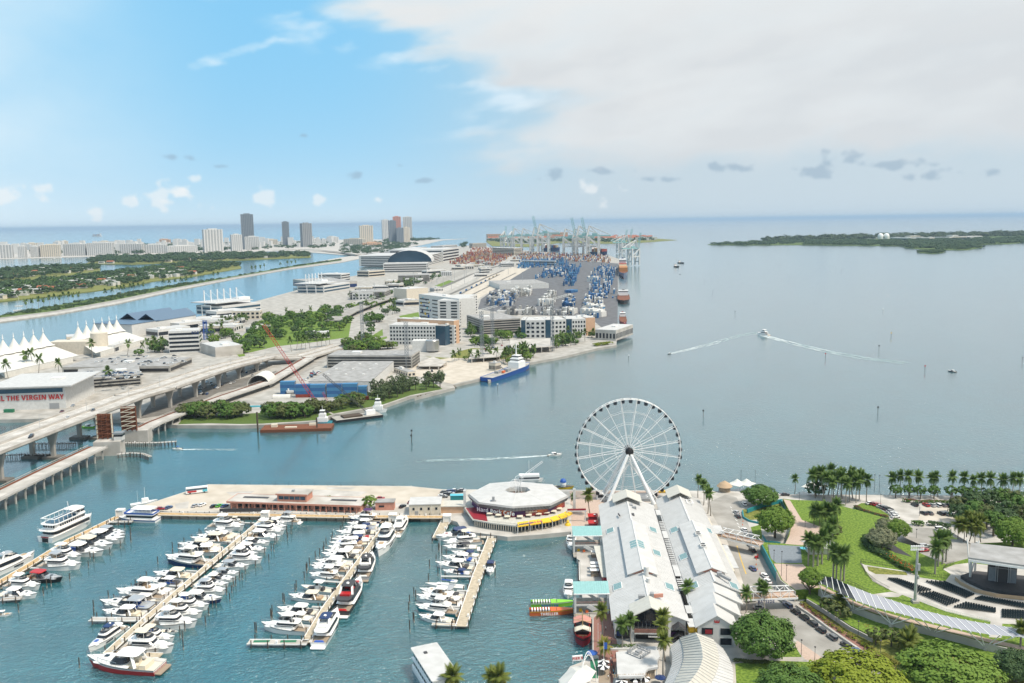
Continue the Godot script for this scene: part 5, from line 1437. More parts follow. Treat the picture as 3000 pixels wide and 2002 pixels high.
func sheds() -> void:
	var A := P2(44.45,-272.9)
	var B := P2(52.05,-391.7)
	var o := thing("market_hall","long white roofed market hall nearer the basin","building",P3(A.x,2,A.y),yaw_of(A,B))
	hall_body(o,0.0,119.0,0.0,24.6,6.6,11.2)
	monitor(o,29.0,82.0,0.0,10.4,10.4,2.0,true)
	for k in [[80.6,-9.2],[81.5,8.8],[54.4,7.6],[23.9,-9.4],[23.9,9.0]]:
		skylight(o,k[0],k[1],12.3,6.6,4.6)
	part(o,"ridge_skylight",mb().gable(P3(55,11.42,0),7.5,5.4,1.1,0.0,0.12).done(),mm("glassg"))
	for i in 4:
		part(o,"glazing_bar",mb().bar(P3(51.3 + i * 2.5,12.6,0),P3(51.3 + i * 2.5,11.5,2.75),0.12,0.1).bar(P3(51.3 + i * 2.5,12.6,0),P3(51.3 + i * 2.5,11.5,-2.75),0.12,0.1).done(),mm("white"))
	hood(o,109.5,120.8,0.0,12.4,11.0,2.6)
	hood(o,-2.2,7.2,0.0,12.6,9.0,3.2)
	part(o,"chimney",mb().tube(P3(26.8,10.5,1.0),P3(26.8,14.3,1.0),0.9,0.9,12).tube(P3(21,10.5,1.2),P3(21,12.4,1.2),0.7,0.7,12).done(),mm("wall_white"))
	part(o,"roof_fan",mb().box(P3(9.5,11.3,1.4),P3(1.6,1.6,1.2)).box(P3(8.2,11.2,-2.2),P3(1.2,1.2,2.2)).box(P3(106,10.4,1.0),P3(2.4,1.6,2.0)).box(P3(103,10.6,2.6),P3(1.6,1.2,1.6)).done(),mm("grey"))
	part(o,"roof_duct",mb().bar(P3(92,10.6,-4.5),P3(96,10.2,-5.0),0.4,0.5).box(P3(93,10.7,1.2),P3(3,0.6,1.2)).done(),mm("charcoal"))
	part(o,"brick_panel",mb().box(P3(9.6,11.0,3.2),P3(0.6,1.2,4.0),0.2).done(),mm("wall_coral"))
	part(o,"front_arch_glass",mb().prism(PackedVector2Array([P2(-5,0),P2(5,0),P2(5,2.2),P2(0,4.2),P2(-5,2.2)]),-0.2,0.0,true,true).done(),mm("glassd")).transform = Transform3D(Basis(P3(0,0,1),P3(-1,0,0),P3(0,1,0)),P3(-0.4,6.6,0))
	for i in 5:
		part(o,"arch_mullion",bm(V0,P3(0.16,3.2,0.1)),mm("charcoal"),P3(-0.65,8.0,-4 + i * 2.0))
	part(o,"balcony",mb().box(P3(-1.2,3.3,0),P3(3.0,0.5,11)).done(),mm("wall_white"))
	part(o,"balcony_parapet",mb().box(P3(-2.6,4.2,0),P3(0.2,1.3,11)).done(),mm("paver_red"))
	for i in 8:
		part(o,"front_window",bm(V0,P3(0.12,2.4,1.1)),mm("glassd"),P3(-0.12,5.2,-4.6 + i * 1.3))
	for z in [-6.0,6.0]:
		part(o,"front_column",bm(P3(0,4.3,0),P3(0.9,8.6,0.9)),mm("wall_white"),P3(-1.8,0,z))
	for z in [-9.0,9.0]:
		part(o,"shop_opening",bm(V0,P3(0.3,2.8,4.4)),mm("black"),P3(-0.1,1.8,z))
		part(o,"shop_sign",bm(V0,P3(0.15,1.6,2.0)),mm("navy" if z < 0 else "purple"),P3(-0.3,2.0,z - 1.1))
	part(o,"shop_opening",bm(V0,P3(0.3,2.6,9.6)),mm("black"),P3(-0.1,1.6,0))
	part(o,"shop_awning",mb().box(P3(-1.8,2.2,1.6),P3(2.2,0.12,5.0)).done(),mm("wall_white"))
	for k in 2:
		part(o,"dark_canopy",mb().gable(P3(-1.4,[4.9,1.9][k],9.2),3.4,3.8,1.4,0.2,0.1).done(),mm("charcoal"))
	o = thing("market_hall","long white roofed market hall with stepped near end beside the road","building",P3(70.58,2,-293.6),yaw_of(P2(70.58,-293.6),P2(77.2,-398.4)))
	hall_body(o,0.0,105.0,0.0,19.6,6.6,11.0)
	monitor(o,9.0,60.0,0.5,10.4,10.3,2.0,false)
	for k in [[59.5,-7.0],[30,-7.0],[2.6,-7.0],[59.5,7.2],[3.0,7.2]]:
		skylight(o,k[0],k[1],9.8,6.6,4.4)
	part(o,"roof_frame",mb().box(P3(90.5,10.6,2.4),P3(5.5,0.15,0.3)).box(P3(90.5,10.2,5.0),P3(5.5,0.15,0.3)).box(P3(88,10.4,3.7),P3(0.3,0.15,2.8)).box(P3(93,10.4,3.7),P3(0.3,0.15,2.8)).done(),mm("white"))
	hood(o,95.0,107.0,0.0,10.4,10.8,2.4)
	for x in [42.5,29.5]:
		for dx in [0.0,2.0]:
			part(o,"roof_vent",mb().lathe(P3(x + dx,12.0,0.5),[1.3,0.0,1.3,0.75,1.0,0.8,1.0,0.3,0.0,0.3],16).done(),mm("wall_white"))
			part(o,"vent_mouth",mb().lathe(P3(x + dx,12.0,0.5),[1.02,0.55,0.0,0.6],16).done(),mm("charcoal"))
	part(o,"duct",mb().bar(P3(5.5,11.0,3.0),P3(3.0,10.2,6.0),1.0,0.9).box(P3(6.0,11.2,2.6),P3(1.6,1.2,1.6)).done(),mm("grey"))
	part(o,"side_canopy",mb().box(P3(67,5.6,11.5),P3(10,0.3,6)).box(P3(38,5.2,11.5),P3(24,0.3,4.0)).done(),mm("roof_white"))
	part(o,"side_wall",mb().box(P3(52,2.8,10.6),P3(60,5.6,1.2)).done(),mm("wall_cream"))
	var F := P2(65,-268)
	var d := P2(0.0919,-0.9958)
	var r := P2(0.9958,0.0919)
	for k in [[17.8,27.0,2.3,17.8],[8.6,18.2,1.35,15.5],[-0.6,9.0,0.25,12.7]]:
		var p: Vector2 = F + d * k[0] + r * k[2]
		var w: float = k[3]
		var q := Node3D.new()
		q.name = "end_wing"
		o.add_child(q,true)
		q.global_transform = Transform3D(Basis(Vector3.UP,yaw_of(P2(0,0),d)),P3(p.x,2,p.y))
		var l: float = k[1] - k[0]
		part(q,"wing_roof",mb().gable(P3(l / 2,6.6,0),l,w,4.0,0.5,0.25).done(),mm("roof_white"))
		part(q,"wing_wall",wall_gable(0.4,l,w - 0.6,6.5,3.8),mm("wall_white"))
		if k[0] < 0:
			for y in [1.6,5.0]:
				for z in [-3.0,3.0]:
					part(q,"shop_window",bm(V0,P3(0.2,2.2,3.6)),mm("glassd"),P3(0.32,y,z))
			part(q,"shop_print",bm(V0,P3(0.1,1.4,2.2)),mm("darkred"),P3(0.2,4.9,-2.6))
			part(q,"emblem",mb().box(P3(0.3,8.2,0),P3(0.1,0.5,1.2)).box(P3(0.3,8.5,-0.7),P3(0.1,0.9,0.25)).box(P3(0.3,8.5,0.7),P3(0.1,0.9,0.25)).box(P3(0.3,8.7,0),P3(0.1,0.5,0.25)).done(),mm("red"))
	var G := P2(58.6,-277.8)
	var K := P2(65.5,-385.4)
	o = thing("lane_canopy","narrow slatted canopy over the lane between both market halls","canopy",P3(G.x,8.5,G.y),yaw_of(G,K))
	part(o,"side_beam",mb().box(P3(54,0,-1.2),P3(107,0.3,0.25)).box(P3(54,0,1.2),P3(107,0.3,0.25)).done(),mm("charcoal"))
	for rg in [[0,6],[31,41],[70,78],[99,106]]:
		part(o,"flat_cover",mb().box(P3((rg[0] + rg[1]) / 2.0,0.1,0),P3(rg[1] - rg[0],0.12,2.2)).done(),mm("roof_white"))
	for rg in [[18,31],[41,70],[78,93]]:
		var n := int((rg[1] - rg[0]) / 1.9)
		for i in n:
			part(o,"slat",bm(V0,P3(0.95,0.1,2.2)),mm("roof_white"),P3(rg[0] + 0.6 + i * 1.9,0.1,0))
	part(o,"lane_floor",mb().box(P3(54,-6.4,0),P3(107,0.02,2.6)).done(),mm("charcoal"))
	o = thing("link_bridge","glazed link with yellow counter between the halls","building",P3(58.3,2,-271.5))
	part(o,"floor",bm(P3(0,3.2,0),P3(3.6,0.5,4)),mm("wall_white"))
	part(o,"counter",bm(P3(0,4.6,0.4),P3(3.4,2.2,2)),mm("yellow"))
	part(o,"mullion",mb().box(P3(-1.7,4.6,2.0),P3(0.1,2.4,0.1)).box(P3(0,4.6,2.0),P3(0.1,2.4,0.1)).box(P3(1.7,4.6,2.0),P3(0.1,2.4,0.1)).done(),mm("charcoal"))
	part(o,"roof",bm(P3(0,6.0,-0.6),P3(3.6,0.2,6)),mm("roof_white"))
func wall_gable(x0: float,x1: float,w: float,h: float,rise: float) -> ArrayMesh:
	var m := mb()
	for x in [x0,x1]:
		var a := P3(x,0,-w / 2)
		var b := P3(x,0,w / 2)
		var c := P3(x,h,w / 2)
		var d := P3(x,h,-w / 2)
		m.quad(a,b,c,d)
		m.tri(d,c,P3(x,h + rise,0))
	for z in [-w / 2,w / 2]:
		m.quad(P3(x0,0,z),P3(x1,0,z),P3(x1,h,z),P3(x0,h,z))
	return m.done()
func hall_body(o: Node3D,x0: float,x1: float,z: float,w: float,eave: float,ridge: float) -> void:
	part(o,"wall",wall_gable(x0 + 0.5,x1 - 0.5,w - 1.2,eave,(ridge - eave) * (w - 1.2) / w - 0.2),mm("wall_white"),P3(0,0,z))
	var n := 8
	var l := (x1 - x0) / n
	for i in n:
		part(o,"roof_bay",mb().gable(P3(x0 + l * (i + 0.5),eave,z),l - 0.03,w,ridge - eave,0.5,0.25).done(),mm("roof_white"))
	var seam := mb()
	var k := int((x1 - x0) / 1.2)
	for i in k:
		for s in [-1.0,1.0]:
			seam.bar(P3(x0 + (i + 0.5) * (x1 - x0) / k,ridge + 0.02,z),P3(x0 + (i + 0.5) * (x1 - x0) / k,eave - 0.13,z + s * (w / 2 + 0.4)),0.07,0.07)
	part(o,"roof_seam",seam.done(),mm("roof_white"))
	part(o,"ridge_cap",mb().bar(P3(x0,ridge + 0.05,z),P3(x1,ridge + 0.05,z),0.7,0.12).done(),mm("wall_white"))
func monitor(o: Node3D,x0: float,x1: float,z: float,w: float,y: float,rise: float,cap: bool) -> void:
	part(o,"monitor_roof",mb().gable(P3((x0 + x1) / 2,y,z),x1 - x0,w,rise,0.4,0.22).done(),mm("roof_white"))
	part(o,"monitor_wall",mb().box(P3((x0 + x1) / 2,y - 0.9,z),P3(x1 - x0 - 1.6,1.9,w - 0.8)).done(),mm("wall_white"))
	part(o,"monitor_gable",mb().prism(PackedVector2Array([P2(-w / 2 + 0.5,0),P2(w / 2 - 0.5,0),P2(0,rise * 0.85)]),0,0.1,true,true).done(),mm("wall_coral")).transform = Transform3D(Basis(P3(0,0,1),P3(-1,0,0),P3(0,1,0)),P3(x0 + 0.78,y - 0.1,z))
	part(o,"monitor_ridge",mb().bar(P3(x0,y + rise + 0.05,z),P3(x1,y + rise + 0.05,z),0.6,0.12).done(),mm("wall_white"))
func hood(o: Node3D,x0: float,x1: float,z: float,w: float,y: float,rise: float) -> void:
	part(o,"hood_roof",mb().gable(P3((x0 + x1) / 2,y,z),x1 - x0,w,rise,0.4,0.3).done(),mm("roof_cream"))
	for x in [x0 + 0.8,x1 - 0.8]:
		for s in [-1.0,1.0]:
			part(o,"hood_post",bm(P3(0,-2,0),P3(0.4,4.2,0.4)),mm("wall_white"),P3(x,y,z + s * (w / 2 - 0.6)))
func skylight(o: Node3D,x: float,z: float,half: float,eave: float,rise: float) -> void:
	var sl := rise / half
	var y := eave + rise * (1.0 - absf(z) / half) + 0.22
	var fr := part(o,"skylight",mb().box(V0,P3(5.2,0.3,3.3)).done(),mm("white"),P3(x,y,z))
	fr.rotation.x = atan(sl) * signf(z)
	var pane := bm(V0,P3(1.05,0.06,2.9))
	for i in 4:
		part(fr,"pane",pane,mm("glassg"),P3(-1.88 + i * 1.25,0.19,0))
func pavilions() -> void:
	for k in [[[24.28,-350.52,35.53,-350.06,36.63,-360.9,24.75,-361.4],"upper"],[[20.56,-292.91,32.09,-292.81,33.19,-302.89,21.03,-303],"lower"]]:
		var q: Array = k[0]
		var x0: float = minf(q[0],q[6])
		var x1: float = maxf(q[2],q[4])
		var z1: float = maxf(q[1],q[3])
		var w := x1 - x0
		var o := thing("quay_pavilion","open two storey pavilion with sea green roof, %s" % ("nearer the octagonal restaurant" if k[1] == "upper" else "nearer the red pirate ship"),"pavilion",P3((x0 + x1) / 2,2,z1 - 3.0))
		var dz := 6.4
		part(o,"roof",mb().quad_roof(w,dz,7.4,9.6).done(),mm("roof_teal"))
		var rib := mb()
		for i in int(w / 0.8):
			rib.bar(P3(-w / 2 + 0.4 + i * 0.8,7.47,dz / 2),P3(-w / 2 + 0.4 + i * 0.8,9.65,-dz / 2 + 0.6),0.06,0.06)
		part(o,"roof_rib",rib.done(),mm("roof_teal"))
		part(o,"gutter",mb().box(P3(0,7.3,dz / 2 + 0.1),P3(w + 0.2,0.3,0.25)).done(),mm("white"))
		for x in [-w / 2 + 0.5,w / 2 - 0.5]:
			for z in [-dz / 2 + 0.8,dz / 2 - 0.4]:
				part(o,"post",bm(P3(0,3.0,0),P3(0.7,9.0,0.7)),mm("wall_white"),P3(x,0,z))
		part(o,"upper_floor",mb().box(P3(0,3.0,0),P3(w - 0.6,0.5,dz - 0.5)).done(),mm("wall_white"))
		part(o,"floor_boards",mb().box(P3(0,3.27,0),P3(w - 1.4,0.04,dz - 1.2)).done(),mm("plank_grey"))
		var rl := mb()
		for i in 16:
			rl.bar(P3(-w / 2 + 0.6 + i * (w - 1.2) / 15.0,3.2,dz / 2 - 0.4),P3(-w / 2 + 0.6 + i * (w - 1.2) / 15.0,4.2,dz / 2 - 0.4),0.06,0.06)
		rl.bar(P3(-w / 2,4.2,dz / 2 - 0.4),P3(w / 2,4.2,dz / 2 - 0.4),0.1,0.08)
		part(o,"balustrade",rl.done(),mm("pink"))
		part(o,"stair",mb().bar(P3(-1.5,3.2,dz / 2 + 0.6),P3(4.0,0.1,dz / 2 + 0.6),0.25,1.4).bar(P3(-1.5,6.2,-0.5),P3(2.5,3.4,-0.5),0.2,1.0).done(),mm("wall_white"))
		part(o,"lower_deck",mb().box(P3(0,-0.3,1),P3(w,0.4,dz + 6)).done(),mm("plank_grey"))
		for i in 3:
			part(o,"table",bm(P3(0,0.4,0),P3(1.0,0.8,1.0)),mm(["yellow","orange","white"][i]),P3(-w / 2 + 2.5 + i * 2.2,0,1.0 + (i % 2)))
	var o2 := dock("yellow_pier","floating pier with yellow deck between the two green roofs",[28.64,-340.84,27.34,-322.38],5.2,"plank_grey",1.6,1)
	part(o2,"yellow_mat",mb().box(v3(1.63,27.94,-331.37),P3(2.4,0.03,13)).done(),mm("yellow"))
	var o := thing("arcade_roof","long narrow cream flat roof along the west hall","building",v3(2,34.8,-330.46))
	part(o,"roof",mb().box(P3(0,4.2,0),P3(4.2,0.3,32)).done(),mm("roof_cream"))
	part(o,"wall",mb().box(P3(0.4,2.0,0),P3(3.4,4.0,31)).done(),mm("darkred"))
	for k in [[31.79,-332.82,"white"],[31.44,-329.22,"gel2"],[31.1,-325.68,"white"],[33.09,-344.87,"gel2"]]:
		o = thing("market_stall","small stall with white slab roof on the quay, %s" % nth(names.get("market_stall",0)),"stall",P3(k[0],2,k[1]),0,"stalls on the quay")
		part(o,"roof",bm(P3(0,2.5,0),P3(3.4,0.15,2.2)),mm(k[2]))
		part(o,"counter",bm(P3(0,0.5,0),P3(2.8,1.0,1.4)),mm("teak"))
		for p in [P3(-1.5,1.2,0.9),P3(1.5,1.2,0.9),P3(-1.5,1.2,-0.9),P3(1.5,1.2,-0.9)]:
			part(o,"post",bm(V0,P3(0.1,2.5,0.1)),mm("charcoal"),p)
	for k in [[36.34,-390.45,"far"],[35.64,-381.33,"near"]]:
		o = thing("red_stall","red roofed kiosk by the west hall, the %s one of two" % ("farther" if k[2] == "far" else "nearer"),"kiosk",P3(k[0],2,k[1]))
		part(o,"roof",mb().gable(P3(0,2.4,0),4.6,4.4,0.5,0.2,0.12).done(),mm("red"))
		part(o,"wall",bm(P3(0,1.2,0),P3(3.8,2.4,3.6)),mm("darkred"))
		part(o,"emblem",mb().tube(P3(0.8,2.95,1.2),P3(0.8,3.0,1.2),0.5,0.5,12).done(),mm("white"))
	palm("bushy green palm beside the red kiosks",v3(2,35.84,-397.78),10.0,3.6,"palmb",2)
	palm("small palm between restaurant and bushy palm",v3(2,29.03,-410.57),4.5,2.2,"palma",0)
	o = thing("portal","white flat gateway with red sign strip beside the restaurant","gate",v3(2,28.73,-388.23))
	part(o,"post",mb().box(P3(-4.5,2.5,0),P3(0.5,5,0.5)).box(P3(4.0,2.5,0),P3(0.5,5,0.5)).done(),mm("wall_white"))
	part(o,"beam",mb().box(P3(0,5.1,0),P3(9.5,0.5,0.6)).done(),mm("wall_white"))
	part(o,"sign",mb().box(P3(0,5.8,0.1),P3(8.6,0.9,0.2)).done(),mm("darkred"))
	o = thing("yellow_sculpture","small bright yellow figure on the quay by the restaurant","sculpture",v3(2,24.33,-383.65))
	part(o,"figure",mb().lathe(V0,[1.5,0,1.2,0.7,0.6,1.2,0.7,1.8,0.2,2.5,0,2.6],10).done(),mm("yellow"))
func market_front() -> void:
	var roof := MB.flat([31.18,-257.05,35.51,-257.83,38.09,-260.29,44.51,-260.33,44.43,-253.96,43.34,-252.01,42.69,-247.5,39.64,-246.54,38.67,-245.1,38.01,-242.85,36.86,-242.19,30.34,-242.25,29.99,-243.69])
	var o := thing("tequila_bar","white flat roofed bar with rounded corners and roof lettering","building",V0)
	part(o,"roof",mb().prism(roof,5.3,6.0).done(),mm("roof_white"))
	var inner := PackedVector2Array()
	var c := Vector2.ZERO
	for p in roof:
		c += p / roof.size()
	for p in roof:
		inner.append(c + (p - c) * 0.82)
	part(o,"wall",mb().prism(inner,2.0,5.3,true,false).done(),mm("teak"))
	for i in range(0,roof.size(),2):
		part(o,"post",mb().tube(P3(0,2,0),P3(0,5.3,0),0.16,0.16,8).done(),mm("white"),P3((roof[i].x - c.x) * 0.93 + c.x,0,(roof[i].y - c.y) * 0.93 + c.y))
	var hc := v3(6.0,38.13,-255.94)
	var fr := mb()
	for k in 4:
		var a := hc + P3(cos(k * PI / 2),0,sin(k * PI / 2)) * 3.6
		var b := hc + P3(cos((k + 1) * PI / 2),0,sin((k + 1) * PI / 2)) * 3.6
		for h in [0.15,0.7,1.2]:
			fr.bar(a + P3(0,h,0),b + P3(0,h,0),0.14,0.14)
		for j in 5:
			var q := a.lerp(b,j / 4.0)
			fr.bar(q,q + P3(0,1.2,0),0.1,0.1)
	part(o,"roof_railing",fr.done(),mm("grey"))
	part(o,"roof_unit",mb().box(hc + P3(0,0.5,0),P3(1.8,1.0,1.4),0.7).box(hc + P3(-0.8,0.3,1.0),P3(0.9,0.7,0.9)).done(),mm("grey"))
	var t := part(o,"roof_lettering",text_mesh("TEQUILA Y MEZCAL",1.0),mm("tan"),v3(5.75,34.27,-243.21) + P3(0,0,0.2),0.0)
	t.rotation.x = -0.5
	t = part(o,"roof_lettering",text_mesh("PIER 5",0.7),mm("tan"),v3(5.75,40.9,-248.11) + P3(0,0,0.25),0.0)
	t.rotation.x = -0.5
	o = thing("curved_hall","big hall with curved white ribbed roof at the bottom edge","building",V0)
	var rid := MB.flat([55.63,-254.89,55.82,-250.26,55.44,-245.37,54.52,-239.83,53.01,-235.35,51.07,-231.42,48.33,-226.88,44.97,-221.79])
	var le := MB.flat([51.64,-259.74,51.63,-256,51.27,-251.93,50.41,-247.13,49.07,-242.92,47.05,-238.06,44.51,-232.62,41.24,-226.69])
	var re := MB.flat([61.98,-258.29,61.84,-252.96,61.13,-247.24,59.82,-242.61,57.85,-237.75,55.54,-233.09,52.56,-227.86,48.59,-222.17])
	var ll := MB.flat([48.35,-259.2,48.43,-256,48.08,-252.89,47.07,-248.57,45.31,-243.59,43.41,-238.8,40.71,-232.68,38.13,-226.84])
	var rl := MB.flat([65.03,-257.78,65.36,-252.82,65.25,-248.05,64.62,-243.87,63.39,-239.04,61.21,-233.64,58.15,-227.76,53.91,-221.49])
	for i in 7:
		var j := i + 1
		var g3 := func(a: PackedVector2Array,k: int,y: float) -> Vector3: return P3(a[k].x,y,a[k].y)
		var m := mb()
		m.quad(g3.call(le,i,9.0),g3.call(le,j,9.0),g3.call(rid,j,13.0),g3.call(rid,i,13.0))
		m.quad(g3.call(rid,i,13.0),g3.call(rid,j,13.0),g3.call(re,j,9.0),g3.call(re,i,9.0))
		part(o,"roof_bay",m.done(),mm("roof_cream"))
		m = mb()
		m.quad(g3.call(ll,i,6.0),g3.call(ll,j,6.0),g3.call(le,j,8.6),g3.call(le,i,8.6))
		part(o,"lower_roof_bay",m.done(),mm("roof_white"))
		m = mb()
		m.quad(g3.call(re,i,8.6),g3.call(re,j,8.6),g3.call(rl,j,6.0),g3.call(rl,i,6.0))
		part(o,"lower_roof_bay",m.done(),mm("roof_white"))
		var s := mb()
		for f in 3:
			var q := func(a: PackedVector2Array,y: float) -> Vector3: return P3(lerpf(a[i].x,a[j].x,f / 3.0),y,lerpf(a[i].y,a[j].y,f / 3.0))
			s.bar(q.call(le,9.08),q.call(rid,13.08),0.16,0.14)
			s.bar(q.call(re,9.08),q.call(rid,13.08),0.16,0.14)
			s.bar(q.call(ll,6.08),q.call(le,8.68),0.14,0.12)
			s.bar(q.call(rl,6.08),q.call(re,8.68),0.14,0.12)
		part(o,"roof_rib",s.done(),mm("roof_white"))
		m = mb()
		m.quad(g3.call(le,i,8.5),g3.call(le,j,8.5),g3.call(le,j,9.0),g3.call(le,i,9.0))
		m.quad(g3.call(re,j,8.5),g3.call(re,i,8.5),g3.call(re,i,9.0),g3.call(re,j,9.0))
		m.quad(g3.call(ll,i,2.0),g3.call(ll,j,2.0),g3.call(ll,j,6.0),g3.call(ll,i,6.0))
		m.quad(g3.call(rl,j,2.0),g3.call(rl,i,2.0),g3.call(rl,i,6.0),g3.call(rl,j,6.0))
		part(o,"wall",m.done(),mm("wall_white"))
	var gm := mb()
	gm.quad(P3(le[0].x,2,le[0].y),P3(re[0].x,2,re[0].y),P3(re[0].x,9,re[0].y),P3(le[0].x,9,le[0].y))
	gm.tri(P3(le[0].x,9,le[0].y),P3(re[0].x,9,re[0].y),P3(rid[0].x,13,rid[0].y))
	part(o,"gable_wall",gm.done(),mm("wall_white"))
	o = thing("stage_shell","white stretched stage canopy with lattice arch at the water","canopy",V0)
	var sp := MB.flat([16.53,-249.28,21.37,-250.34,23.91,-246.52,21.61,-241,17.14,-237.16,12.93,-235.72,12.46,-242.06])
	var top := v3(8.6,17.62,-240.72)
	for i in 7:
		var m := mb()
		var e := sp[i]
		var g := sp[(i + 1) % 7]
		m.tri(top,P3(g.x,5.4,g.y),P3(e.x,5.4,e.y))
		part(o,"canopy_panel",m.done(),mm("tent"))
		part(o,"post",mb().tube(P3(e.x,2,e.y),P3(e.x,5.4,e.y),0.12,0.12,6).done(),mm("white"))
	var ar := mb()
	var a0 := v3(2.0,18.59,-245.42)
	var a1 := v3(2.0,24.6,-252.34)
	for i in 14:
		var f := func(t: float,k: float) -> Vector3: return a0.lerp(a1,t / 14.0) + P3(0,sin(PI * t / 14.0) * 8.5 * k,0)
		ar.bar(f.call(i,1.0),f.call(i + 1,1.0),0.16,0.16)
		ar.bar(f.call(i,0.86),f.call(i + 1,0.86),0.16,0.16)
		ar.bar(f.call(i,1.0),f.call(i + 1,0.86),0.09,0.09)
	part(o,"lattice_arch",ar.done(),mm("white"))
	part(o,"stage_floor",bm(top + P3(3,-6.3,3),P3(8,0.6,6)),mm("charcoal"))
	solo("artificial_lawn",mb().sheet([23.27,-259.39,25.87,-260.67,24.66,-248.54,22.72,-248.59],2.06).done(),mm("green"),"strip of green artificial turf beside the stage canopy","turf")
	solo("timber_deck",mb().sheet([25.51,-254.03,29.04,-254.8,28.22,-245.73,24.69,-245.82],2.06).done(),mm("teak"),"brown timber deck with striped parasols","deck")
	var k := 0
	for q in [[26.97,-254.05],[26.66,-251.11],[35.28,-243.5],[38.03,-243.75],[31.05,-242.16]]:
		umbrella(P3(q[0],2.0,q[1]),1.9,"black and white striped parasol, " + ["upper of two on the timber deck","lower of two on the timber deck","middle of three below the tequila bar","right of three below the tequila bar","left of three below the tequila bar"][k],"white","black",false,"striped parasols")
		k += 1
	umbrella(v3(2.0,24.01,-260.07),1.8,"plain blue parasol by the pirate ship's bow","blue")
	umbrella(v3(2.0,42.93,-244.42),1.7,"navy parasol beside the curved hall","navy")
	o = thing("pier_sign","white pier sign with red lettering near the stage canopy","sign",v3(2,19.13,-258.17),0.2)
	part(o,"board",rbox(0,3.4,0.5,0.2,0.8,2.4),mm("white"))
	part(o,"lettering",text_mesh("PIER 5",0.85,true),mm("red"),P3(0,1.6,0.3))
	part(o,"post",mb().box(P3(-1.5,0.5,0),P3(0.2,1.2,0.2)).box(P3(1.5,0.5,0),P3(0.2,1.2,0.2)).done(),mm("white"))
	var ps := [[28.17,-271.94,11.5,"palmb","tall palm beside the pirate ship"],[34.28,-266.45,8.5,"palma","palm first from the left before the hall front"],[37.64,-267.49,9.0,"palma","palm second from the left before the hall front"],[47.56,-266.06,12.0,"palmb","tallest palm in the row before the hall front"],[46.88,-258.26,12.0,"palmb","yellowing palm in the middle of the row"],[44.49,-248.4,12.0,"palmb","yellowing palm nearest in the row by the curved hall"],[27.92,-260.88,4.5,"palmc","short dry palm by the flag poles"],[60.39,-295.98,8.5,"palma","palm growing in the lane between the halls"]]
	for p in ps:
		palm(p[4],P3(p[0],2,p[1]),p[2],3.2,p[3],0)
	o = thing("planter","planter bed with low palms before the west hall","planter",v3(2,35.02,-266.9))
	part(o,"kerb",mb().box(P3(0,0.3,0),P3(9,0.6,2.4)).done(),mm("wall_white"))
	for i in 6:
		part(o,"leafy_plant",protos_bush(),mm("palma"),P3(-3.6 + i * 1.4,0.9,0),rr(0,6),P3(0.9,0.8,0.9))
	for i in 3:
		o = thing("flag_pole",["flag pole with striped flag by the promenade","bare tall flag pole by the promenade","flag pole with blue banner by the promenade"][i],"flag pole",v3(2,26.61,-267.63) + P3(0.3 * i,0,6.0 * i))
		part(o,"pole",mb().tube(V0,P3(0,8.5,0),0.07,0.05,6).done(),mm("white"))
		if i != 1:
			part(o,"flag",mb().box(P3(0.55,6.8,0),P3(1.0,2.2,0.05)).done(),mm(["pink","","blue"][i]))
	k = 0
	var pp := [29.66,-258.31,29.9,-256.53,29.52,-254.35,29.81,-253.05,29.69,-250.92,28.46,-249.69,27.71,-247.63,27.53,-253.11,33.14,-274.27,33.03,-277.3,32.79,-281.45,34.01,-283.52,31.27,-270.38,30.39,-279.44,20.5,-247.83,22.9,-260.3,30.31,-260.09,31.58,-260.5,29.74,-248.81,37.36,-262.16]
	for i in range(0,pp.size(),2):
		person(pp[i],pp[i + 1],["white","navy","red","charcoal","cyan","pink","gel2"][k % 7],["navy","charcoal","tan","grey"][k % 4],"person in %s shirt walking on the promenade, %s from the far end" % [["white","navy","red","dark","light blue","pink","pale"][k % 7],nth(k)])
		k += 1
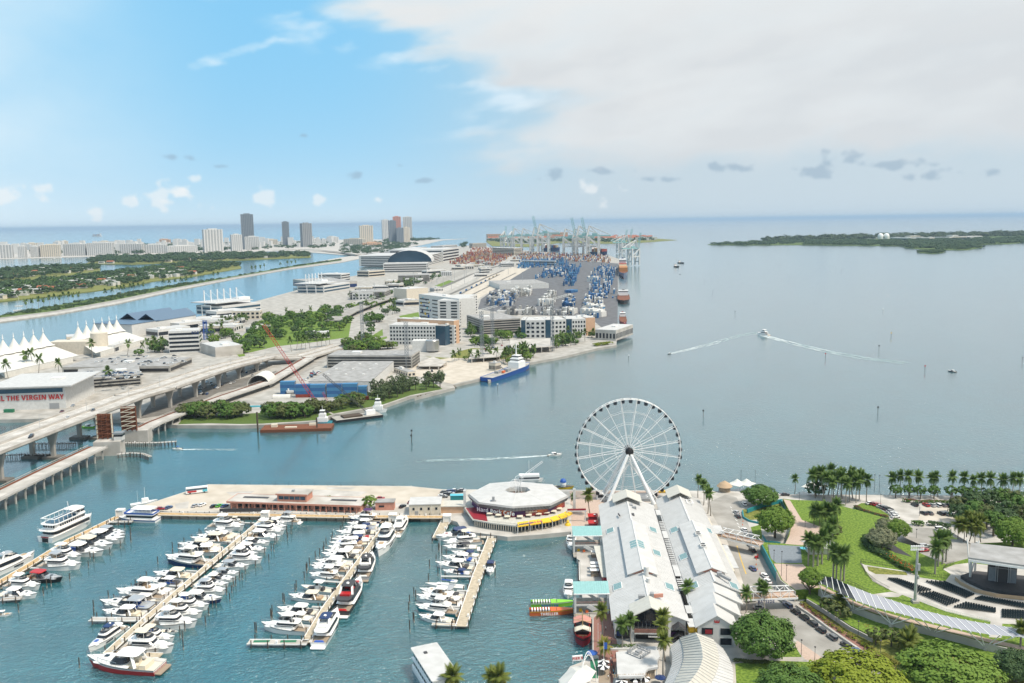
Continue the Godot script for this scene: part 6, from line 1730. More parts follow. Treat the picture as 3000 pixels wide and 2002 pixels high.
func market_boats() -> void:
	for k in [[21.59,-297.48,4.86,-296.88,"orange","long orange red open speed boat with seat rows"],[21.86,-303.92,5.53,-303.51,"lime","long lime green open speed boat with seat rows"]]:
		var a := P2(k[0],k[1])
		var s := P2(k[2],k[3])
		var l := a.distance_to(s)
		var o := thing("speed_boat",k[5],"boat",P3((a.x + s.x) / 2,0,(a.y + s.y) / 2),yaw_of(s,a),"tour speed boats")
		part(o,"hull",hull_mesh(l,3.6,1.9,1.9,-0.2,0.98,0.3),mm(k[4]))
		part(o,"deck",deck_mesh(l,3.6,1.9,1.9,0.02,0.45,1.0,0.97,0.3),mm(k[4]))
		part(o,"cockpit",deck_mesh(l,3.6,1.9,1.9,0.7,0.0,0.46,0.85,0.3),mm("charcoal"))
		for i in 7:
			part(o,"seat_row",bm(P3(0,1.7,0),P3(0.45,0.9,2.2)),mm("white"),P3(-l * 0.44 + i * l * 0.06,0,0))
		part(o,"windscreen",bm(P3(l * 0.08,1.7,0),P3(0.1,0.8,2.2)),mm("glassd"))
		part(o,"stripe",hull_mesh(l,3.6,1.9,1.9,0.80,0.92,0.3,0.03),mm("yellow" if k[4] == "orange" else "white"))
		part(o,"lettering",text_mesh("THRILLER",1.0,true),mm("white" if k[4] == "orange" else "royal"),P3(-l * 0.08,0.8,1.85))
	var a := P2(21.98,-271.03)
	var s := P2(22.86,-284.63)
	var l := a.distance_to(s)
	var o := thing("pirate_ship","dark red pirate ship with pink canopy moored at the quay","ship",P3((a.x + s.x) / 2,0,(a.y + s.y) / 2),yaw_of(s,a))
	part(o,"hull",hull_mesh(l,6.0,2.6,3.6,-0.15,0.98,0.55),mm("darkred"))
	part(o,"hull_band",hull_mesh(l,6.0,2.6,3.6,0.7,0.85,0.55,0.06),mm("black"))
	part(o,"deck",deck_mesh(l,6.0,2.6,3.6,0.5,0.0,0.97,0.88,0.55),mm("red"))
	part(o,"cabin",rbox(-l * 0.12,l * 0.5,4.4,0.3,2.0,3.4),mm("black"))
	part(o,"canopy",mb().gable(P3(-l * 0.32,4.7,0),l * 0.34,5.6,0.9,0.2,0.15).done(),mm("pink"))
	part(o,"white_canopy",mb().gable(P3(l * 0.12,4.3,0),l * 0.24,5.0,0.9,0.2,0.12).done(),mm("cream"))
	part(o,"canopy_post",mb().box(P3(-l * 0.45,4.4,2.5),P3(0.15,4,0.15)).box(P3(-l * 0.45,4.4,-2.5),P3(0.15,4,0.15)).box(P3(l * 0.2,4,2.3),P3(0.15,4,0.15)).box(P3(l * 0.2,4,-2.3),P3(0.15,4,0.15)).done(),mm("timber"))
	part(o,"mast",mb().tube(P3(l * 0.05,2,0),P3(l * 0.05,9,0),0.2,0.12,7).tube(P3(-l * 0.25,2,0),P3(-l * 0.25,8.5,0),0.2,0.12,7).done(),mm("plank"))
	part(o,"yard",mb().tube(P3(l * 0.05,6.5,-3.0),P3(l * 0.05,7.2,3.0),0.12,0.12,6).tube(P3(-l * 0.25,7,-2.4),P3(-l * 0.25,7,2.4),0.1,0.1,6).done(),mm("plank"))
	part(o,"bowsprit",mb().tube(P3(l * 0.40,3.4,0),P3(l * 0.5,4.6,0),0.16,0.1,6).bar(P3(l * 0.36,3.7,-1.4),P3(l * 0.36,3.7,1.4),0.16,0.16).done(),mm("plank"))
	boat("fly",19.25,-308.27,20.86,-320.31,"white two deck charter boat beside the near green pavilion",{"bimini": "gel","wide": 1.3})
	boat("fly",24.22,-356.71,25.15,-370.08,"white cabin boat beside the far green pavilion",{"wide": 1.3},"",["bimini","bimini_frame"])
	o = thing("houseboat","white two deck tour boat with flat white roof at the bottom","boat",v3(0,-25.12,-250.75),yaw_of(P2(-30.18,-251.12),P2(-24.66,-237.87)))
	part(o,"hull",rbox(0,23,8.4,0.8,-0.3,1.5,1.0,1.0),mm("white"))
	part(o,"lower_cabin",rbox(0,21,7.8,0.4,1.5,3.9),mm("white"))
	part(o,"upper_cabin",rbox(0,21,7.6,0.4,4.1,6.7),mm("white"))
	for y in [2.8,5.5]:
		for i in 9:
			for z in [-1,1]:
				part(o,"window",bm(V0,P3(1.6,1.0,0.1)),mm("glassd"),P3(-9 + i * 2.25,y,z * (3.92 if y < 4 else 3.82)))
	part(o,"middle_deck",rbox(0,22.4,8.6,0.4,3.9,4.1),mm("white"))
	part(o,"roof",rbox(0,22.6,8.8,0.4,6.9,7.2),mm("roof_white"))
	part(o,"roof_hatch",bm(P3(-6,7.35,1.0),P3(1.2,0.3,1.0)),mm("charcoal"))
	o = thing("ferry_boat","white ferry boat moored behind the octagonal restaurant","boat",v3(0,8.2,-457.5),0.05)
	part(o,"hull",hull_mesh(16,4.6,1.4,2.2,-0.2,0.98),mm("white"))
	part(o,"cabin",rbox(0,11,3.8,0.6,1.5,4.4),mm("white"))
	part(o,"window",mb().taper(rrect(0,11.1,3.9,0.6),2.4,rrect(0,11.1,3.9,0.6),3.2,false).done(),mm("glassd"))
	part(o,"mast",mb().bar(P3(0,4.4,0),P3(0,12,0),0.15,0.15).bar(P3(2.5,4.4,1),P3(2.5,8,1),0.08,0.08).done(),mm("white"))
	o = thing("jet_boat","moored ride boat with yellow hull and blue white dome","boat",v3(0,25.89,-445.15),0.0)
	part(o,"hull",hull_mesh(12,4.0,1.0,1.5,-0.2,0.98),mm("yellow"))
	part(o,"deck",deck_mesh(12,4.0,1.0,1.5,0.1),mm("charcoal"))
	part(o,"dome",mb().lathe(P3(0,1.2,0),[1.4,0,1.7,1.2,1.6,2.4,1.0,3.2,0,3.5],14).done(),mm("white"))
	part(o,"blue_cap",mb().lathe(P3(0,1.4,0),[1.75,2.2,1.5,3.1,1.0,3.8,0,4.1],14).done(),mm("blue"))
	solo("taxi",mb().taper(rrect(0,4.6,1.9,0.4),0.3,rrect(0,4.4,1.8,0.4),0.95).taper(rrect(-0.3,2.6,1.6,0.3),0.95,rrect(-0.4,1.8,1.3,0.3),1.45).done(),mm("yellow"),"yellow orange taxi parked at the quay behind the halls","car",v3(2.02,75.86,-429.75))
const TY := 5.5
func truss_bridge(ax: float,az: float,bx: float,bz: float,label: String,sign: String) -> void:
	var a := P2(ax,az)
	var b := P2(bx,bz)
	var l := a.distance_to(b)
	var o := thing("foot_bridge",label,"bridge",P3(a.x,6.5,a.y),yaw_of(a,b))
	part(o,"deck",bm(P3(l / 2,-0.2,0),P3(l,0.4,4.4)),mm("paver"))
	var n := int(l / 3.2)
	var s := l / n
	for z in [-2.2,2.2]:
		part(o,"side_beam",bm(P3(l / 2,-0.2,z),P3(l,0.7,0.3)),mm("white"))
		part(o,"top_chord",bm(P3(l / 2,2.7,z),P3(l - s,0.3,0.3)),mm("white"))
		part(o,"brick_parapet",bm(P3(l / 2,0.45,z * 0.96),P3(l,0.7,0.12)),mm("wall_peach"))
		for i in n + 1:
			if i > 0 and i < n:
				part(o,"upright",bm(P3(0,1.3,0),P3(0.2,2.8,0.2)),mm("white"),P3(i * s,0,z))
			if i < n:
				var up := i % 2 == 0
				part(o,"diagonal",mb().bar(P3(i * s,0.0 if up else 2.7,z),P3((i + 1) * s,2.7 if up else 0.0,z),0.2,0.2).done(),mm("white"))
	for i in n:
		if i > 0:
			part(o,"cross_beam",bm(V0,P3(0.18,0.2,4.4)),mm("white"),P3(i * s,2.75,0))
	if sign != "":
		part(o,"sign_lettering",text_mesh(sign,1.1,true),mm("navy"),P3(l * 0.4,-0.95,2.45))
func lamp_post(x: float,z: float,y: float,h: float,label: String,group := "park lamps") -> void:
	var o := thing("lamp_post",label,"street lamp",P3(x,y,z),0,group)
	if not protos.has("lamp"):
		protos.lamp = mb().tube(V0,P3(0,1,0),0.09,0.06,6).done()
		protos.lamphead = mb().lathe(V0,[0.05,0.0,0.3,0.15,0.3,0.35,0.1,0.5],8).done()
	part(o,"pole",protos.lamp,mm("charcoal"),V0,0,P3(1,h,1))
	part(o,"head",protos.lamphead,mm("charcoal"),P3(0,h,0))
func terrace_sheet(n: String,pts: Array,lift: float,m: String) -> void:
	setting(n,mb().sheet(pts,TY + lift).done(),mm(m))
func park() -> void:

	setting("road",mb().sheet([94.32,-411.94,93.02,-391.31,91.79,-362.1,89.03,-332.45,86.02,-309.6,83.62,-298.7,79.32,-293.05,86.35,-289.45,91.83,-272.46,97.05,-258.13,93.57,-241.35,118.46,-240.66,112.08,-257.69,106.68,-277.05,103.46,-290.01,101.11,-298.12,102.14,-302.86,100.83,-315.51,100.53,-329.16,103.28,-348.53,105.17,-361.56,105.8,-377.44,109.28,-402.76,111.01,-420.04,106.51,-424.81],2.012).done(),mm("asphalt"))
	setting("road_marking",mb().strip([94.35,-355.32,92.06,-339.7,90.24,-325.33],0.18,2.02).strip([94.59,-355.31,92.29,-339.69,90.46,-325.32],0.18,2.02).done(),mm("paint_y"))
	var dash := mb()
	var dl := MB.flat([104.42,-405.07,102.02,-385.1,100.29,-368.67])
	for i in 8:
		var q := dl[0].lerp(dl[2],i / 8.0)
		dash.box(P3(q.x,2.02,q.y),P3(0.3,0.01,2.2),0.15)
	setting("lane_marking",dash.done(),mm("paint"))
	setting("lawn",mb().sheet([68.41,-256.29,79.5,-257.74,92.9,-256.46,94.57,-251.19,91.91,-241.39,65.2,-242.12],2.03).done(),mm("lawn"))
	setting("lawn",mb().sheet([84.42,-262.14,90.57,-265.7,90.41,-259.68,82.39,-259.91],2.03).done(),mm("lawn"))
	setting("crosswalk",mb().sheet([90.58,-268.58,92.59,-270.46,97.05,-258.13,94.51,-255.97,90.85,-258.31],2.02).done(),mm("paver"))
	setting("lawn",mb().sheet([109.01,-401.73,119.28,-404.4,130.65,-412.47,125.64,-391.88,117.95,-388.28,108.33,-386.76,107.03,-391.69],2.03).done(),mm("lawn_dry"))
	setting("lawn",mb().sheet([106.43,-377.41,111.9,-380.9,107.96,-364.87,106.38,-361.51,104.28,-365.02],2.03).done(),mm("lawn"))
	setting("lawn",mb().sheet([109.08,-305.69,111.26,-300.75,118.73,-289.51,127.31,-280.56,139.15,-275.02,150.16,-262.05,164.01,-253.53,154.62,-238.11,117.74,-239.11,112.96,-257.67,107.43,-279.09,105.22,-292.21,103.53,-299.22],2.03).done(),mm("lawn_dry"))
	setting("planting_bed",mb().sheet([101.87,-298.09,105.16,-297.98,108.97,-283.27,113.79,-264.07,117.82,-250.53,115.74,-249.74,112.63,-259.03,107.06,-278.07,103.65,-290.56],2.04).done(),mm("paver_red"))
	setting("grass_bank",mb().prism(MB.flat([107.71,-304.16,110.77,-299.54,118.38,-288.81,127.08,-280.22,138.19,-273.22,150.28,-262.48,165.06,-251.87,160.42,-244.35,145.32,-253.32,133.64,-263.74,122.83,-270.38,116.7,-269.09,112.45,-277.32,108.48,-290.27,104.94,-299.01]),2.0,3.8).done(),mm("lawn"))
	solo("kerb_wall",mb().strip([100.41,-296.03,102.94,-288.54,106.14,-275.64,111.69,-256.83,115.27,-246.8],0.5,2.7,0.7).done(),mm("conc_light"),"low pale wall along the road past the queue of cars","wall")
	solo("garden_wall",mb().strip([104.76,-297.74,108,-288.95,111.89,-275.89,116.13,-267.73],0.5,4.0,1.5).done(),mm("concrete"),"grey garden wall below the panel canopy","wall")
	for w in [[[108.24,-398.38,106.27,-389.43,107.71,-384.51,112.42,-380.51],"low teal wall round the dry grass plot"],[[109.86,-396.23,119.16,-404.18,130.7,-410.58],"teal stair wall climbing beside the round tree"],[[129.97,-409.39,128.61,-396.27,126.64,-382.41],"teal wall beside the pale ramp"],[[108.46,-365.64,107.72,-358.81,113.28,-356.08],"low teal wall under the leafy tree by the bridge"]]:
		solo("teal_wall",mb().strip(w[0],0.5,4.0 if w[1].begins_with("teal") else 2.9,1.9 if w[1].begins_with("teal") else 0.9).done(),mm("teal"),w[1],"wall")

	setting("park_terrace",mb().prism(MB.flat([103.28,-349.9,101.56,-330.64,99.56,-311.34,101.58,-301.14,105.88,-301.97,110.91,-303.04,113.69,-296.48,118.08,-288.2,122.81,-281.72,129.73,-275.54,136.9,-270.7,143.59,-265.54,149.79,-260.09,157.66,-254.8,164.06,-250.43,224,-347.53,188.36,-344.91,171.43,-325.84,168.76,-337.06,163.67,-343.49,158.39,-350.16,157.67,-365.59,167.79,-376.17,158.28,-389.24,147.07,-402.18,133.03,-404.97,129.78,-406.64,125.99,-379.86,116.78,-356.84,112.76,-347.9]),2.0,TY).done(),mm("lawn"))
	solo("retaining_wall",mb().strip([102.65,-348.55,100.95,-329.38,99.98,-318.4],0.4,5.9,3.9).done(),mm("teal"),"tall teal retaining wall between road and plaza","wall")
	solo("retaining_wall",mb().strip([99.97,-317.99,99.08,-310.16,101.3,-300],0.4,5.9,3.9).done(),mm("concrete"),"tall grey retaining wall between road and plaza","wall")
	solo("retaining_wall",mb().strip([110.2,-301.08,112.97,-294.58,117.33,-286.36,122.04,-279.93,128.92,-273.8,136.05,-269,142.7,-263.88,148.87,-258.48,156.7,-253.22,163.06,-248.89],0.5,6.1,2.5).done(),mm("conc_light"),"long curved grey retaining wall under the panel canopy","wall")
	terrace_sheet("court",[105.01,-347.08,118.01,-344.97,112.75,-327.03,102.72,-327.41,101.99,-332.1],0.012,"bluegrey")
	terrace_sheet("plaza",[101.55,-326.87,112.65,-325.89,113.23,-312.69,111.17,-303.78,106.39,-302.7,102.05,-302.11,100.04,-310.67],0.012,"paver")
	terrace_sheet("plaza",[129.86,-405.76,132.42,-403.49,128.99,-376.32,134.45,-366.56,132.6,-357.9,119.49,-345.55,112.44,-347.43,117.19,-356.82,126.06,-379.48],0.012,"paver")
	terrace_sheet("promenade",[112.22,-306.77,115.14,-300.42,119.54,-291.93,124.25,-285.19,131.13,-278.66,138.25,-273.51,145.08,-268.45,151.41,-263.08,159.39,-257.76,166.21,-253.91,164.32,-250.86,157.92,-255.24,150.04,-260.56,143.83,-266.02,137.14,-271.2,129.96,-276.06,123.03,-282.26,118.29,-288.76,113.91,-297.08,111.29,-303.52],0.016,"paver")
	terrace_sheet("amphitheatre_floor",[135.28,-326.19,136.35,-324.3,150.52,-317.11,151.33,-311.86,159.38,-307.66,164.81,-314.3,164.21,-319.08,170.98,-323.29,176.64,-324.65,204.26,-315.56,176.61,-270.77,161.68,-273.29,154.59,-277.69,147.72,-283.1,139.86,-294.76,136.14,-300.19,133.03,-308.85],0.014,"conc_light")
	terrace_sheet("dry_bed",[136.61,-322.88,149.06,-316.89,148.22,-313.83,136.77,-315.31,135.48,-318.75],0.03,"lawn_dry")
	terrace_sheet("walk",[127.21,-297.22,135.78,-299.35,138.76,-296.83,136.37,-294.88,126.75,-294.85],0.02,"conc_light")
	terrace_sheet("walk",[158.63,-275.46,162.31,-274.82,155.53,-263.53,151.98,-264.12],0.02,"conc_light")
	terrace_sheet("car_park",[172.27,-364.99,187.17,-362.59,187.36,-355.67,188.85,-342.5,179.01,-329.18,167.93,-323.83,165.64,-328.23,162.99,-335.76,167.68,-343.33,164.52,-353.22,162.72,-360.11],0.012,"asphalt")
	terrace_sheet("path",[151.11,-345.58,151.52,-342.39,153.43,-336.13,158.16,-331.45,157.82,-334.45,156.31,-345.37,154.2,-348.69],0.02,"blacktop")
	setting("car_park",mb().sheet([196.07,-403.5,214.97,-401.81,200.8,-381.86,184.92,-383.87],2.014).done(),mm("sandy"))
	setting("lawn",mb().sheet([162.27,-402.49,168.78,-408.57,172.84,-408.38,174.65,-391.74,171.99,-384.04,167.58,-389.08,162.53,-396.29],2.03).done(),mm("lawn"))

	var bl := [[138.92,-310.33,142.35,-309.69,150.6,-299.29,144.27,-297.8],[151.29,-307.3,158.79,-306.52,163.82,-295.21,159.39,-292.52],[143.94,-297.09,150.41,-297.84,156.24,-290.29,149.34,-286.41],[161.49,-291.74,165.25,-293.61,177.27,-287.07,175.2,-283.55],[150.72,-285.25,157.37,-289.1,164.84,-283.67,163.29,-280.86],[166.47,-283.17,174.19,-281.82,170.36,-275.29,162.91,-276.8]]
	var nm := ["upper left","upper middle","lower left","upper right","lower middle","lower right"]
	for k in 6:
		var q: Array = bl[k]
		var A := P2(q[0],q[1])
		var B := P2(q[2],q[3])
		var C := P2(q[4],q[5])
		var D := P2(q[6],q[7])
		if k == 3 or k == 4 or k == 5:
			var t := A
			A = B if k < 5 else A
			B = C if k < 5 else B
			C = D if k < 5 else C
			D = t if k < 5 else D
		else:
			var t := A
			A = B
			B = C
			C = D
			D = t
		var o := thing("seat_block","%s block of dark green seats in the amphitheatre" % nm[k],"seating",V0,0,"amphitheatre seat blocks")
		var rows := maxi(5,int(A.distance_to(D) / 1.35))
		part(o,"tread",mb().prism(PackedVector2Array([A,B,C,D]),TY,TY + 0.12).done(),mm("conc_light"))
		for i in rows:
			var a := A.lerp(D,(i + 0.5) / rows)
			var b := B.lerp(C,(i + 0.5) / rows)
			var m := mb()
			var n := int(a.distance_to(b) / 0.75)
			for j in n:
				var p := a.lerp(b,(j + 0.5) / n)
				m.box(P3(p.x,TY + 0.45,p.y),P3(0.62,0.14,0.62),yaw_of(a,b)).box(P3(p.x,TY + 0.8,p.y) + P3(0,0,0.3),P3(0.62,0.6,0.1),yaw_of(a,b))
			part(o,"seat_row",m.done(),mm("seat"))

	var o := thing("concert_stage","open concert stage with big pale grey roof and dark floor","stage",V0)
	part(o,"floor",mb().prism(MB.flat([166.27,-310.01,170.12,-312.11,173.77,-313.97,191.73,-308.06,194.88,-300.37,188.74,-290.42,180.34,-293.63,174.21,-295.62,169.16,-299.42,166.99,-305.1]),TY,TY + 1.3).done(),mm("blacktop"))
	part(o,"front_fence",mb().strip([163.49,-308.55,163.3,-304.07,165.2,-297.81,170.44,-293.44,178.67,-290.81,187,-287.65],0.15,6.9,1.4).done(),mm("tan"))
	var rp := MB.flat([161.83,-297.17,170.24,-311.27,194.68,-301.57,184.87,-285.69])
	part(o,"roof",mb().prism(rp,18.2,19.0).done(),mm("roof_grey"))
	part(o,"roof_truss",mb().bar(P3(rp[0].x,17.9,rp[0].y),P3(rp[3].x,17.9,rp[3].y),0.5,0.8).done(),mm("white"))
	for c in [[169.09,-308.61,1.0],[173.77,-313.97,0.0]]:
		part(o,"column",mb().tube(P3(c[0],TY,c[1]),P3(c[0],18.2,c[1]),0.42,0.38,10).done(),mm("wall_white"))
	var c0 := P2(169.09,-308.61)
	part(o,"brace",mb().tube(P3(c0.x,TY + 1,c0.y),P3(c0.x + 6.5,18,c0.y - 7),0.28,0.28,8).tube(P3(c0.x,TY + 1,c0.y),P3(c0.x + 3.0,18,c0.y - 9),0.25,0.25,8).done(),mm("wall_white"))
	var b0 := P2(173.66,-305.02)
	var b1 := P2(182.35,-301.8)
	var bl_ := b0.distance_to(b1)
	var back := Node3D.new()
	back.name = "backdrop"
	o.add_child(back)
	back.transform = Transform3D(Basis(Vector3.UP,yaw_of(b0,b1)),P3(b0.x,6.8,b0.y))
	part(back,"backdrop_frame",bm(P3(bl_ / 2,5.2,-1.0),P3(bl_,10.4,1.6)),mm("charcoal"))
	for i in 3:
		part(back,"backdrop_panel",bm(V0,P3(bl_ * [0.28,0.42,0.28][i],5.0,0.1)),mm(["bluegrey","charcoal","bluegrey"][i]),P3(bl_ * [0.15,0.5,0.85][i],2.5,-0.1))
	for i in 4:
		part(back,"tower",bm(V0,P3(0.2,10.6,0.3)),mm("silver"),P3(bl_ * [0.26,0.33,0.7,0.77][i],5.3,0.1))
	for y in [5.2,7.6]:
		part(back,"cross_bar",bm(V0,P3(bl_,0.15,0.2)),mm("silver"),P3(bl_ / 2,y,0.0))
	part(back,"sign_lettering",text_mesh("FPL SOLAR",1.5,true),mm("white"),P3(bl_ * 0.55,11.2,0.1))
	part(back,"sign_disc",mb().tube(P3(bl_ * 0.28,11.2,0),P3(bl_ * 0.28,11.2,0.15),0.9,0.9,16).done(),mm("cyan"))

	var mh := 24.2 - TY
	o = thing("light_mast","tall grey floodlight mast rising from the lawn","light mast",v3(TY,140.19,-290.32))
	part(o,"pole",mb().tube(V0,P3(0,mh,0),0.55,0.4,12).done(),mm("silver"))
	part(o,"footing",bm(P3(0,0.4,0),P3(2.2,0.8,2.2)),mm("conc_light"))
	part(o,"cabinet",mb().box(P3(0.6,mh * 0.7,0.3),P3(0.8,2.4,0.6)).box(P3(0.6,mh * 0.5,0.3),P3(0.5,1.2,0.5)).done(),mm("silver"))
	for r in 2:
		part(o,"lamp_bar",bm(V0,P3(4.6,0.15,0.15)),mm("white"),P3(-0.2,mh + 0.6 + r * 1.1,0))
		for i in 6:
			part(o,"floodlight",mb().box(P3(0,0,0.2),P3(0.6,0.7,0.35)).done(),mm("white"),P3(-2.2 + i * 0.8,mh + 0.8 + r * 1.1,0))

	var ne := MB.flat([108.17,-299.75,111.98,-292.25,116.28,-282.81,120.71,-277.14,127.75,-271.59,134.33,-265.84,140.85,-260.7,147.85,-257.04,157.41,-254.87,163.48,-253.57])
	var fe := MB.flat([108.42,-302.27,114.78,-301.28,118.02,-294.94,122.91,-287.16,127.95,-281.75,133.8,-274.56,140.53,-269.1,147.53,-264.82,154.65,-261.24,161.05,-259.87])
	o = thing("panel_canopy","curved walkway canopy of grey solar panels with white beams","canopy",V0)
	for i in 9:
		for j in 3:
			var f := func(e: PackedVector2Array,t: float,y: float) -> Vector3: return P3(lerpf(e[i].x,e[i + 1].x,t),y,lerpf(e[i].y,e[i + 1].y,t))
			var t0 := j / 3.0 + 0.015
			var t1 := (j + 1) / 3.0 - 0.015
			var m := mb()
			m.quad(f.call(ne,t0,10.0),f.call(ne,t1,10.0),f.call(fe,t1,10.5),f.call(fe,t0,10.5))
			part(o,"solar_panel",m.done(),mm("panel" if i > 1 else "glassd"))
			part(o,"beam",mb().bar(f.call(ne,t0 - 0.015,9.9) + P3(0,0,0.7),f.call(fe,t0 - 0.015,10.5),0.16,0.3).done(),mm("white"))
	for c in [[110.95,-298.33,1.0],[117.36,-286.84,2.2],[125.77,-276.07,3.6],[136.39,-269.47,5.0],[148.24,-259.37,7.0]]:
		var col := Node3D.new()
		col.name = "v_column"
		o.add_child(col,true)
		var foot := P3(c[0],3.8,c[1])
		part(col,"footing",mb().lathe(foot,[0.9,0.0,0.9,0.8,0.0,0.85],10).done(),mm("conc_light"))
		for d in [-0.75,-0.3,0.35,0.8]:
			var t := clampf(c[2] + d,0,8.99)
			var e := ne[int(t)].lerp(ne[int(t) + 1],t - int(t))
			part(col,"strut",mb().tube(foot + P3(0,0.7,0),P3(e.x,9.8,e.y - 0.5),0.17,0.14,7).done(),mm("white"))

	for fc in [[[135.74,-327.61,143.16,-324.04,148.58,-320.06],"black railing above the dry bed"],[[135.11,-325.77,133.05,-315.44,133.54,-307.55,135.79,-300.57],"curved black railing beside the sloping walk"],[[152.44,-315.42,155.95,-312.62,160.77,-310.47],"black railing under the royal palms"],[[163.88,-318.4,166.9,-321.76,171.06,-324],"black railing round the stage approach"],[[139.95,-294.41,147.39,-282.45,154.15,-276.86,158.07,-274.44],"long railing behind the lower seat blocks"],[[123.16,-307.92,125.32,-304.04,127.19,-298.43],"black railing between lawn and canopy"]]:
		o = thing("railing",fc[1],"railing",V0)
		var p := MB.flat(fc[0])
		var rl := mb()
		for i in p.size() - 1:
			for h in [0.15,1.1]:
				rl.bar(P3(p[i].x,TY + h,p[i].y),P3(p[i + 1].x,TY + h,p[i + 1].y),0.07,0.07)
			var n := int(p[i].distance_to(p[i + 1]) / 0.6)
			for j in n:
				var q := p[i].lerp(p[i + 1],float(j) / n)
				rl.box(P3(q.x,TY + 0.6,q.y),P3(0.06,1.0,0.06))
		part(o,"bars",rl.done(),mm("charcoal" if not fc[1].begins_with("long") else "white"))
	truss_bridge(86.38,-357.09,101.6,-344.61,"white truss footbridge farther up the road","")
	truss_bridge(80.73,-294.54,99.94,-295.55,"white truss footbridge nearer, with lettering","BAYSIDE")
	park_plants()
	park_cars()
	o = thing("park_kiosk","small white roofed kiosk under the royal palms","kiosk",v3(TY,123.47,-338.81))
	part(o,"roof",mb().gable(P3(0,3.0,0),12,8,1.0,0.3,0.2).done(),mm("roof_white"))
	part(o,"wall",bm(P3(0,1.5,0),P3(10,3,6.5)),mm("wall_white"))
	part(o,"parasol",mb().lathe(P3(-7,0,2),[1.5,2.3,0,2.8],8).done(),mm("cyan"))
	o = thing("thatched_hut","round thatched hut on the bay edge behind the halls","hut",v3(2,107.53,-430.61))
	part(o,"roof",mb().lathe(V0,[4.0,2.6,2.4,4.2,0.3,5.4,0,5.5],14).done(),mm("tan"))
	part(o,"wall",mb().lathe(V0,[3.0,0,3.0,2.7],12).done(),mm("teak"))
	for t in [[115.05,-435.04,"left"],[119.88,-435.29,"right"],[151.12,-428.55,"far"]]:
		o = thing("tent","white peaked tent on the bay edge, %s" % {"left": "next to the thatched hut","right": "beside the round tree","far": "in front of the palm grove"}[t[2]],"tent",P3(t[0],2,t[1]))
		part(o,"canopy",mb().lathe(V0,[5.2,2.4,2.6,3.2,0.4,4.8,0,5.0],4).done(),mm("tent"))
		part(o,"pole",mb().box(P3(3.4,1.2,0),P3(0.12,2.4,0.12)).box(P3(-3.4,1.2,0),P3(0.12,2.4,0.12)).box(P3(0,1.2,3.4),P3(0.12,2.4,0.12)).done(),mm("white"))
	var n := 0
	for l in [[100.72,-314.6,9.5],[100.96,-324.9,6],[101.16,-309.98,6],[101.9,-335.08,6]]:
		lamp_post(l[0],l[1],TY,l[2],"dark lamp post on the plaza edge, %s of four" % nth(n))
		n += 1
	for l in [[136.79,-403.62,7],[174.29,-399.87,7],[187.91,-389.18,7],[169.27,-352.2,7],[127.28,-366.86,6],[114.42,-316.12,6],[108.38,-279.06,6],[112.59,-270.84,6],[115.12,-259.41,5],[90.49,-260.59,5],[93.19,-256.01,5],[181.69,-424.76,9],[183.6,-423.51,9],[151.9,-434.48,8],[125.28,-438.2,8],[117.99,-438.55,8]]:
		lamp_post(l[0],l[1],2.0 if l[1] < -330 or n > 9 else TY,l[2],"slim lamp post in the park, %s of sixteen counting from the far lawn" % nth(n - 4))
		n += 1
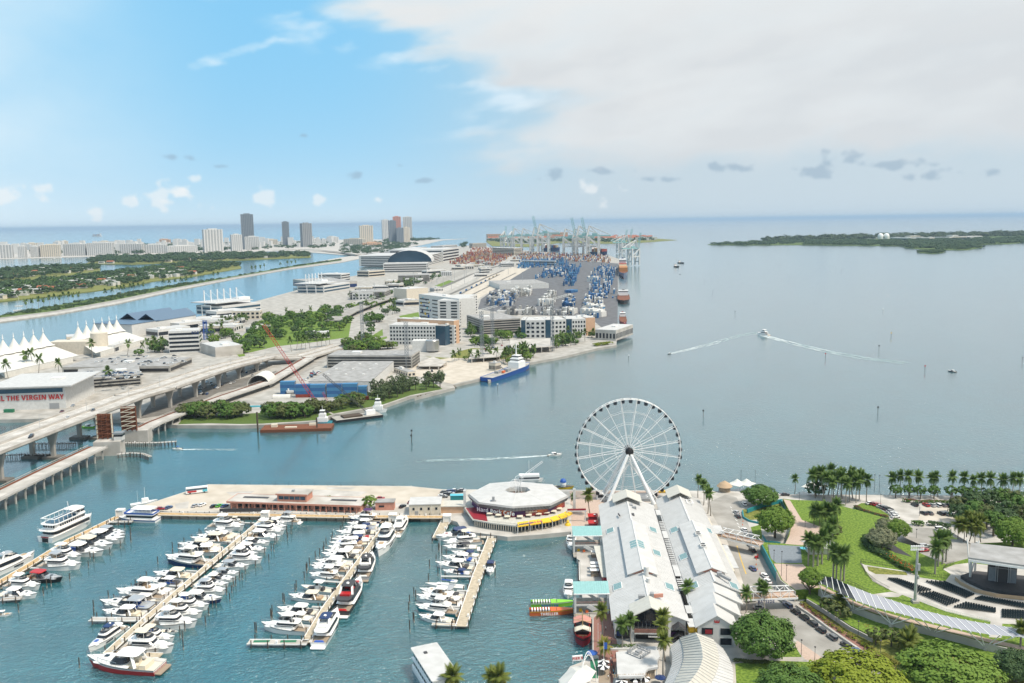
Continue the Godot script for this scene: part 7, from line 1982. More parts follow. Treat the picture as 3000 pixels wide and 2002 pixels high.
func park_plants() -> void:
	for t in [[78.15,-260.04,9.6,13,"leafa",2.0,"big round dark green tree beside the stepped hall end",2],[99.11,-237.29,12.5,10.5,"leafc",2.0,"wide yellow green tree at the bottom edge",2],[126.43,-237.32,13.5,11.5,"leafb",2.0,"largest green tree at the bottom right",2],[148.74,-243.03,6,9,"leafd",2.0,"dark tree at the bottom right corner",2],[78.17,-232.57,9,10,"leafa",2.0,"dark green tree cut by the bottom edge",2],[113.21,-363.8,7.2,13,"leafb",2.0,"bright leafy tree beside the blue grey court",2],[118.86,-406.54,8.0,9.5,"leafa",2.0,"spreading tree beside the teal stair",2],[107.33,-302.08,3.9,11,"leafb",2.0,"small tree by the near footbridge",2],[203.95,-341.91,7.2,11,"leafb",5.5,"round tree behind the stage roof",2],[161.22,-352.52,4.8,7.5,"leafb",5.5,"small green tree on the lawn mound",2],[150,-340.88,5.6,8.0,"leaff",5.5,"silvery grey tree beside the curving hedge",2],[157.27,-355.2,4.0,7.0,"leaff",5.5,"smaller silvery tree behind the hedge",2],[134.97,-354.42,3.6,6.0,"leafe",5.5,"olive bushy tree among the palms",1],[150.83,-420.46,5.0,7.0,"leafd",2.0,"dark tree at the grove's bay end",1]]:
		tree("broadleaf_tree",t[6],P3(t[0],t[5],t[1]),t[2],t[3],t[4],t[7])
	var k := 0
	var bt := [188.59,-416,195.13,-415.7,200.01,-414.14,206.51,-413.84,214.48,-413.03,219.71,-412.35,224.81,-411.46]
	for i in range(0,bt.size(),2):
		tree("shore_tree","small tree in the row along the bay edge, %s from the left" % nth(i / 2),P3(bt[i],2,bt[i + 1]),3.0,6.5,"leafa",1,"trees along the bay edge")
	var dk := [202.64,-378.01,205.73,-374.16,208.76,-370.38,216.03,-375.57,221.4,-377.21,226.83,-378.86,207.2,-389.4,214.02,-391.1,220.91,-392.81,227.19,-394.57,233.54,-396.34,238.11,-396.14,213.19,-364.85,207.08,-361.62,224.9,-367.91]
	for i in range(0,dk.size(),2):
		tree("thicket_tree","tree in the dense dark thicket behind the stage, %s" % nth(i / 2),P3(dk[i],2.5,dk[i + 1]),rr(4.5,6.5),rr(8,12),["leafd","leafa","leafe","leafd"][(i / 2) % 4],1,"thicket behind the stage")
	var pl := []
	for q in [[[187.95,-421.01,193.02,-419.63,196.87,-418.77,200.47,-418.15,206.82,-417.41,209.94,-416.59,217.15,-416.25,221.27,-415.39,225.15,-414.76,230.04,-414.09,235.15,-413.86,239.56,-412.99,243.63,-412.8,247.33,-411.97],10.0,3.6,"palma",0,"coconut palm in the row along the bay edge","palms along the bay edge",2.0],[[149.33,-417.14,152.23,-420.39,153.44,-415.84,157.17,-421.3,156.78,-413.47,160.53,-418.88,158.26,-409.04,162.06,-415.44,160.51,-406.8,163.83,-410.96,167.22,-415.21,166.2,-408.68,169.89,-413.97,172.01,-410.59,150.52,-411.56,153.07,-407.13],12.0,4.0,"palma",0,"coconut palm in the dense grove at the bay","palm grove",2.0],[[131.7,-368.47,133.84,-366.59,137.25,-369.15,139.39,-368.15,143.49,-371.62],7.5,4.2,"palma",2,"bushy palm on the lawn's left edge","bushy lawn palms",5.5],[[114.26,-324.41,115.7,-322.95,117.83,-323.99,119.95,-325.62,123.96,-329.8,128.59,-338.61],10.5,4.0,"palma",1,"royal palm in the group beside the court","royal palms by the court",5.5],[[119.37,-311.95,119.81,-309.97,121.05,-309.02,122.34,-309.23],11.0,4.0,"palma",1,"royal palm in the group by the dark panels","royal palms by the canopy",5.5],[[158.9,-314.51,163.67,-321.88,166.31,-323.89,168.7,-325.95],10.0,4.2,"palma",1,"royal palm in the group left of the stage","royal palms by the stage",5.5],[[86.48,-294.88,81.12,-291.3,88.08,-291.63],8.5,2.8,"palma",0,"slender palm at the near footbridge","palms at the footbridge",2.0],[[185.9,-350.38,186.59,-347.09,189.73,-348.59,190.79,-346.12,193.94,-347.61,194.03,-353.37,191.09,-353.49],8.0,3.8,"palmb",2,"fan palm in the cluster behind the stage","fan palms behind the stage",5.0],[[113.77,-290.23,124.2,-262.82,127.31,-263.66,124.31,-260.05],4.5,3.6,"palmb",2,"low bushy palm below the canopy wall","low palms below the wall",2.0],[[91.8,-420.48,92.07,-408.81,91.34,-396.38,91.99,-393.34],11.0,3.2,"palma",0,"slender palm behind the stepped hall","palms behind the halls",2.0],[[141.23,-424.11],9.0,3.0,"palma",0,"lone palm at the bay edge by the pale ramp","",2.0],[[158.29,-257.69],10.0,3.6,"palmb",1,"lone royal palm at the right edge","",2.0],[[-7.03,-240.92,-4.08,-239.28,-19.95,-239.71],6.0,3.6,"palmb",2,"palm top rising at the bottom edge of the basin","palms at the bottom edge",2.0]]:
		var a: Array = q[0]
		for i in range(0,a.size(),2):
			var s: String = q[5] + (", %s from the left" % nth(i / 2) if a.size() > 2 else "")
			palm(s,P3(a[i],q[7],a[i + 1]),q[1] * rr(0.88,1.1),q[2] * rr(0.9,1.1),q[3],q[4],true,q[6])
	hedge("dark clipped hedge curving round the lawn mound",[146.97,-350.61,144.98,-344.23,144.53,-339.54,146.05,-334.9,148.57,-328.87],3.0,2.6,TY,"leafd")
	hedge("flowering hedge running down to the seats",[148.26,-328.16,149.38,-323.11,150.47,-318.2,151.34,-314.78],3.4,2.4,TY,"leafa","orange")
	hedge("hedge beside the parked cars at the lawn's top",[163.15,-400.52,163.46,-395.35,167.56,-389.15,171.41,-385.07],2.2,1.8,2.0,"leafd","darkred")
	hedge("hedge with red tips bordering the far car park",[190.16,-409.33,193.84,-408.3],2.4,1.8,2.0,"leafa","darkred")
	hedge("long red tipped hedge behind the far car park",[195.13,-407.37,202.74,-407.46,213.08,-406.13,216.11,-405.36],2.0,1.5,2.0,"leafa","darkred")
	hedge("green hedge between both car parks",[179.81,-377.1,183.77,-376.01],2.6,2.4,2.0,"leafa")
	hedge("dark hedge between both car parks, right piece",[186.7,-376.81,190.19,-374.81,194.13,-371.9],2.6,2.2,2.0,"leafd")
	hedge("low hedge between lawn and brick path",[68.81,-257.87,73.82,-256.57,79.11,-256.42],1.6,0.9,2.0,"leafe")
	hedge("dark red and green shrubs on the slope",[115.99,-278.83,118.33,-275.16,120.92,-270.09],2.6,1.8,2.0,"leafd","darkred")
	var bs := MB.flat([102.25,-296.91,104.07,-288.88,107.06,-278.07,110.76,-267.97,113.23,-262.68])
	for i in 26:
		var t := i / 25.0 * 3.99
		var q := bs[int(t)].lerp(bs[int(t) + 1],t - int(t)) + P2(rr(0.6,1.6),rr(-1.2,-0.2))
		solo("round_bush",protos_bush(),mm("palmc" if i % 3 else "leafc"),"round yellow green bush in the road side bed, %s from the footbridge" % nth(i),"bush",P3(q.x,2.5,q.y),rr(0,6),"bushes in the road side bed",P3(1.1,0.95,1.1) * rr(0.75,1.15))
	for i in 10:
		var q: Vector2 = P2(116.17,-258.92).lerp(P2(117.6,-253.99),i / 9.0)
		solo("round_bush",protos_bush(),mm("palmc"),"round yellow bush in the clipped row near the big tree, %s" % nth(i),"bush",P3(q.x,2.6,q.y),rr(0,6),"clipped yellow bushes",P3(1.2,1.1,1.2))
	for q in [[108.98,-288.72],[111.86,-283.18],[116.77,-266.82],[121.37,-265.73]]:
		tree("thin_tree","thin bare looking tree on the slope, %s" % nth(names.get("thin_tree",0)),P3(q[0],2,q[1]),3.0,6.0,"leafe",0,"thin trees on the slope")
func park_cars() -> void:
	var k := 0
	var road := P2(96.77,-300.64).direction_to(P2(108.6,-261.89))
	var y1 := -atan2(road.y,road.x)
	for q in [[96.77,-300.64,"silver"],[97.35,-295.91,"blue"],[98.46,-290.73,"black"],[99.89,-286.04,"black"],[101.25,-281.39,"black"],[102.39,-276.67,"black"],[104.3,-271.58,"grey"],[106.76,-265.98,"black"],[108.52,-261.71,"blue"]]:
		car(q[0],q[1],y1 + PI,q[2],"%s car in the kerb queue, %s from the footbridge" % [q[2],nth(k)],"cars queued along the kerb",2.02,k > 0)
		k += 1
	k = 0
	for q in [[104.79,-396.39,1.75,"silver"],[104.02,-390.84,1.75,"black"],[102.29,-372.68,1.75,"white"],[100.09,-353.79,1.75,"white"],[99.34,-348.68,1.75,"black"],[94.08,-329.4,1.75,"blue"],[96.76,-322.34,1.75,"white"],[96.41,-316.99,1.75,"white"],[85.36,-300.78,0.3,"black"],[86.79,-294.52,0.0,"grey"],[111.85,-408.56,1.6,"white"],[135.87,-422.06,0.0,"black"]]:
		car(q[0],q[1],q[2],q[3],"%s car on the service road, %s from the bay" % [q[3],nth(k)],"cars on the service road",2.02)
		k += 1
	k = 0
	for q in [[172.15,-406.7,"white"],[173.49,-405.78,"maroon"],[174.65,-404.46,"red"],[175.46,-402.32,"silver"],[176.1,-400.62,"grey"],[176.65,-398.73,"black"],[177.1,-396.67,"black"],[176.81,-394.45,"silver"],[176.77,-392.04,"white"],[176.4,-389.68,"silver"],[176.04,-387.34,"white"]]:
		car(q[0],q[1],0.25,q[2],"%s car in the slanting row by the lawn, %s from the left" % [q[2],nth(k)],"cars in the slanting row",2.02)
		k += 1
	k = 0
	for q in [[192.39,-403.66,"black"],[197.54,-403.01,"red"],[200.21,-402.47,"silver"],[202.87,-402.35,"white"],[205.4,-402.24,"grey"],[207.86,-401.71,"black"],[212.75,-400.65,"white"],[191.07,-391.42,"black"],[193.79,-391.3,"grey"],[198.79,-390.69,"black"],[201.06,-390.19,"silver"],[203.45,-389.69,"white"]]:
		car(q[0],q[1],1.75,q[2],"%s car in the sandy car park, %s in reading order" % [q[2],nth(k)],"cars in the sandy car park",2.02,k % 3 == 0)
		k += 1
	car(183.8,-360.98,0.0,"white","white off road car alone on the paved yard","",TY + 0.02,true)
	car(167.67,-341.44,0.2,"silver","silver car behind the red car near the royal palms","",TY + 0.02,true)
	car(165.38,-337.19,0.2,"red","red car near the royal palms by the stage","",TY + 0.02)
	var o := thing("scooter_cart","small red cart standing on the service road","cart",v3(2.02,98.78,-340.96))
	part(o,"frame",mb().box(P3(0,0.7,0),P3(1.4,0.6,0.8)).box(P3(0.5,1.3,0),P3(0.2,0.8,0.8)).done(),mm("red"))
	part(o,"wheel",protos.car.wheel,mm("tyre"),P3(0.5,0,0.4))
	part(o,"wheel",protos.car.wheel,mm("tyre"),P3(-0.5,0,-0.4))
	k = 0
	var cn := [104.92,-384.98,103.49,-380.32,96.81,-334.34,95.89,-329.61,95.79,-325.13,98.36,-339.47]
	for i in range(0,cn.size(),2):
		solo("traffic_cone",mb().lathe(V0,[0.3,0,0.3,0.05,0.18,0.06,0.04,0.8],8).done(),mm("orange"),"orange traffic cone on the service road, %s from the bay" % nth(k),"cone",P3(cn[i],2.02,cn[i + 1]),0,"traffic cones")
		k += 1
func block(n: String,label: String,c: Array,depth: float,h: float,wall: String,rows := 0,cols := 0,glass := "glassd",roof := "roof_white",cat := "building",y := 2.5,group := "") -> Node3D:
	var a := P2(c[0],c[1])
	var b := P2(c[2],c[3])
	var l := a.distance_to(b)
	var o := thing(n,label,cat,P3(a.x,y,a.y),yaw_of(a,b),group)
	part(o,"wall",bm(P3(l / 2,h / 2,-depth / 2),P3(l,h,depth)),mm(wall))
	part(o,"roof",bm(P3(l / 2,h + 0.2,-depth / 2),P3(l * 0.985,0.4,depth * 0.985)),mm(roof))
	if rows > 0:
		var m := mb()
		for i in rows:
			var y0 := h * (i + 0.55) / (rows + 0.25)
			var wh := h / rows * 0.48
			if cols == 0:
				m.box(P3(l / 2,y0,-depth / 2),P3(l * 0.97,wh,depth + 0.3)).box(P3(l / 2,y0,-depth / 2),P3(l + 0.3,wh,depth * 0.94))
			else:
				for j in cols:
					m.box(P3(l * (j + 0.5) / cols,y0,0),P3(l / cols * 0.55,wh,0.3))
				var sc := maxi(2,int(depth / l * cols))
				for j in sc:
					for x in [0.0,l]:
						m.box(P3(x,y0,-depth * (j + 0.5) / sc),P3(0.3,wh,depth / sc * 0.55))
		part(o,"window",m.done(),mm(glass)).set_meta("kind","stuff")
	var rng2 := rng.randi() % 3
	part(o,"roof_plant",bm(P3(l * (0.3 + 0.2 * rng2),h + 1.0,-depth * 0.5),P3(minf(l * 0.2,9.0),1.7,minf(depth * 0.3,7.0))),mm("gel2"))
	return o
func inside(p: PackedVector2Array) -> Vector2:
	var r := Rect2(p[0],Vector2.ZERO)
	for q in p:
		r = r.expand(q)
	for i in 60:
		var q := r.position + P2(rng.randf(),rng.randf()) * r.size
		if Geometry2D.is_point_in_polygon(q,p):
			return q
	return p[0]
func scatter(pts: Array,n: int) -> Array:
	var p := MB.flat(pts)
	var a := []
	for i in n:
		a.append(inside(p))
	a.sort_custom(func(u,v): return u.x / -u.y < v.x / -v.y)
	return a
func grove(pts: Array,n: int,what: String,group: String,y: float,r0: float,r1: float,leaves: Array,lod := 1,palms := 0.0) -> void:
	var at := scatter(pts,n)
	for i in n:
		var q: Vector2 = at[i]
		if rng.randf() < palms:
			palm("palm among the %s, %s from the left" % [what,nth(i)],P3(q.x,y,q.y),rr(8,12),4.4,"palma",i % 2 * 2,false,group)
		else:
			var r := rr(r0,r1)
			tree("leafy_tree","tree in the %s, %s from the left" % [what,nth(i)],P3(q.x,y,q.y),r,r * rr(1.3,1.6),leaves[i % leaves.size()],lod,group)
func palm_row(pts: Array,what: String,y: float,h: float) -> void:
	for i in range(0,pts.size(),2):
		palm("palm in the %s, %s from the left" % [what,nth(i / 2)],P3(pts[i],y,pts[i + 1]),h * rr(0.85,1.1),h * 0.36,"palma",0,false,what)
func container(pos: Vector3,yaw: float,m: String,label: String,group: String) -> void:
	if not protos.has("box"):
		protos.box = bm(P3(0,1.3,0),P3(12.1,2.56,2.4))
		var r := mb()
		for i in 14:
			for z in [-1.21,1.21]:
				r.box(P3(-5.6 + i * 0.86,1.3,z),P3(0.3,2.3,0.08))
		protos.boxrib = r.done()
		protos.boxdoor = mb().box(P3(6.08,1.3,0.58),P3(0.06,2.3,1.1)).box(P3(6.08,1.3,-0.58),P3(0.06,2.3,1.1)).done()
		for c in [["box_blue",0.03,0.13,0.32],["box_sky",0.06,0.22,0.42],["box_white",0.72,0.72,0.70],["box_red",0.28,0.05,0.03],["box_orange",0.45,0.20,0.06],["box_tan",0.42,0.33,0.20],["box_grey",0.25,0.26,0.28]]:
			mat(c[0],lin(c[1],c[2],c[3]),0.6,"soft",0.1)
	var o := part(self,numbered("shipping_container"),protos.box,mm(m),pos,yaw)
	tag(o,label,"container",group)
	part(o,"rib",protos.boxrib,mm(m))
	part(o,"door",protos.boxdoor,mm("box_grey"))
func stack(ax: float,az: float,bx: float,bz: float,n: int,deep: int,high: int,m: String,label: String,group: String,along := false) -> void:
	var a := P2(ax,az)
	var b := P2(bx,bz)
	var y := yaw_of(a,b)
	var d := (b - a).normalized()
	for i in n:
		for j in deep:
			for k in high - (rng.randi() % 2 if high > 2 else 0):
				var q: Vector2 = a + d * ((i + 0.5) * (12.4 if along else 2.6)) + d.orthogonal() * j * (2.6 if along else 12.6)
				container(P3(q.x,2.55 + k * 2.62,q.y),y if along else y + PI / 2,m if rng.randf() < 0.85 else ["box_sky","box_grey","box_white"][rng.randi() % 3],"%s, pile %d tier %d" % [label,i + 1 + j * n,k + 1],group)
func vault(label: String,c: Array,depth: float,w: float,h: float,m := "tent") -> void:
	var a := P2(c[0],c[1])
	var b := P2(c[2],c[3])
	var o := thing("vault_tent",label,"tent",P3(a.x,2.55,a.y),yaw_of(a,b))
	var s := mb()
	var e := mb()
	for i in 10:
		var p := P3(0,sin(PI * i / 10) * h,cos(PI * i / 10) * w / 2)
		var q := P3(0,sin(PI * (i + 1) / 10) * h,cos(PI * (i + 1) / 10) * w / 2)
		var x := P3(depth,0,0)
		s.quad(p,p + x,q + x,q)
		e.tri(x,p + x,q + x)
		s.quad(p * P3(1,1.04,1.04),p,q,q * P3(1,1.04,1.04))
	part(o,"shell",s.done(),mm(m))
	part(o,"end_wall",e.done(),mm("grey"))
func lattice(a: Vector3,b: Vector3,w: float,n: int) -> ArrayMesh:
	var m := mb()
	var d := (b - a).normalized()
	var s := d.cross(P3(0.3,0.1,1)).normalized() * w / 2
	var t := d.cross(s).normalized() * w / 2
	var cs := [s + t,s - t,-s - t,-s + t]
	for k in 4:
		m.bar(a + cs[k],b + cs[k],w * 0.12,w * 0.12)
		for i in n:
			m.bar(a.lerp(b,float(i) / n) + cs[k],a.lerp(b,(i + 1.0) / n) + cs[(k + 1) % 4],w * 0.07,w * 0.07)
	return m.done()
func bridges() -> void:
	var path := [[-312,-330,18.5],[-298,-420,18.5],[-294,-474,18.5],[-289.5,-522,18.5],[-284,-570,18.5],[-278.5,-622,18.5],[-269.5,-656,18.2],[-264.5,-697,17.8],[-259.5,-738,17],[-255,-780,15.2],[-249.5,-817,13.2],[-246,-860,10.5],[-214.2,-873,7.2],[-205.4,-930.5,4.6],[-193.3,-992,3.0]]
	var o := thing("high_bridge","high concrete road bridge sweeping onto the port island","bridge",V0)
	var rail := mb()
	for i in path.size() - 1:
		var a := P3(path[i][0],path[i][2],path[i][1])
		var b := P3(path[i + 1][0],path[i + 1][2],path[i + 1][1])
		var s := (b - a).cross(Vector3.UP).normalized()
		for k in [-1.0,1.0]:
			var m := mb()
			var o0: Vector3 = s * (k * 6.9 - 6.2)
			var o1: Vector3 = s * (k * 6.9 + 6.2)
			m.quad(a + o0,a + o1,b + o1,b + o0)
			m.quad(b + o0 - P3(0,0.9,0),b + o1 - P3(0,0.9,0),a + o1 - P3(0,0.9,0),a + o0 - P3(0,0.9,0))
			for e in [[o0,-1.0],[o1,1.0]]:
				m.quad(a + e[0] - P3(0,0.9,0),b + e[0] - P3(0,0.9,0),b + e[0],a + e[0])
				m.quad(a + e[0] * 0.5 + s * k * 3.45 - P3(0,2.6,0),b + e[0] * 0.5 + s * k * 3.45 - P3(0,2.6,0),b + e[0] - P3(0,0.9,0),a + e[0] - P3(0,0.9,0))
				rail.bar(a + e[0] * 0.985 + P3(0,0.45,0),b + e[0] * 0.985 + P3(0,0.45,0),0.4,0.95)
			part(o,"deck_span",m.done(),mm("conc_light"))
			var ln := mb()
			for d in 6:
				ln.bar(a.lerp(b,d / 6.0) + s * k * 6.9 + P3(0,0.02,0),a.lerp(b,(d + 0.45) / 6.0) + s * k * 6.9 + P3(0,0.02,0),0.2,0.02)
			for e in [-4.6,4.6]:
				ln.bar(a + s * (k * 6.9 + e) + P3(0,0.02,0),b + s * (k * 6.9 + e) + P3(0,0.02,0),0.2,0.02)
			part(o,"lane_line",ln.done(),mm("paint"))
			if i > 1 and i < 12:
				var c: Vector3 = a + s * k * 6.9
				var base := 2.5 if i > 4 else -1.0
				var hh := c.y - 2.5 - base
				var pr := mb().taper(rrect(0,2.0,3.0,0.5),0,rrect(0,2.0,3.0,0.5),hh * 0.55,false).taper(rrect(0,2.0,3.0,0.5),hh * 0.55,rrect(0,2.2,7.4,0.5),hh).done()
				part(o,"pier",pr,mm("concrete"),P3(c.x,base,c.z),yaw_of(P2(a.x,a.z),P2(b.x,b.z)))
				if base < 0:
					part(o,"pier_base",bm(V0,P3(7,2.4,11)),mm("conc_dark"),P3(c.x,0.3,c.z),yaw_of(P2(a.x,a.z),P2(b.x,b.z)))
	part(o,"parapet",rail.done(),mm("conc_light"))
	var k := 0
	for c in [[-284.7,-502.8,"grey"],[-281.3,-572.4,"grey"],[-286.9,-549.7,"white"],[-300.6,-569.2,"maroon"],[-302.5,-587.7,"silver"],[-283.2,-499.2,"black"]]:
		car(c[0],c[1],-1.45,c[2],"%s car crossing the high bridge, %s" % [c[2],nth(k)],"cars on the high bridge",18.55)
		k += 1
	for i in range(1,12):
		var p: Array = path[i]
		var l := thing("bridge_lamp","slim lamp on the high bridge parapet, %s from the left edge" % nth(i - 1),"street lamp",P3(p[0] - 0.4,p[2],p[1]),0,"lamps on the high bridge")
		part(l,"pole",mb().tube(V0,P3(0,9,0),0.12,0.08,5).bar(P3(0,9,0),P3(2.2,9.2,0),0.1,0.1).done(),mm("silver"))
	for w in [[[-264,-330,-261.5,-420,-259,-470,-255,-521],7.0,"nearer the viewer"],[[-247.5,-556,-246.5,-585,-238,-630,-226,-680,-210,-735,-205.2,-873.8],7.0,"on the island side"]]:
		o = thing("low_bridge","old low bridge span on piles, %s" % w[2],"bridge",V0)
		var q: PackedVector2Array = MB.flat(w[0])
		part(o,"deck",mb().strip(w[0],12.5,w[1],0.9).done(),mm("conc_light"))
		var rw := []
		var ra := mb()
		for i in q.size():
			var d := (q[mini(i + 1,q.size() - 1)] - q[maxi(i - 1,0)]).normalized().orthogonal()
			rw.append_array([q[i].x + d.x * 4.6,q[i].y + d.y * 4.6] if d.x < 0 else [q[i].x - d.x * 4.6,q[i].y - d.y * 4.6])
			if i < q.size() - 1:
				for e in [-6.1,6.1]:
					var e0: Vector2 = d * e
					ra.bar(P3(q[i].x + e0.x,w[1] + 0.9,q[i].y + e0.y),P3(q[i + 1].x + e0.x,w[1] + 0.9,q[i + 1].y + e0.y),0.2,0.25)
				var c := int(q[i].distance_to(q[i + 1]) / 8.0)
				for j in c:
					var p := q[i].lerp(q[i + 1],(j + 0.5) / c)
					if p.y < -615:
						continue
					part(o,"bent_cap",bm(V0,P3(1.2,0.9,12)),mm("concrete"),P3(p.x,w[1] - 1.3,p.y),yaw_of(q[i],q[i + 1]))
					for z in [-5.0,0.0,5.0]:
						part(o,"pile",bm(P3(0,2.2,0),P3(0.7,7.4,0.7)),mm("conc_light"),P3(p.x + d.x * z,0,p.y + d.y * z))
		part(o,"rail_track",mb().strip(rw,2.4,w[1] + 0.06).done(),mm("rustwall"))
		part(o,"rail",ra.done(),mm("conc_light"))
	for b in [[-254,-531,"nearer drawbridge pier with control house and raised leaf",0],[-248.5,-556,"farther drawbridge pier with raised rusty lattice leaf",1]]:
		o = thing("drawbridge",b[2],"drawbridge",P3(b[0],0,b[1]),0.1)
		part(o,"pier",mb().box(P3(2,4.2,2.0 - 4.0 * b[3]),P3(16,9.4,9)).done(),mm("conc_light"))
		part(o,"leaf_plate",mb().box(P3(-1,17.2,-2.0 + 4.0 * b[3]),P3(9.5,15.5,0.5)).done(),mm("rustwall"))
		for x in [-5.6,-2.6,0.4,3.4]:
			part(o,"girder",bm(V0,P3(0.5,16,1.5)),mm("cream" if b[3] == 0 and absf(x + 1) > 4 else "rusty"),P3(x,17,-1.2 + 3.4 * b[3]))
		var lt := mb()
		for i in 5:
			lt.bar(P3(-5.6,9.5 + i * 3,-0.3 + 4 * b[3]),P3(3.4,12.5 + i * 3,-0.3 + 4 * b[3]),0.35,0.35).bar(P3(-5.6,12.5 + i * 3,-0.3 + 4 * b[3]),P3(3.4,12.5 + i * 3,-0.3 + 4 * b[3]),0.4,0.4)
		part(o,"bracing",lt.done(),mm("cream" if b[3] else "rusty"))
		if b[3] == 0:
			part(o,"control_house",bm(P3(8.2,11,1.5),P3(5,4.4,5)),mm("wall_white"))
			part(o,"control_window",bm(P3(8.2,12,1.5),P3(5.1,1.3,5.1)),mm("glassd"))
			part(o,"control_roof",bm(P3(8.2,13.5,1.5),P3(6,0.5,6)),mm("bluegrey"))
	for f in [[[-243.2,-520,-236,-523,-227.9,-520.9,-220.2,-513.8],"curved timber fender below the nearer drawbridge pier"],[[-251.7,-548.6,-237.3,-547.8,-228,-548,-218.2,-550.4],"long timber fender below the farther drawbridge pier"],[[-312.9,-522.1,-303.3,-523.3,-285.8,-522.3],"dark timber fender under the high bridge, nearer row"],[[-311.6,-550.1,-296.1,-549.3,-283.2,-549.6],"dark timber fender under the high bridge, farther row"]]:
		dock("fender",f[1],f[0],2.2,"timber" if "dark" in f[1] else "plank_grey",2.2,3,2.5)
func port() -> void:
	bridges()

	var o: Node3D = block("sail_terminal","white terminal shed with red lettering and a blue window strip",[-398.2,-652.6,-344,-658.3],60,17.8,"wall_white")
	part(o,"window_strip",bm(P3(25,14.6,0.1),P3(56,3.2,0.3)),mm("glassb"))
	var vt := text_mesh("SAIL THE VIRGIN WAY",3.75,true)
	vt.horizontal_alignment = HORIZONTAL_ALIGNMENT_RIGHT
	part(o,"lettering",vt,mm("red"),P3(53.5,9.4,0.3))
	part(o,"roller_door",bm(P3(46,2.3,0.1),P3(7,4.4,0.3)),mm("grey"))
	part(o,"eave",bm(P3(29,18.0,-29),P3(63,0.9,64)),mm("roof_white"))
	solo("waste_bin",bm(P3(0,1.2,0),P3(7,2.4,2.6)),mm("green"),"dark green waste container before the lettered shed","bin",v3(2.5,-381.5,-646.9))
	o = thing("flat_warehouse","wide flat grey roofed warehouse behind the blue containers","building",V0)
	var wr := MB.flat([-161.9,-818.7,-112.3,-814.2,-117.3,-708.7,-169.6,-712.9])
	part(o,"wall",mb().prism(wr,2.5,10.4,true,false).done(),mm("wall_white"))
	part(o,"roof",mb().prism(wr,10.4,11.0).done(),mm("roof_grey"))
	for i in 9:
		var q := wr[0].lerp(wr[1],0.15 + 0.3 * (i % 3)).lerp(wr[3].lerp(wr[2],0.15 + 0.3 * (i % 3)),0.2 + 0.25 * (i / 3))
		part(o,"roof_vent",bm(P3(0,0.5,0),P3(2,1,1.6)),mm("gel2"),P3(q.x,11,q.y))
	for i in 6:
		var x0: float = [945,1080,1208,1348,1485,1562][i]
		for k in (4 if i < 5 else 3):
			var p := [-190.6,-702.9,-174.6,-688.3,-162.5,-687.5,-149.3,-687.9,-137,-689.4,-129.8,-691.2]
			for j in 2:
				container(P3(p[i * 2] + 6.2,2.55 + k * 2.62,p[i * 2 + 1] - j * 2.7),0.02,"box_red" if i == 1 and k == 0 and j == 0 else ["box_blue","box_sky"][(k + i) % 2],"%s container in the wall of containers, column %d level %d %s row" % ["red" if i == 1 and k == 0 and j == 0 else "blue",i + 1,k + 1,["front","back"][j]],"wall of blue containers")
	vault("big white half round tent beside the low bridge",[-218,-735.4,-219,-777.4],26,19,10)
	vault("small white half round shelter by the containers",[-192.1,-686.3,-179.4,-686.8],14,5,3)
	solo("blue_barrier",bm(P3(0,0.6,0),P3(60,1.2,0.6)),mm("cyan"),"long low light blue barrier behind the shore trees","barrier",v3(2.55,-172.6,-652.7))
	var garage := func(lbl: String,c: Array,dp: float,h: float) -> void: block("parking_garage",lbl,c,dp,h,"concrete",maxi(2,int(h / 3)),0,"black","roof_grey")
	garage.call("low parking garage behind the lettered shed",[-373.7,-734.9,-327.2,-756.2],60,9.0)
	garage.call("old concrete parking garage with open decks",[-179.1,-830.8,-95.6,-821.5],34,12.0)
	garage.call("wide parking garage between the white offices",[-35.3,-1062.4,11,-1078.7],70,18.0)
	garage.call("cream parking garage behind the grove",[-296,-1593,-231,-1591],60,14.0)
	garage.call("long cream parking garage near the glass arch terminal",[-266,-2050,-192,-2059],70,16.0)
	var k := 0
	var pk := scatter([-400.7,-745,-390.9,-771.4,-330.8,-766.3,-315.7,-735.2,-342.2,-726,-371.1,-731.1],70)
	for i in 70:
		var q: Vector2 = pk[i]
		car(q.x,q.y,[0.1,1.67][i % 2],["white","silver","grey","black","blue","white"][i % 6],"car parked on the garage roof behind the lettered shed, %s from the left" % nth(i),"cars on the garage roof",11.95,false,false)
	pk = scatter([-411.5,-841,-399.6,-877.5,-344.6,-880.3,-314.7,-832.3,-351.9,-821.5],40)
	block("ramp_deck","grey parking deck with ramps beside the white tents",[-429.2,-819.7,-325.6,-817.6],55,6.0,"concrete",1,0,"black","roof_grey")
	for i in 40:
		var q: Vector2 = pk[i]
		car(q.x,q.y,[0.1,1.67][i % 2],["white","silver","black","grey","white"][i % 5],"car parked on the upper ramp deck by the tents, %s from the left" % nth(i),"cars on the ramp deck",8.95,false,false)
	pk = scatter([-278.1,-734.7,-269.6,-790.5,-239.7,-853.4,-238.9,-867.7,-235.2,-812.6,-244.9,-759.3,-250.3,-697.6],34)
	for i in 34:
		var q: Vector2 = pk[i]
		car(q.x,q.y,rr(-1.7,-1.4),["white","silver","black","grey","blue"][i % 5],"car parked in the shade under the high bridge, %s from the left" % nth(i),"cars under the high bridge",2.6,false,false)

	tents("row of white peaked tents at the left edge, nearer group",[-521.2,-863.5,-517.4,-877.9,-514,-891.3,-510.1,-903.4,-507.8,-917.7,-505.4,-932.4],[-473.1,-800.8,-455.7,-893.8],27)
	tents("row of white peaked tents, farther group beside the drum",[-492.4,-982.7,-489.1,-995.6,-486.9,-1010,-484.1,-1023.8,-482.1,-1037.9,-479.4,-1051.4],[-441.6,-924.7,-436.8,-1020.9],28)
	o = thing("white_drum","white round drum and block beside the tents","building",v3(2.5,-459.2,-961.1))
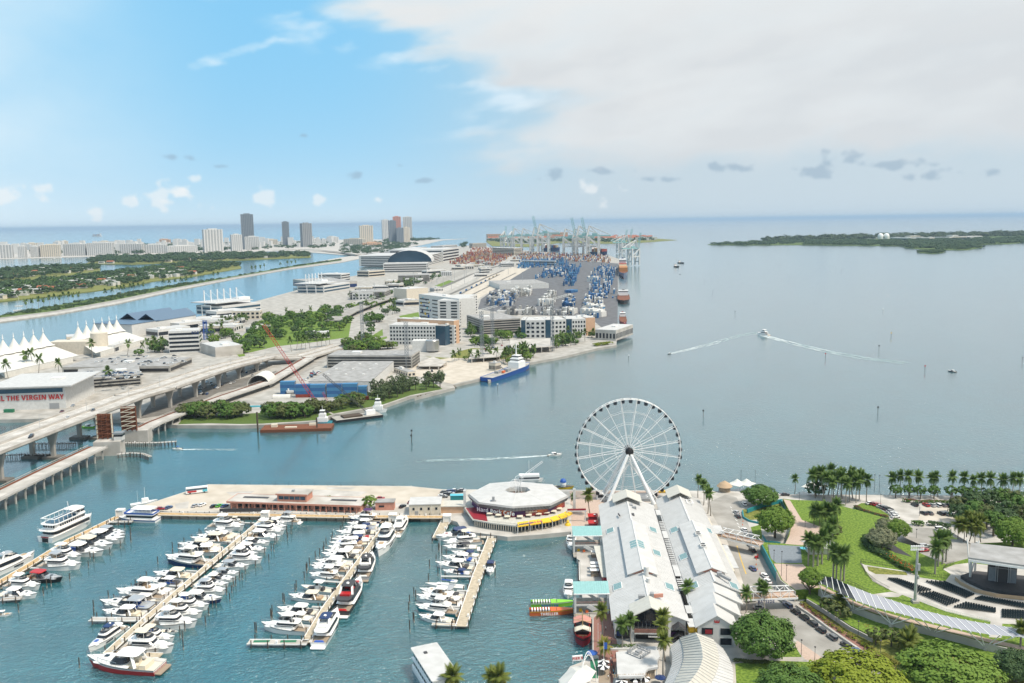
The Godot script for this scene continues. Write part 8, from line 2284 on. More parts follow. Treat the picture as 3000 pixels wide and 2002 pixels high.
	part(o,"drum",mb().lathe(V0,[9,0,9,22,0,22.5],20).done(),mm("wall_cream"))
	part(o,"block",bm(P3(-26,7,4),P3(46,14,20)),mm("wall_cream"))
	o = thing("hangar","white hangar with blue sawtooth roof on the north shore","building",P3(-478.6,-1090.1,0))
	o.transform = Transform3D(Basis(Vector3.UP,yaw_of(P2(-478.6,-1090.1),P2(-439.3,-1206.4))),v3(2.5,-478.6,-1090.1))
	var hl := P2(-478.6,-1090.1).distance_to(P2(-439.3,-1206.4))
	part(o,"wall",bm(P3(hl / 2,8,-30),P3(hl,16,60)),mm("wall_white"))
	for i in 2:
		part(o,"roof",mb().gable(P3(hl * 0.68,16,-15.0 - 30.0 * i),hl * 0.66,30,9,0.5,0.6).done(),mm("roof_blue"))
		part(o,"gable_end",mb().prism(PackedVector2Array([P2(-15,0),P2(15,0),P2(0,9)]),0,0.4).done(),mm("wall_white")).transform = Transform3D(Basis(P3(0,0,1),P3(1,0,0),P3(0,1,0)),P3(hl - 0.3,16,-15.0 - 30.0 * i))
	part(o,"low_roof",mb().box(P3(hl * 0.2,16.3,-30),P3(hl * 0.42,0.5,61)).done(),mm("roof_blue"))
	var lb := 0
	for w in [[[-444.6,-1086.4,-418,-1124.9],26,9],[[-440.1,-1146.2,-416.2,-1182.8],30,10],[[-439.3,-1206.4,-406.3,-1238.4],26,9],[[-435.7,-1280.6,-404.3,-1317.2],30,12],[[-439.6,-954.7,-440.5,-1006.3],8,8],[[-227,-2354,-180,-2409],20,10],[[-179.9,-1450.8,-158,-1473.1],30,9],[[-250,-1048.9,-222.6,-1056.6],16,7],[[-334.7,-1114.3,-320.3,-1149.1],10,7]]:
		block("low_shed","low white roofed shed on the port, %s from the west" % nth(lb),w[0],w[1],w[2],"wall_white",1,0,"glassd","roof_white","building",2.5,"low white sheds")
		lb += 1
	o = block("striped_office","white stepped office with dark window bands near the tents",[-375.2,-944,-344.5,-951.7],26,24,"wall_white",5)
	part(o,"lettering",text_mesh("PORTMIAMI",3.0,true),mm("navy"),P3(36,21.6,0.3))
	block("low_shed","grey annex beside the stepped white office",[-343.1,-949.7,-314.2,-912.7],30,10,"conc_light")
	for t in [[[-446.3,-1339.9,-406.2,-1407.1],"mast roofed terminal nearest the hangar"],[[-378,-1755,-345,-1863],"mast roofed terminal farther along the shore"]]:
		o = block("mast_terminal","white " + t[1],t[0],60,14,"wall_white",2,0,"glassb")
		part(o,"slab_roof",bm(P3(30,19,-34),P3(76,1.2,56)),mm("roof_white"))
		for i in 6:
			part(o,"mast",mb().bar(P3(i * 13.0,14,-40),P3(i * 13.0,38,-40),1.4,1.4).done(),mm("white"))
			part(o,"stay",mb().bar(P3(i * 13.0,36,-40),P3(i * 13.0,19.5,-12),0.25,0.25).done(),mm("white"))
		part(o,"frame",mb().box(P3(-14,8,-30),P3(1,16,1)).box(P3(-14,16,-20),P3(1,1,22)).box(P3(-14,8,-10),P3(1,16,1)).box(P3(84,16,-50),P3(24,10,14)).done(),mm("white"))
	block("grey_warehouse","long grey ribbed roof warehouse on the north shore",[-407,-1835,-332,-1881],170,15,"conc_light",1,0,"navy","roof_grey")
	o = block("arch_terminal","white cruise terminal with tall glass arch",[-359,-2454,-236,-2459],60,26,"wall_white",4,0,"charcoal")
	var vm := mb()
	var gl := mb()
	for i in 10:
		var p := P3(70 + cos(PI * i / 10) * 64,26 + sin(PI * i / 10) * 34,-60)
		var q := P3(70 + cos(PI * (i + 1) / 10) * 64,26 + sin(PI * (i + 1) / 10) * 34,-60)
		gl.tri(P3(70,26,-66),p + P3(0,0,-6),q + P3(0,0,-6))
		vm.quad(p,q,q + P3(0,0,-160),p + P3(0,0,-160))
	part(o,"arch_roof",vm.done(),mm("roof_white"))
	part(o,"arch_glass",gl.done(),mm("glassb"))
	block("cruise_terminal","long white cruise terminal with window bands and blue emblem",[-267,-2836,-245,-3086],230,34,"wall_white",6,0,"glassd")
	block("cruise_terminal","far white cruise terminal block on the north shore",[-239,-3084,-196,-3310],200,44,"wall_white",4,0,"glassd")
	block("beige_block","windowless beige block beside the elevated road",[-185,-1537,-150,-1569],40,22,"wall_cream")

	block("white_office","white office block with a grid of square windows",[-139.6,-987.1,-86.6,-979.5],28,22.6,"wall_white",5,15)
	block("glass_tower","dark glass corner of the white office block",[-86.5,-979.5,-75.3,-974.1],26,22.0,"glassb",0,0,"","roof_grey")
	block("peach_office","peach slab office standing behind the white office",[-134.8,-1019.7,-65.9,-984.8],12,26.5,"wall_peach")
	block("white_office","narrow white office end beside the peach slab",[-65.5,-982.6,-59.3,-1006],24,21.5,"wall_white",5,3)
	o = block("slab_tower","tall white office slab with dark bands and coloured dots",[-132.1,-1240.4,-69.4,-1151.3],26,37,"wall_white")
	for i in 6:
		part(o,"window_band",bm(V0,P3(34,1.5,0.4)),mm("black"),P3(55,6 + i * 5,0.1))
		part(o,"window_band",bm(V0,P3(26,1.5,0.4)),mm("black"),P3(16,6 + i * 5,0.1))
	for i in 11:
		part(o,"dot",mb().tube(V0,P3(0,0,0.5),1.0 + 0.5 * (i % 3),1.0 + 0.5 * (i % 3),12).done(),mm(["blue","yellow","navy","cyan"][i % 4]),P3(4 + i * 2.9,5 + (i * 7 % 11) * 2.8,0.3))
	block("slab_wing","white office wing with many small windows behind the slab",[-68.8,-1146.9,-48.9,-1243],30,35,"wall_white",9,9)
	lb = 0
	for w in [[[11,-1027,16.1,-1026.5],"glassb",0,0],[[16.3,-1026.4,39.5,-1023.9],"wall_white",4,4],[[39.7,-1026.2,46.4,-1026.7],"glassb",0,0],[[46.6,-1026.7,64.7,-1030.6],"wall_white",4,4],[[64.9,-1031.7,71.7,-1032.2],"glassb",0,0],[[71.8,-1032.2,88.5,-1035.1],"wall_white",4,5],[[89.3,-1042.3,100.8,-1045.9],"wall_peach",0,0]]:
		o = block("shore_office","%s section of the shore office, %s from the left" % [{"glassb": "dark glass","wall_white": "white windowed","wall_peach": "peach"}[w[1]],nth(lb)],w[0],34,21.5 - 0.3 * (lb % 2),w[1],w[2],w[3],"glassd","roof_white","building",2.5,"shore office sections")
		if lb == 1:
			part(o,"emblem",mb().bar(P3(5.0,17,0.3),P3(5.0,12.5,0.3),0.5,0.3).bar(P3(2.4,15.8,0.3),P3(3.2,12.8,0.3),0.5,0.3).bar(P3(7.6,15.8,0.3),P3(6.8,12.8,0.3),0.5,0.3).bar(P3(2.8,12.8,0.3),P3(7.2,12.8,0.3),0.3,0.5).done(),mm("navy"))
		lb += 1
	block("quay_shed","low grey shed on the corner of the quay",[96.9,-1003.9,119.4,-992.5],60,12,"conc_light",1,6)
	o = thing("metal_drum","shiny metal drum building with a white block","building",v3(2.5,-85.5,-927.9))
	part(o,"drum",mb().lathe(V0,[7.2,1.5,7.2,12.5,6.6,13.2,0,13.4],24).done(),mm("steel"))
	part(o,"block",bm(P3(-11,6,-8),P3(22,12,14)),mm("wall_white"))
	for f in [[[-2.9,-902.5,19.7,-905,42.7,-912.4,43.5,-974.9,-2.2,-968.8],"bare concrete slab on columns before the shore office",9.0],[[-42.8,-848.6,-14,-858.5,-2.2,-901.9,-42.3,-910.7],"unfinished concrete slab near the blue ship",7.0],[[-91.3,-831,-80.3,-871.2,-63.9,-836.5,-67.7,-812,-88.8,-813.9],"round ended concrete ramp slab",6.0]]:
		var p := MB.flat(f[0])
		o = thing("concrete_frame",f[1],"ruin",V0)
		part(o,"slab",mb().prism(p,f[2] - 0.8,f[2]).done(),mm("conc_light"))
		for i in p.size():
			for t in [0.1,0.5]:
				var q := p[i].lerp(p[(i + 1) % p.size()],t)
				part(o,"column",bm(P3(0,(f[2] - 3.3) / 2,0),P3(0.9,f[2] - 3.3,0.9)),mm("conc_light"),P3(q.x,2.5,q.y))
	lb = 0
	for t in [[-166.7,-963.8,52],[-100.7,-822.3,45],[-30,-861.7,50],[-21.6,-962.4,56],[42.9,-916.5,55],[-374.8,-1057.2,24]]:
		o = thing("lattice_tower","tall dark lattice tower on the port, %s from the left" % ["second","third","fourth","fifth","sixth","shortest, first"][lb],"tower",P3(t[0],2.5,t[1]),0.3)
		part(o,"frame",lattice(V0,P3(0,t[2],0),2.6 if lb < 5 else 4.0,16),mm("bluegrey" if lb < 5 else "blue"))
		part(o,"jib",lattice(P3(-5,t[2],0),P3(16,t[2] - 2 if lb % 2 else t[2] + 5,3),1.4,8),mm("gel2"))
		lb += 1
	fill_port()
	cranes_and_ships()
	port_plants()
	yards()
func tents(label: String,pk: Array,edge: Array,h: float) -> void:
	var o := thing("tent_terminal",label,"tent",V0)
	var p := MB.flat(pk)
	var e0 := P2(edge[0],edge[1])
	var e1 := P2(edge[2],edge[3])
	var ex := (p[p.size() - 1] - p[0]).normalized()
	for i in p.size():
		var m := mb()
		var w := p[0].distance_to(p[1]) * 0.5
		var f := e0.lerp(e1,i / (p.size() - 1.0))
		var base := h * 0.46
		for j in 8:
			var t0 := j / 8.0
			var t1 := (j + 1) / 8.0
			var y0 := 2.5 + base + h * 0.54 * pow(1 - t0,1.7)
			var y1 := 2.5 + base + h * 0.54 * pow(1 - t1,1.7)
			for q in 14:
				var da := P2(cos(TAU * q / 14),sin(TAU * q / 14)) * w * 1.45
				var db := P2(cos(TAU * (q + 1) / 14),sin(TAU * (q + 1) / 14)) * w * 1.45
				m.quad(P3(p[i].x + da.x * t1,y1,p[i].y + da.y * t1),P3(p[i].x + db.x * t1,y1,p[i].y + db.y * t1),P3(p[i].x + db.x * t0,y0,p[i].y + db.y * t0),P3(p[i].x + da.x * t0,y0,p[i].y + da.y * t0))
		var c0 := p[i] - ex * w
		var c1 := p[i] + ex * w
		var fs := (e1 - e0) / (p.size() - 1.0) * 0.5
		var f0 := f - fs
		var f1 := f + fs
		m.quad(P3(f0.x,2.5 + h * 0.2,f0.y),P3(f1.x,2.5 + h * 0.2,f1.y),P3(c1.x,2.6 + base,c1.y),P3(c0.x,2.6 + base,c0.y))
		part(o,"canopy",m.done(),mm("tent"))
		part(o,"spike",mb().tube(P3(p[i].x,2.5 + h,p[i].y),P3(p[i].x,7.5 + h,p[i].y),0.7,0.1,6).done(),mm("white"))
	part(o,"hall",mb().prism(PackedVector2Array([p[0],p[p.size() - 1],e1,e0]),2.5,2.5 + h * 0.19).done(),mm("tent"))
func gantry(x: float,z: float,h: float,up: bool,label: String,yaw: float) -> void:
	var o := thing("gantry_crane",label,"crane",P3(x,2.5,z),yaw,"ship to shore cranes",Vector3.ONE * h)
	if not protos.has("gantry"):
		var m := mb()
		for sx in [-0.16,0.16]:
			for sz in [-0.10,0.10]:
				m.bar(P3(sx,0,sz),P3(sx,0.55,sz),0.040,0.040)
			m.bar(P3(sx,0.12,-0.1),P3(sx,0.12,0.1),0.040,0.040).bar(P3(sx,0.5,-0.1),P3(sx,0.5,0.1),0.040,0.040).bar(P3(sx,0.12,-0.1),P3(sx,0.5,0.1),0.026,0.026)
		for sz in [-0.10,0.10]:
			m.bar(P3(-0.16,0.28,sz),P3(0.16,0.28,sz),0.034,0.034).bar(P3(-0.16,0.28,sz),P3(0.16,0.53,sz),0.026,0.026)
		protos.gantry = m.done()
		protos.gantry_beam = mb().box(P3(-0.14,0.55,0),P3(0.70,0.035,0.07)).box(P3(-0.05,0.59,0),P3(0.14,0.06,0.07)).done()
		protos.gantry_top = mb().bar(P3(0.16,0.55,0.05),P3(0.10,0.82,0),0.034,0.034).bar(P3(0.16,0.55,-0.05),P3(0.10,0.82,0),0.034,0.034).bar(P3(0.10,0.82,0),P3(-0.48,0.57,0),0.022,0.022).bar(P3(0.10,0.82,0),P3(-0.16,0.57,0),0.022,0.022).done()
		protos.gantry_boom = lattice(V0,P3(0.5,0,0),0.05,10)
	part(o,"leg_frame",protos.gantry,mm("wall_white"))
	part(o,"girder",protos.gantry_beam,mm("roof_teal"))
	part(o,"a_frame",protos.gantry_top,mm("wall_white"))
	var b := part(o,"boom",protos.gantry_boom,mm("roof_teal"),P3(0.2,0.56,0))
	if up:
		b.rotation.z = 1.36
func cargo_ship(ax: float,az: float,bx: float,bz: float,w: float,h: float,hull: String,label: String,boxes: int,house := true,dk := "rusty") -> Node3D:
	var a := P2(ax,az)
	var b := P2(bx,bz)
	var l := a.distance_to(b)
	var o := thing("cargo_ship",label,"ship",P3((a.x + b.x) / 2,0,(a.y + b.y) / 2),yaw_of(b,a))
	part(o,"hull",hull_mesh(l,w,h,h * 1.3,-0.1,0.98,0.7),mm(hull))
	part(o,"boot_stripe",hull_mesh(l,w,h,h * 1.3,-0.08,0.12,0.7,0.1),mm("rusty"))
	part(o,"deck",deck_mesh(l,w,h,h * 1.3,0.5,0,1,0.97,0.7),mm(dk))
	if not house:
		return o
	part(o,"bridge_house",bm(P3(-l * 0.36,h + h * 0.9,0),P3(l * 0.1,h * 1.8,w * 0.8)),mm("white"))
	part(o,"bridge_window",bm(P3(-l * 0.36,h * 2.45,0),P3(l * 0.105,h * 0.2,w * 0.82)),mm("glassd"))
	part(o,"funnel",bm(P3(-l * 0.42,h * 2.5,0),P3(l * 0.04,h * 1.2,w * 0.2)),mm(hull))
	for i in boxes:
		part(o,"cargo_stack",bm(V0,P3(l * 0.6 / boxes,h * rr(0.6,1.3),w * 0.85)),mm(["box_red","box_orange","box_blue","box_tan","box_grey"][(i * 3) % 5]),P3(-l * 0.24 + i * l * 0.65 / boxes,h * 1.5,0))
	return o
func cranes_and_ships() -> void:
	container(v3(2.55,-119.5,-674.3),0.4,"box_red","lone rusty red container by the shore scrub","")
	var k := 0
	for g in [[-35,-4542,85,true],[3,-4461,85,true],[31,-4119,100,false],[72,-4066,100,false],[123,-3993,105,false],[148,-3948,118,true],[234,-3526,100,false],[269,-3486,100,false],[284,-3454,110,true],[321,-3415,110,true],[464,-3691,72,true],[430,-3301,76,true],[377,-2684,72,true]]:
		gantry(g[0],g[1],g[2] * 1.3,g[3],"white and teal container crane on the far quay, %s from the left" % nth(k),[1.2,1.2,2.9,2.9,2.9,2.9,2.9,2.9,2.9,2.9,0.3,0.3,0.6][k])
		k += 1
	cargo_ship(233,-4145,152,-4180,30,14,"navy","dark blue container ship at the far left quay",7)
	cargo_ship(384,-3485,328,-3567,30,14,"navy","container ship with red boxes at the middle quay",6)
	cargo_ship(270,-2089,325,-2545,24,11,"navy","blue cargo ship with its bow to the viewer at the quay",3)
	var o := cargo_ship(16.7,-832.9,-23.3,-757.6,14,4.2,"blue","blue supply ship with white tower moored at the island",0,false,"concrete")
	part(o,"wheelhouse",mb().box(P3(16,7,0),P3(14,6,11)).box(P3(16,11.5,0),P3(10,3.4,9)).box(P3(16,14.5,0),P3(7,2.8,7)).done(),mm("white"))
	part(o,"window",mb().box(P3(16,14.8,0),P3(7.2,1.0,7.2)).box(P3(16,11.8,0),P3(10.2,0.8,9.2)).done(),mm("glassd"))
	part(o,"mast",mb().tube(P3(15,15,0),P3(15,27,0),0.8,0.4,8).bar(P3(15,22,-3),P3(15,22,3),0.3,0.3).done(),mm("white"))
	part(o,"deck_gear",mb().box(P3(-6,5,2),P3(7,3,4)).box(P3(-18,4.6,-2),P3(5,2.4,4)).bar(P3(-2,4,-3),P3(-12,9,-2),0.8,0.8).done(),mm("grey"))
	part(o,"life_raft",bm(P3(-16,5.2,3),P3(4,1.6,2)),mm("orange"))
	cargo_ship(188.9,-1459.2,206,-1599,22,5,"black","dark barge with deck gear at the quay",0)
	for t in [[150.6,-1163.1,161.1,-1260.5,"darkred","white and red tugboat at the quay corner"],[494,-2569,486,-2589,"black","small dark tug out in the channel"],[553,-2789,540,-2814,"black","larger dark workboat out in the channel"]]:
		cargo_ship(t[0],t[1],t[2],t[3],10,3.0,t[4],t[5],0)
	var mk := func(lbl: String,c: Array,w: float,m: String) -> Node3D:
		var a := P2(c[0],c[1])
		var b := P2(c[2],c[3])
		var g := thing("barge",lbl,"barge",P3((a.x + b.x) / 2,0,(a.y + b.y) / 2),yaw_of(a,b))
		part(g,"hull",bm(P3(0,0.7,0),P3(a.distance_to(b),2.4,w)),mm("rustwall" if m == "rusty" else "black"))
		part(g,"deck",bm(P3(0,1.96,0),P3(a.distance_to(b) - 0.6,0.12,w - 0.6)),mm(m))
		return g
	o = mk.call("rusty red brown barge with spud posts off the green shore",[-172.8,-586.7,-124.9,-589.5],15.0,"rusty")
	part(o,"spud",mb().tube(P3(-26,-1,5),P3(-26,14,5),0.6,0.6,8).tube(P3(14,-1,5),P3(14,9,5),0.5,0.5,8).done(),mm("timber"))
	part(o,"deck_gear",mb().box(P3(-16,3,-1),P3(4,2,3)).box(P3(10,2.8,-3),P3(5,1.6,2)).box(P3(-4,2.4,3),P3(8,0.8,2)).done(),mm("cream"))
	o = mk.call("grey barge with crawler crane and white tug",[-128.8,-611,-98,-627.9],14.0,"concrete")
	part(o,"crane_cab",mb().box(P3(10,3.6,0),P3(7,3.4,4)).done(),mm("white"))
	part(o,"timber_load",mb().box(P3(-4,2.6,0),P3(14,1.2,8)).done(),mm("timber"))
	part(o,"boom",lattice(P3(8,4,0),P3(-22,34,-6),1.3,22),mm("charcoal"))
	for t in [[-134.5,-602.4,"cyan","pale blue tugboat behind the rusty barge"],[-101.1,-639.9,"white","white pusher tug behind the grey barge"]]:
		o = thing("pusher_tug",t[3],"boat",P3(t[0],0,t[1]))
		part(o,"hull",hull_mesh(14,6,2,2.6,-0.1,0.98),mm(t[2]))
		part(o,"house",mb().box(P3(0,3.6,0),P3(7,3,4.6)).box(P3(0,6.4,0),P3(4.6,2.8,4)).box(P3(0,9,0),P3(3.4,2.6,3.2)).done(),mm("white"))
		part(o,"window",mb().box(P3(0,9.3,0),P3(3.5,0.9,3.3)).done(),mm("glassd"))
		part(o,"mast",mb().bar(P3(0,10,0),P3(0,13.5,0),0.2,0.2).done(),mm("white"))
	o = thing("crawler_crane","red crawler crane with long lattice boom on the shore","crane",v3(2.55,-139.6,-641.3))
	part(o,"cab",mb().box(P3(0,2.6,0),P3(6,3.2,4)).done(),mm("red"))
	part(o,"track",mb().box(P3(0,0.6,1.8),P3(7,1.2,1)).box(P3(0,0.6,-1.8),P3(7,1.2,1)).done(),mm("tyre"))
	part(o,"boom",lattice(P3(-6,2,0),P3(-50,62,-20),2.0,30),mm("red"))
	part(o,"gantry",lattice(P3(2,3,0),P3(-3,13,-1),1.2,6),mm("red"))
	boat("fly",298.1,-1049.9,308,-1033.8,"white motor yacht under way in the open bay",{"wide": 1.1})
	boat("console",162.5,-901.9,166.7,-904.9,"small dark speedboat under way in the bay",{"hull": "charcoal"})
	boat("express",394.8,-778.7,399.2,-771.6,"small white and black cruiser drifting at the right",{"hull": "charcoal"})
	boat("console",-216.6,-538,-210,-538.4,"small white boat with blue top near the drawbridge",{"hardtop": "blue"})
	boat("express",29.5,-511.4,20.8,-509.9,"small white boat under way left of the wheel",{})
	boat("express",-294.6,-601.8,-305.2,-604.2,"lime green ferry boat half hidden by the bridge",{"hull": "lime"})
	boat("console",431,-2238,436,-2237,"tiny dark boat in the channel",{"hull": "charcoal"})
	k = 0
	for m in [[328.5,-1273.7,"charcoal"],[382,-1648,"charcoal"],[432,-1946,"charcoal"],[640,-2004,"charcoal"],[852,-2247,"charcoal"],[443.8,-1010,"yellow"],[387.9,-910.5,"charcoal"],[313.4,-860.9,"red"],[375.1,-780.4,"red"],[486.3,-819.3,"charcoal"],[-65.7,-546.9,"charcoal"],[-12.7,-722,"white"],[117.6,-869.6,"white"],[-66.9,-559.9,"charcoal"],[135.5,-607.4,"charcoal"],[261.2,-610.4,"charcoal"],[548.5,-1279.3,"white"],[685,-2749,"charcoal"],[781,-2534,"charcoal"]]:
		o = thing("channel_marker","slim %s channel marker post in the bay, %s of nineteen" % [m[2],nth(k)],"marker",P3(m[0],0,m[1]),0,"channel markers")
		part(o,"post",mb().tube(P3(0,-1,0),P3(0,4.0,0),0.18,0.18,6).done(),mm("timber"))
		part(o,"board",bm(P3(0,4.8,0),P3(1.2,1.2,0.2)),mm(m[2]))
		k += 1
func port_plants() -> void:
	grove([-309.9,-912.4,-329.9,-1031.6,-352.4,-1185.3,-345.7,-1334.1,-275,-1413.5,-235.9,-1271,-206.7,-1093.8,-234.1,-1031.6,-273.2,-996.1,-285.8,-943.2],95,"port grove","port grove",2.5,5,9,["leafa","leafb","leafa","leafd"],1,0.14)
	grove([-385.1,-1091.1,-367,-1112,-332.8,-1031.9,-323.5,-973.4,-339.3,-965.9],9,"clump by the stepped office","clump by the stepped office",2.5,5,8,["leafa","leafb"],1,0.2)
	grove([-239,-616.5,-218.6,-613.4,-222.4,-626.9,-243.1,-632.2],9,"bank beside the low bridge","bank trees",2.5,5.5,7.5,["leafe","leafa"])
	grove([-211.5,-614.8,-192.2,-611.7,-198,-625.3,-213.6,-626.3],9,"bank behind the rusty barge, left part","bank trees",2.5,5.5,7.5,["leafe","leafa"])
	grove([-188.8,-611.4,-145.2,-610.5,-150.5,-626,-191,-624.8],17,"bank behind the rusty barge, right part","bank trees",2.5,5,7,["leafe","leafa"])
	grove([-147,-621.9,-136.3,-623.2,-139.6,-635.2,-148.8,-633.8],5,"bank under the red crane","bank trees",2.5,5,6.5,["leafe"])
	grove([-134,-632.8,-112.1,-651.9,-117.6,-674.1,-137.3,-653.6],12,"bank behind the grey barge","bank trees",2.5,4.5,6,["leafe","leafa"])
	var p := scatter([-111.1,-673.7,-100.6,-664,-83.6,-697.4,-58.9,-720.5,-61.8,-744.8,-87.8,-725.3,-112.7,-702],34)
	for i in 34:
		var q: Vector2 = p[i]
		pine("feathery pine on the rocky shore, %s from the left" % nth(i),P3(q.x,2.5,q.y),rr(3,5),rr(8,15),"shore pines")
	grove([-60.3,-1034.8,-40.3,-1196.1,-34.3,-1056.1,-45.7,-988.1],16,"planting between the offices","planting between the offices",2.5,4.5,7,["leafa","leafd"],1,0.5)
	grove([-44.8,-966.8,-32,-1031.7,10.4,-1051.1,11.5,-1015.4,-22.8,-964.5],18,"planting before the wide garage","garage planting",2.5,4.5,7,["leafb","leafa"],1,0.2)
	grove([46.9,-927.6,91.1,-995.5,97.4,-1029.3,48.2,-1011.4],26,"shore planting by the offices","office shore planting",2.5,3.5,6,["leafa","leafb","leafd"],1,0.6)
	grove([-15.1,-845.7,12.8,-902.8,35,-909.8,25.6,-875.1,-1,-828.7],30,"palm shore behind the blue ship","palm shore",2.5,4,6,["leafb"],1,0.85)
	grove([-190.2,-961.1,-191.3,-1049.1,-139.9,-976.5,-128.4,-945],16,"planting left of the white office","office planting",2.5,5,8,["leafa","leafb","leafe"],1,0.1)
	grove([-206.6,-1185.9,-198.7,-1301.7,-170.5,-1123.7,-182.5,-1072.6],9,"planting by the loop road","loop road planting",2.5,5,8,["leafa","leafd"],1,0.1)
	grove([-207.4,-1360.2,-197.6,-1489.7,-168.8,-1297.7,-187.5,-1264.6],14,"palms by the elevated road","elevated road palms",2.5,5,7,["leafd"],1,0.7)
	grove([-402.8,-921.1,-415.7,-1003.7,-407.9,-1023,-371,-935,-393.4,-920.2],14,"planting beside the stepped office","stepped office planting",2.5,5,8,["leafa","leafd"],1,0.3)
	grove([-321,-1643,-248,-1768,-183,-2343,-168,-2105,-226,-1627,-282,-1519],40,"planting along the port road","port road planting",2.5,5,8,["leafa","leafd"],0,0.3)
	grove([-312,-5009,-286,-5653,-246,-4702,-271,-4468],6,"pines at the far shore","far shore trees",2.5,12,16,["leafd"],0)
	hedge("bright green hedge on the quay corner",[91.6,-952.8,101,-960.1,111.9,-966.3],7,3.5,2.5,"leafc")
	palm_row([-465.9,-794,-478.4,-851.2,-475.4,-854.5,-422.9,-803,-446.9,-917,-449.4,-814.8,-353.3,-749.8,-415.9,-930.7],"port palms by the tents",2.5,15)
	palm_row([-241.3,-943.1,-238.2,-951.5,-234.1,-955.5,-229.8,-959.5,-225.6,-963.5,-219.7,-972,-215.3,-976.2,-210.9,-980.3,-208.9,-989.5],"palms along the bridge ramp",2.5,13)
	palm_row([-387.7,-1120.3,-389.8,-1144.8,-387.7,-1157.1,-387.7,-1176.4,-385.5,-1189.3,-383.3,-1202.5,-381,-1216.1,-376.9,-1229.7],"palms along the terminal road",2.5,11)
func V2z() -> Vector2:
	return P2(0,0)
func yards() -> void:
	stack(104.6,-1274.7,129.5,-1251.5,15,1,4,"box_white","white container in the stepped stacks by the quay","white stacks by the quay")
	stack(109.5,-1326.4,135.8,-1311.9,13,1,5,"box_white","white container in the taller stacks behind the stepped ones","tall white stacks")
	stack(78.5,-1309.3,93.2,-1300.9,8,1,3,"box_white","white container in the short stack left of the quay stacks","short white stack")
	stack(45.5,-1441.9,64.4,-1433.9,8,1,4,"box_white","white container in the stack at the yard's middle","middle white stack")
	stack(-21,-1452.1,-2.7,-1449.3,2,2,3,"box_white","white container in the low pile behind the garage","low white pile",true)
	stack(106,-1686,120,-1676,6,2,2,"box_blue","blue container in the small yard stack","small blue stack")
	stack(138,-1536,156,-1528,7,1,4,"box_blue","blue container in the stack by the quay","blue quay stack")
	stack(175,-1981,202,-1966,9,1,5,"box_white","white container in the far tall stack","far white stack")
	block("yard_shed","wide grey roofed shed inside the container yard",[-24,-1783,78,-1803],130,10,"wall_white",0,0,"","roof_grey")
	block("trailer_row","long white parked trailers beside the wide garage",[-21.1,-1291.9,14.7,-1297.2],8,6,"wall_white")
	var fc := ["box_blue","box_sky","box_red","box_orange","box_tan","box_grey","box_white"]
	var ms := []
	for i in 7:
		ms.append(mb())
	for z in [[[14,-2583,177,-2707,203,-3114,38,-3109],130,[0,1,0,1]],[[57,-2109,126,-2149,184,-2618,96,-2483],110,[0,1,0,6]],[[109,-1858,133,-1854,216,-2696,171,-2622],60,[0,1]],[[102.5,-1255.2,128.5,-1242,162,-1562,133,-1567],150,[6,6,6,0]],[[44.7,-1416.9,65.9,-1413.8,85,-1639,68,-1641],70,[6,6]],[[-15.7,-1291.1,90.7,-1266.6,94.4,-1317.7,-16.2,-1344.2],90,[6,6,5]],[[75.7,-1299.2,92.2,-1286.6,110,-1527,94,-1529],70,[6,0]],[[-41,-1429.9,2,-1423.4,16,-1650,-42,-1661],90,[0,6,5]],[[-0,-1621,35,-1615,41,-1752,3,-1759],60,[6,6]],[[139,-1566,159,-1533,185,-1558,294,-2430,277,-2678,212,-2312],110,[0,0,1,6]],[[-207,-2916,-53,-2729,21,-3748,-197,-4016],330,[2,3,4,2,5]],[[7,-3241,324,-2855,378,-3379,53,-3822],420,[2,3,4,0,5,6]],[[-190,-4013,52,-3736,53,-4321,-206,-4683],160,[2,3,6]]]:
		var p := MB.flat(z[0])
		var ax := P2(0.14,-0.99)
		for i in z[1] * 3:
			var q := inside(p)
			var u := floorf(q.dot(ax) / 12.8) * 12.8
			var v := floorf(q.dot(ax.orthogonal()) / 2.7)
			if int(v) % 9 > 6 or int(u / 12.8) % 11 == 0:
				continue
			q = ax * u + ax.orthogonal() * v * 2.7
			var n := 1 + int(absf(sin(floorf(v / 5.0) * 1.7 + u * 0.05)) * 3.6)
			var ci: int = z[2][(int(absf(v) / 4.0) + int(absf(u) / 26.0)) % z[2].size()]
			for k in n:
				ms[ci if rng.randf() < 0.75 else z[2][rng.randi() % z[2].size()]].box(P3(q.x,3.8 + k * 2.62,q.y),P3(12.2,2.55,2.45),yaw_of(V2z(),ax))
	for i in 7:
		stuff("container_field",ms[i].done(),mm(fc[i]),"distant %s containers stacked across the port yards" % ["dark blue","light blue","rusty red","orange","tan","grey","white"][i],"containers")
	setting("train_track",mb().strip([-102,-1653,-30,-2305],5,2.62).strip([-83,-1602,13,-2360],5,2.62).done(),mm("conc_dark"))
	for i in 9:
		var q := P2(-99,-1697).lerp(P2(-37,-2256),i / 8.0)
		container(P3(q.x,3.2,q.y),yaw_of(P2(-99,-1697),P2(-37,-2256)),"box_blue" if i < 6 else "box_tan","container on the train in the rail yard, %s wagon" % nth(i),"train wagons")
	solo("elevated_road",mb().strip([-247.1,-1195.6,-246.3,-1323.2,-235.9,-1452.7,-219,-1563,-209,-1692],22,9,1.5).done(),mm("asphalt"),"elevated road crossing behind the grove","bridge")
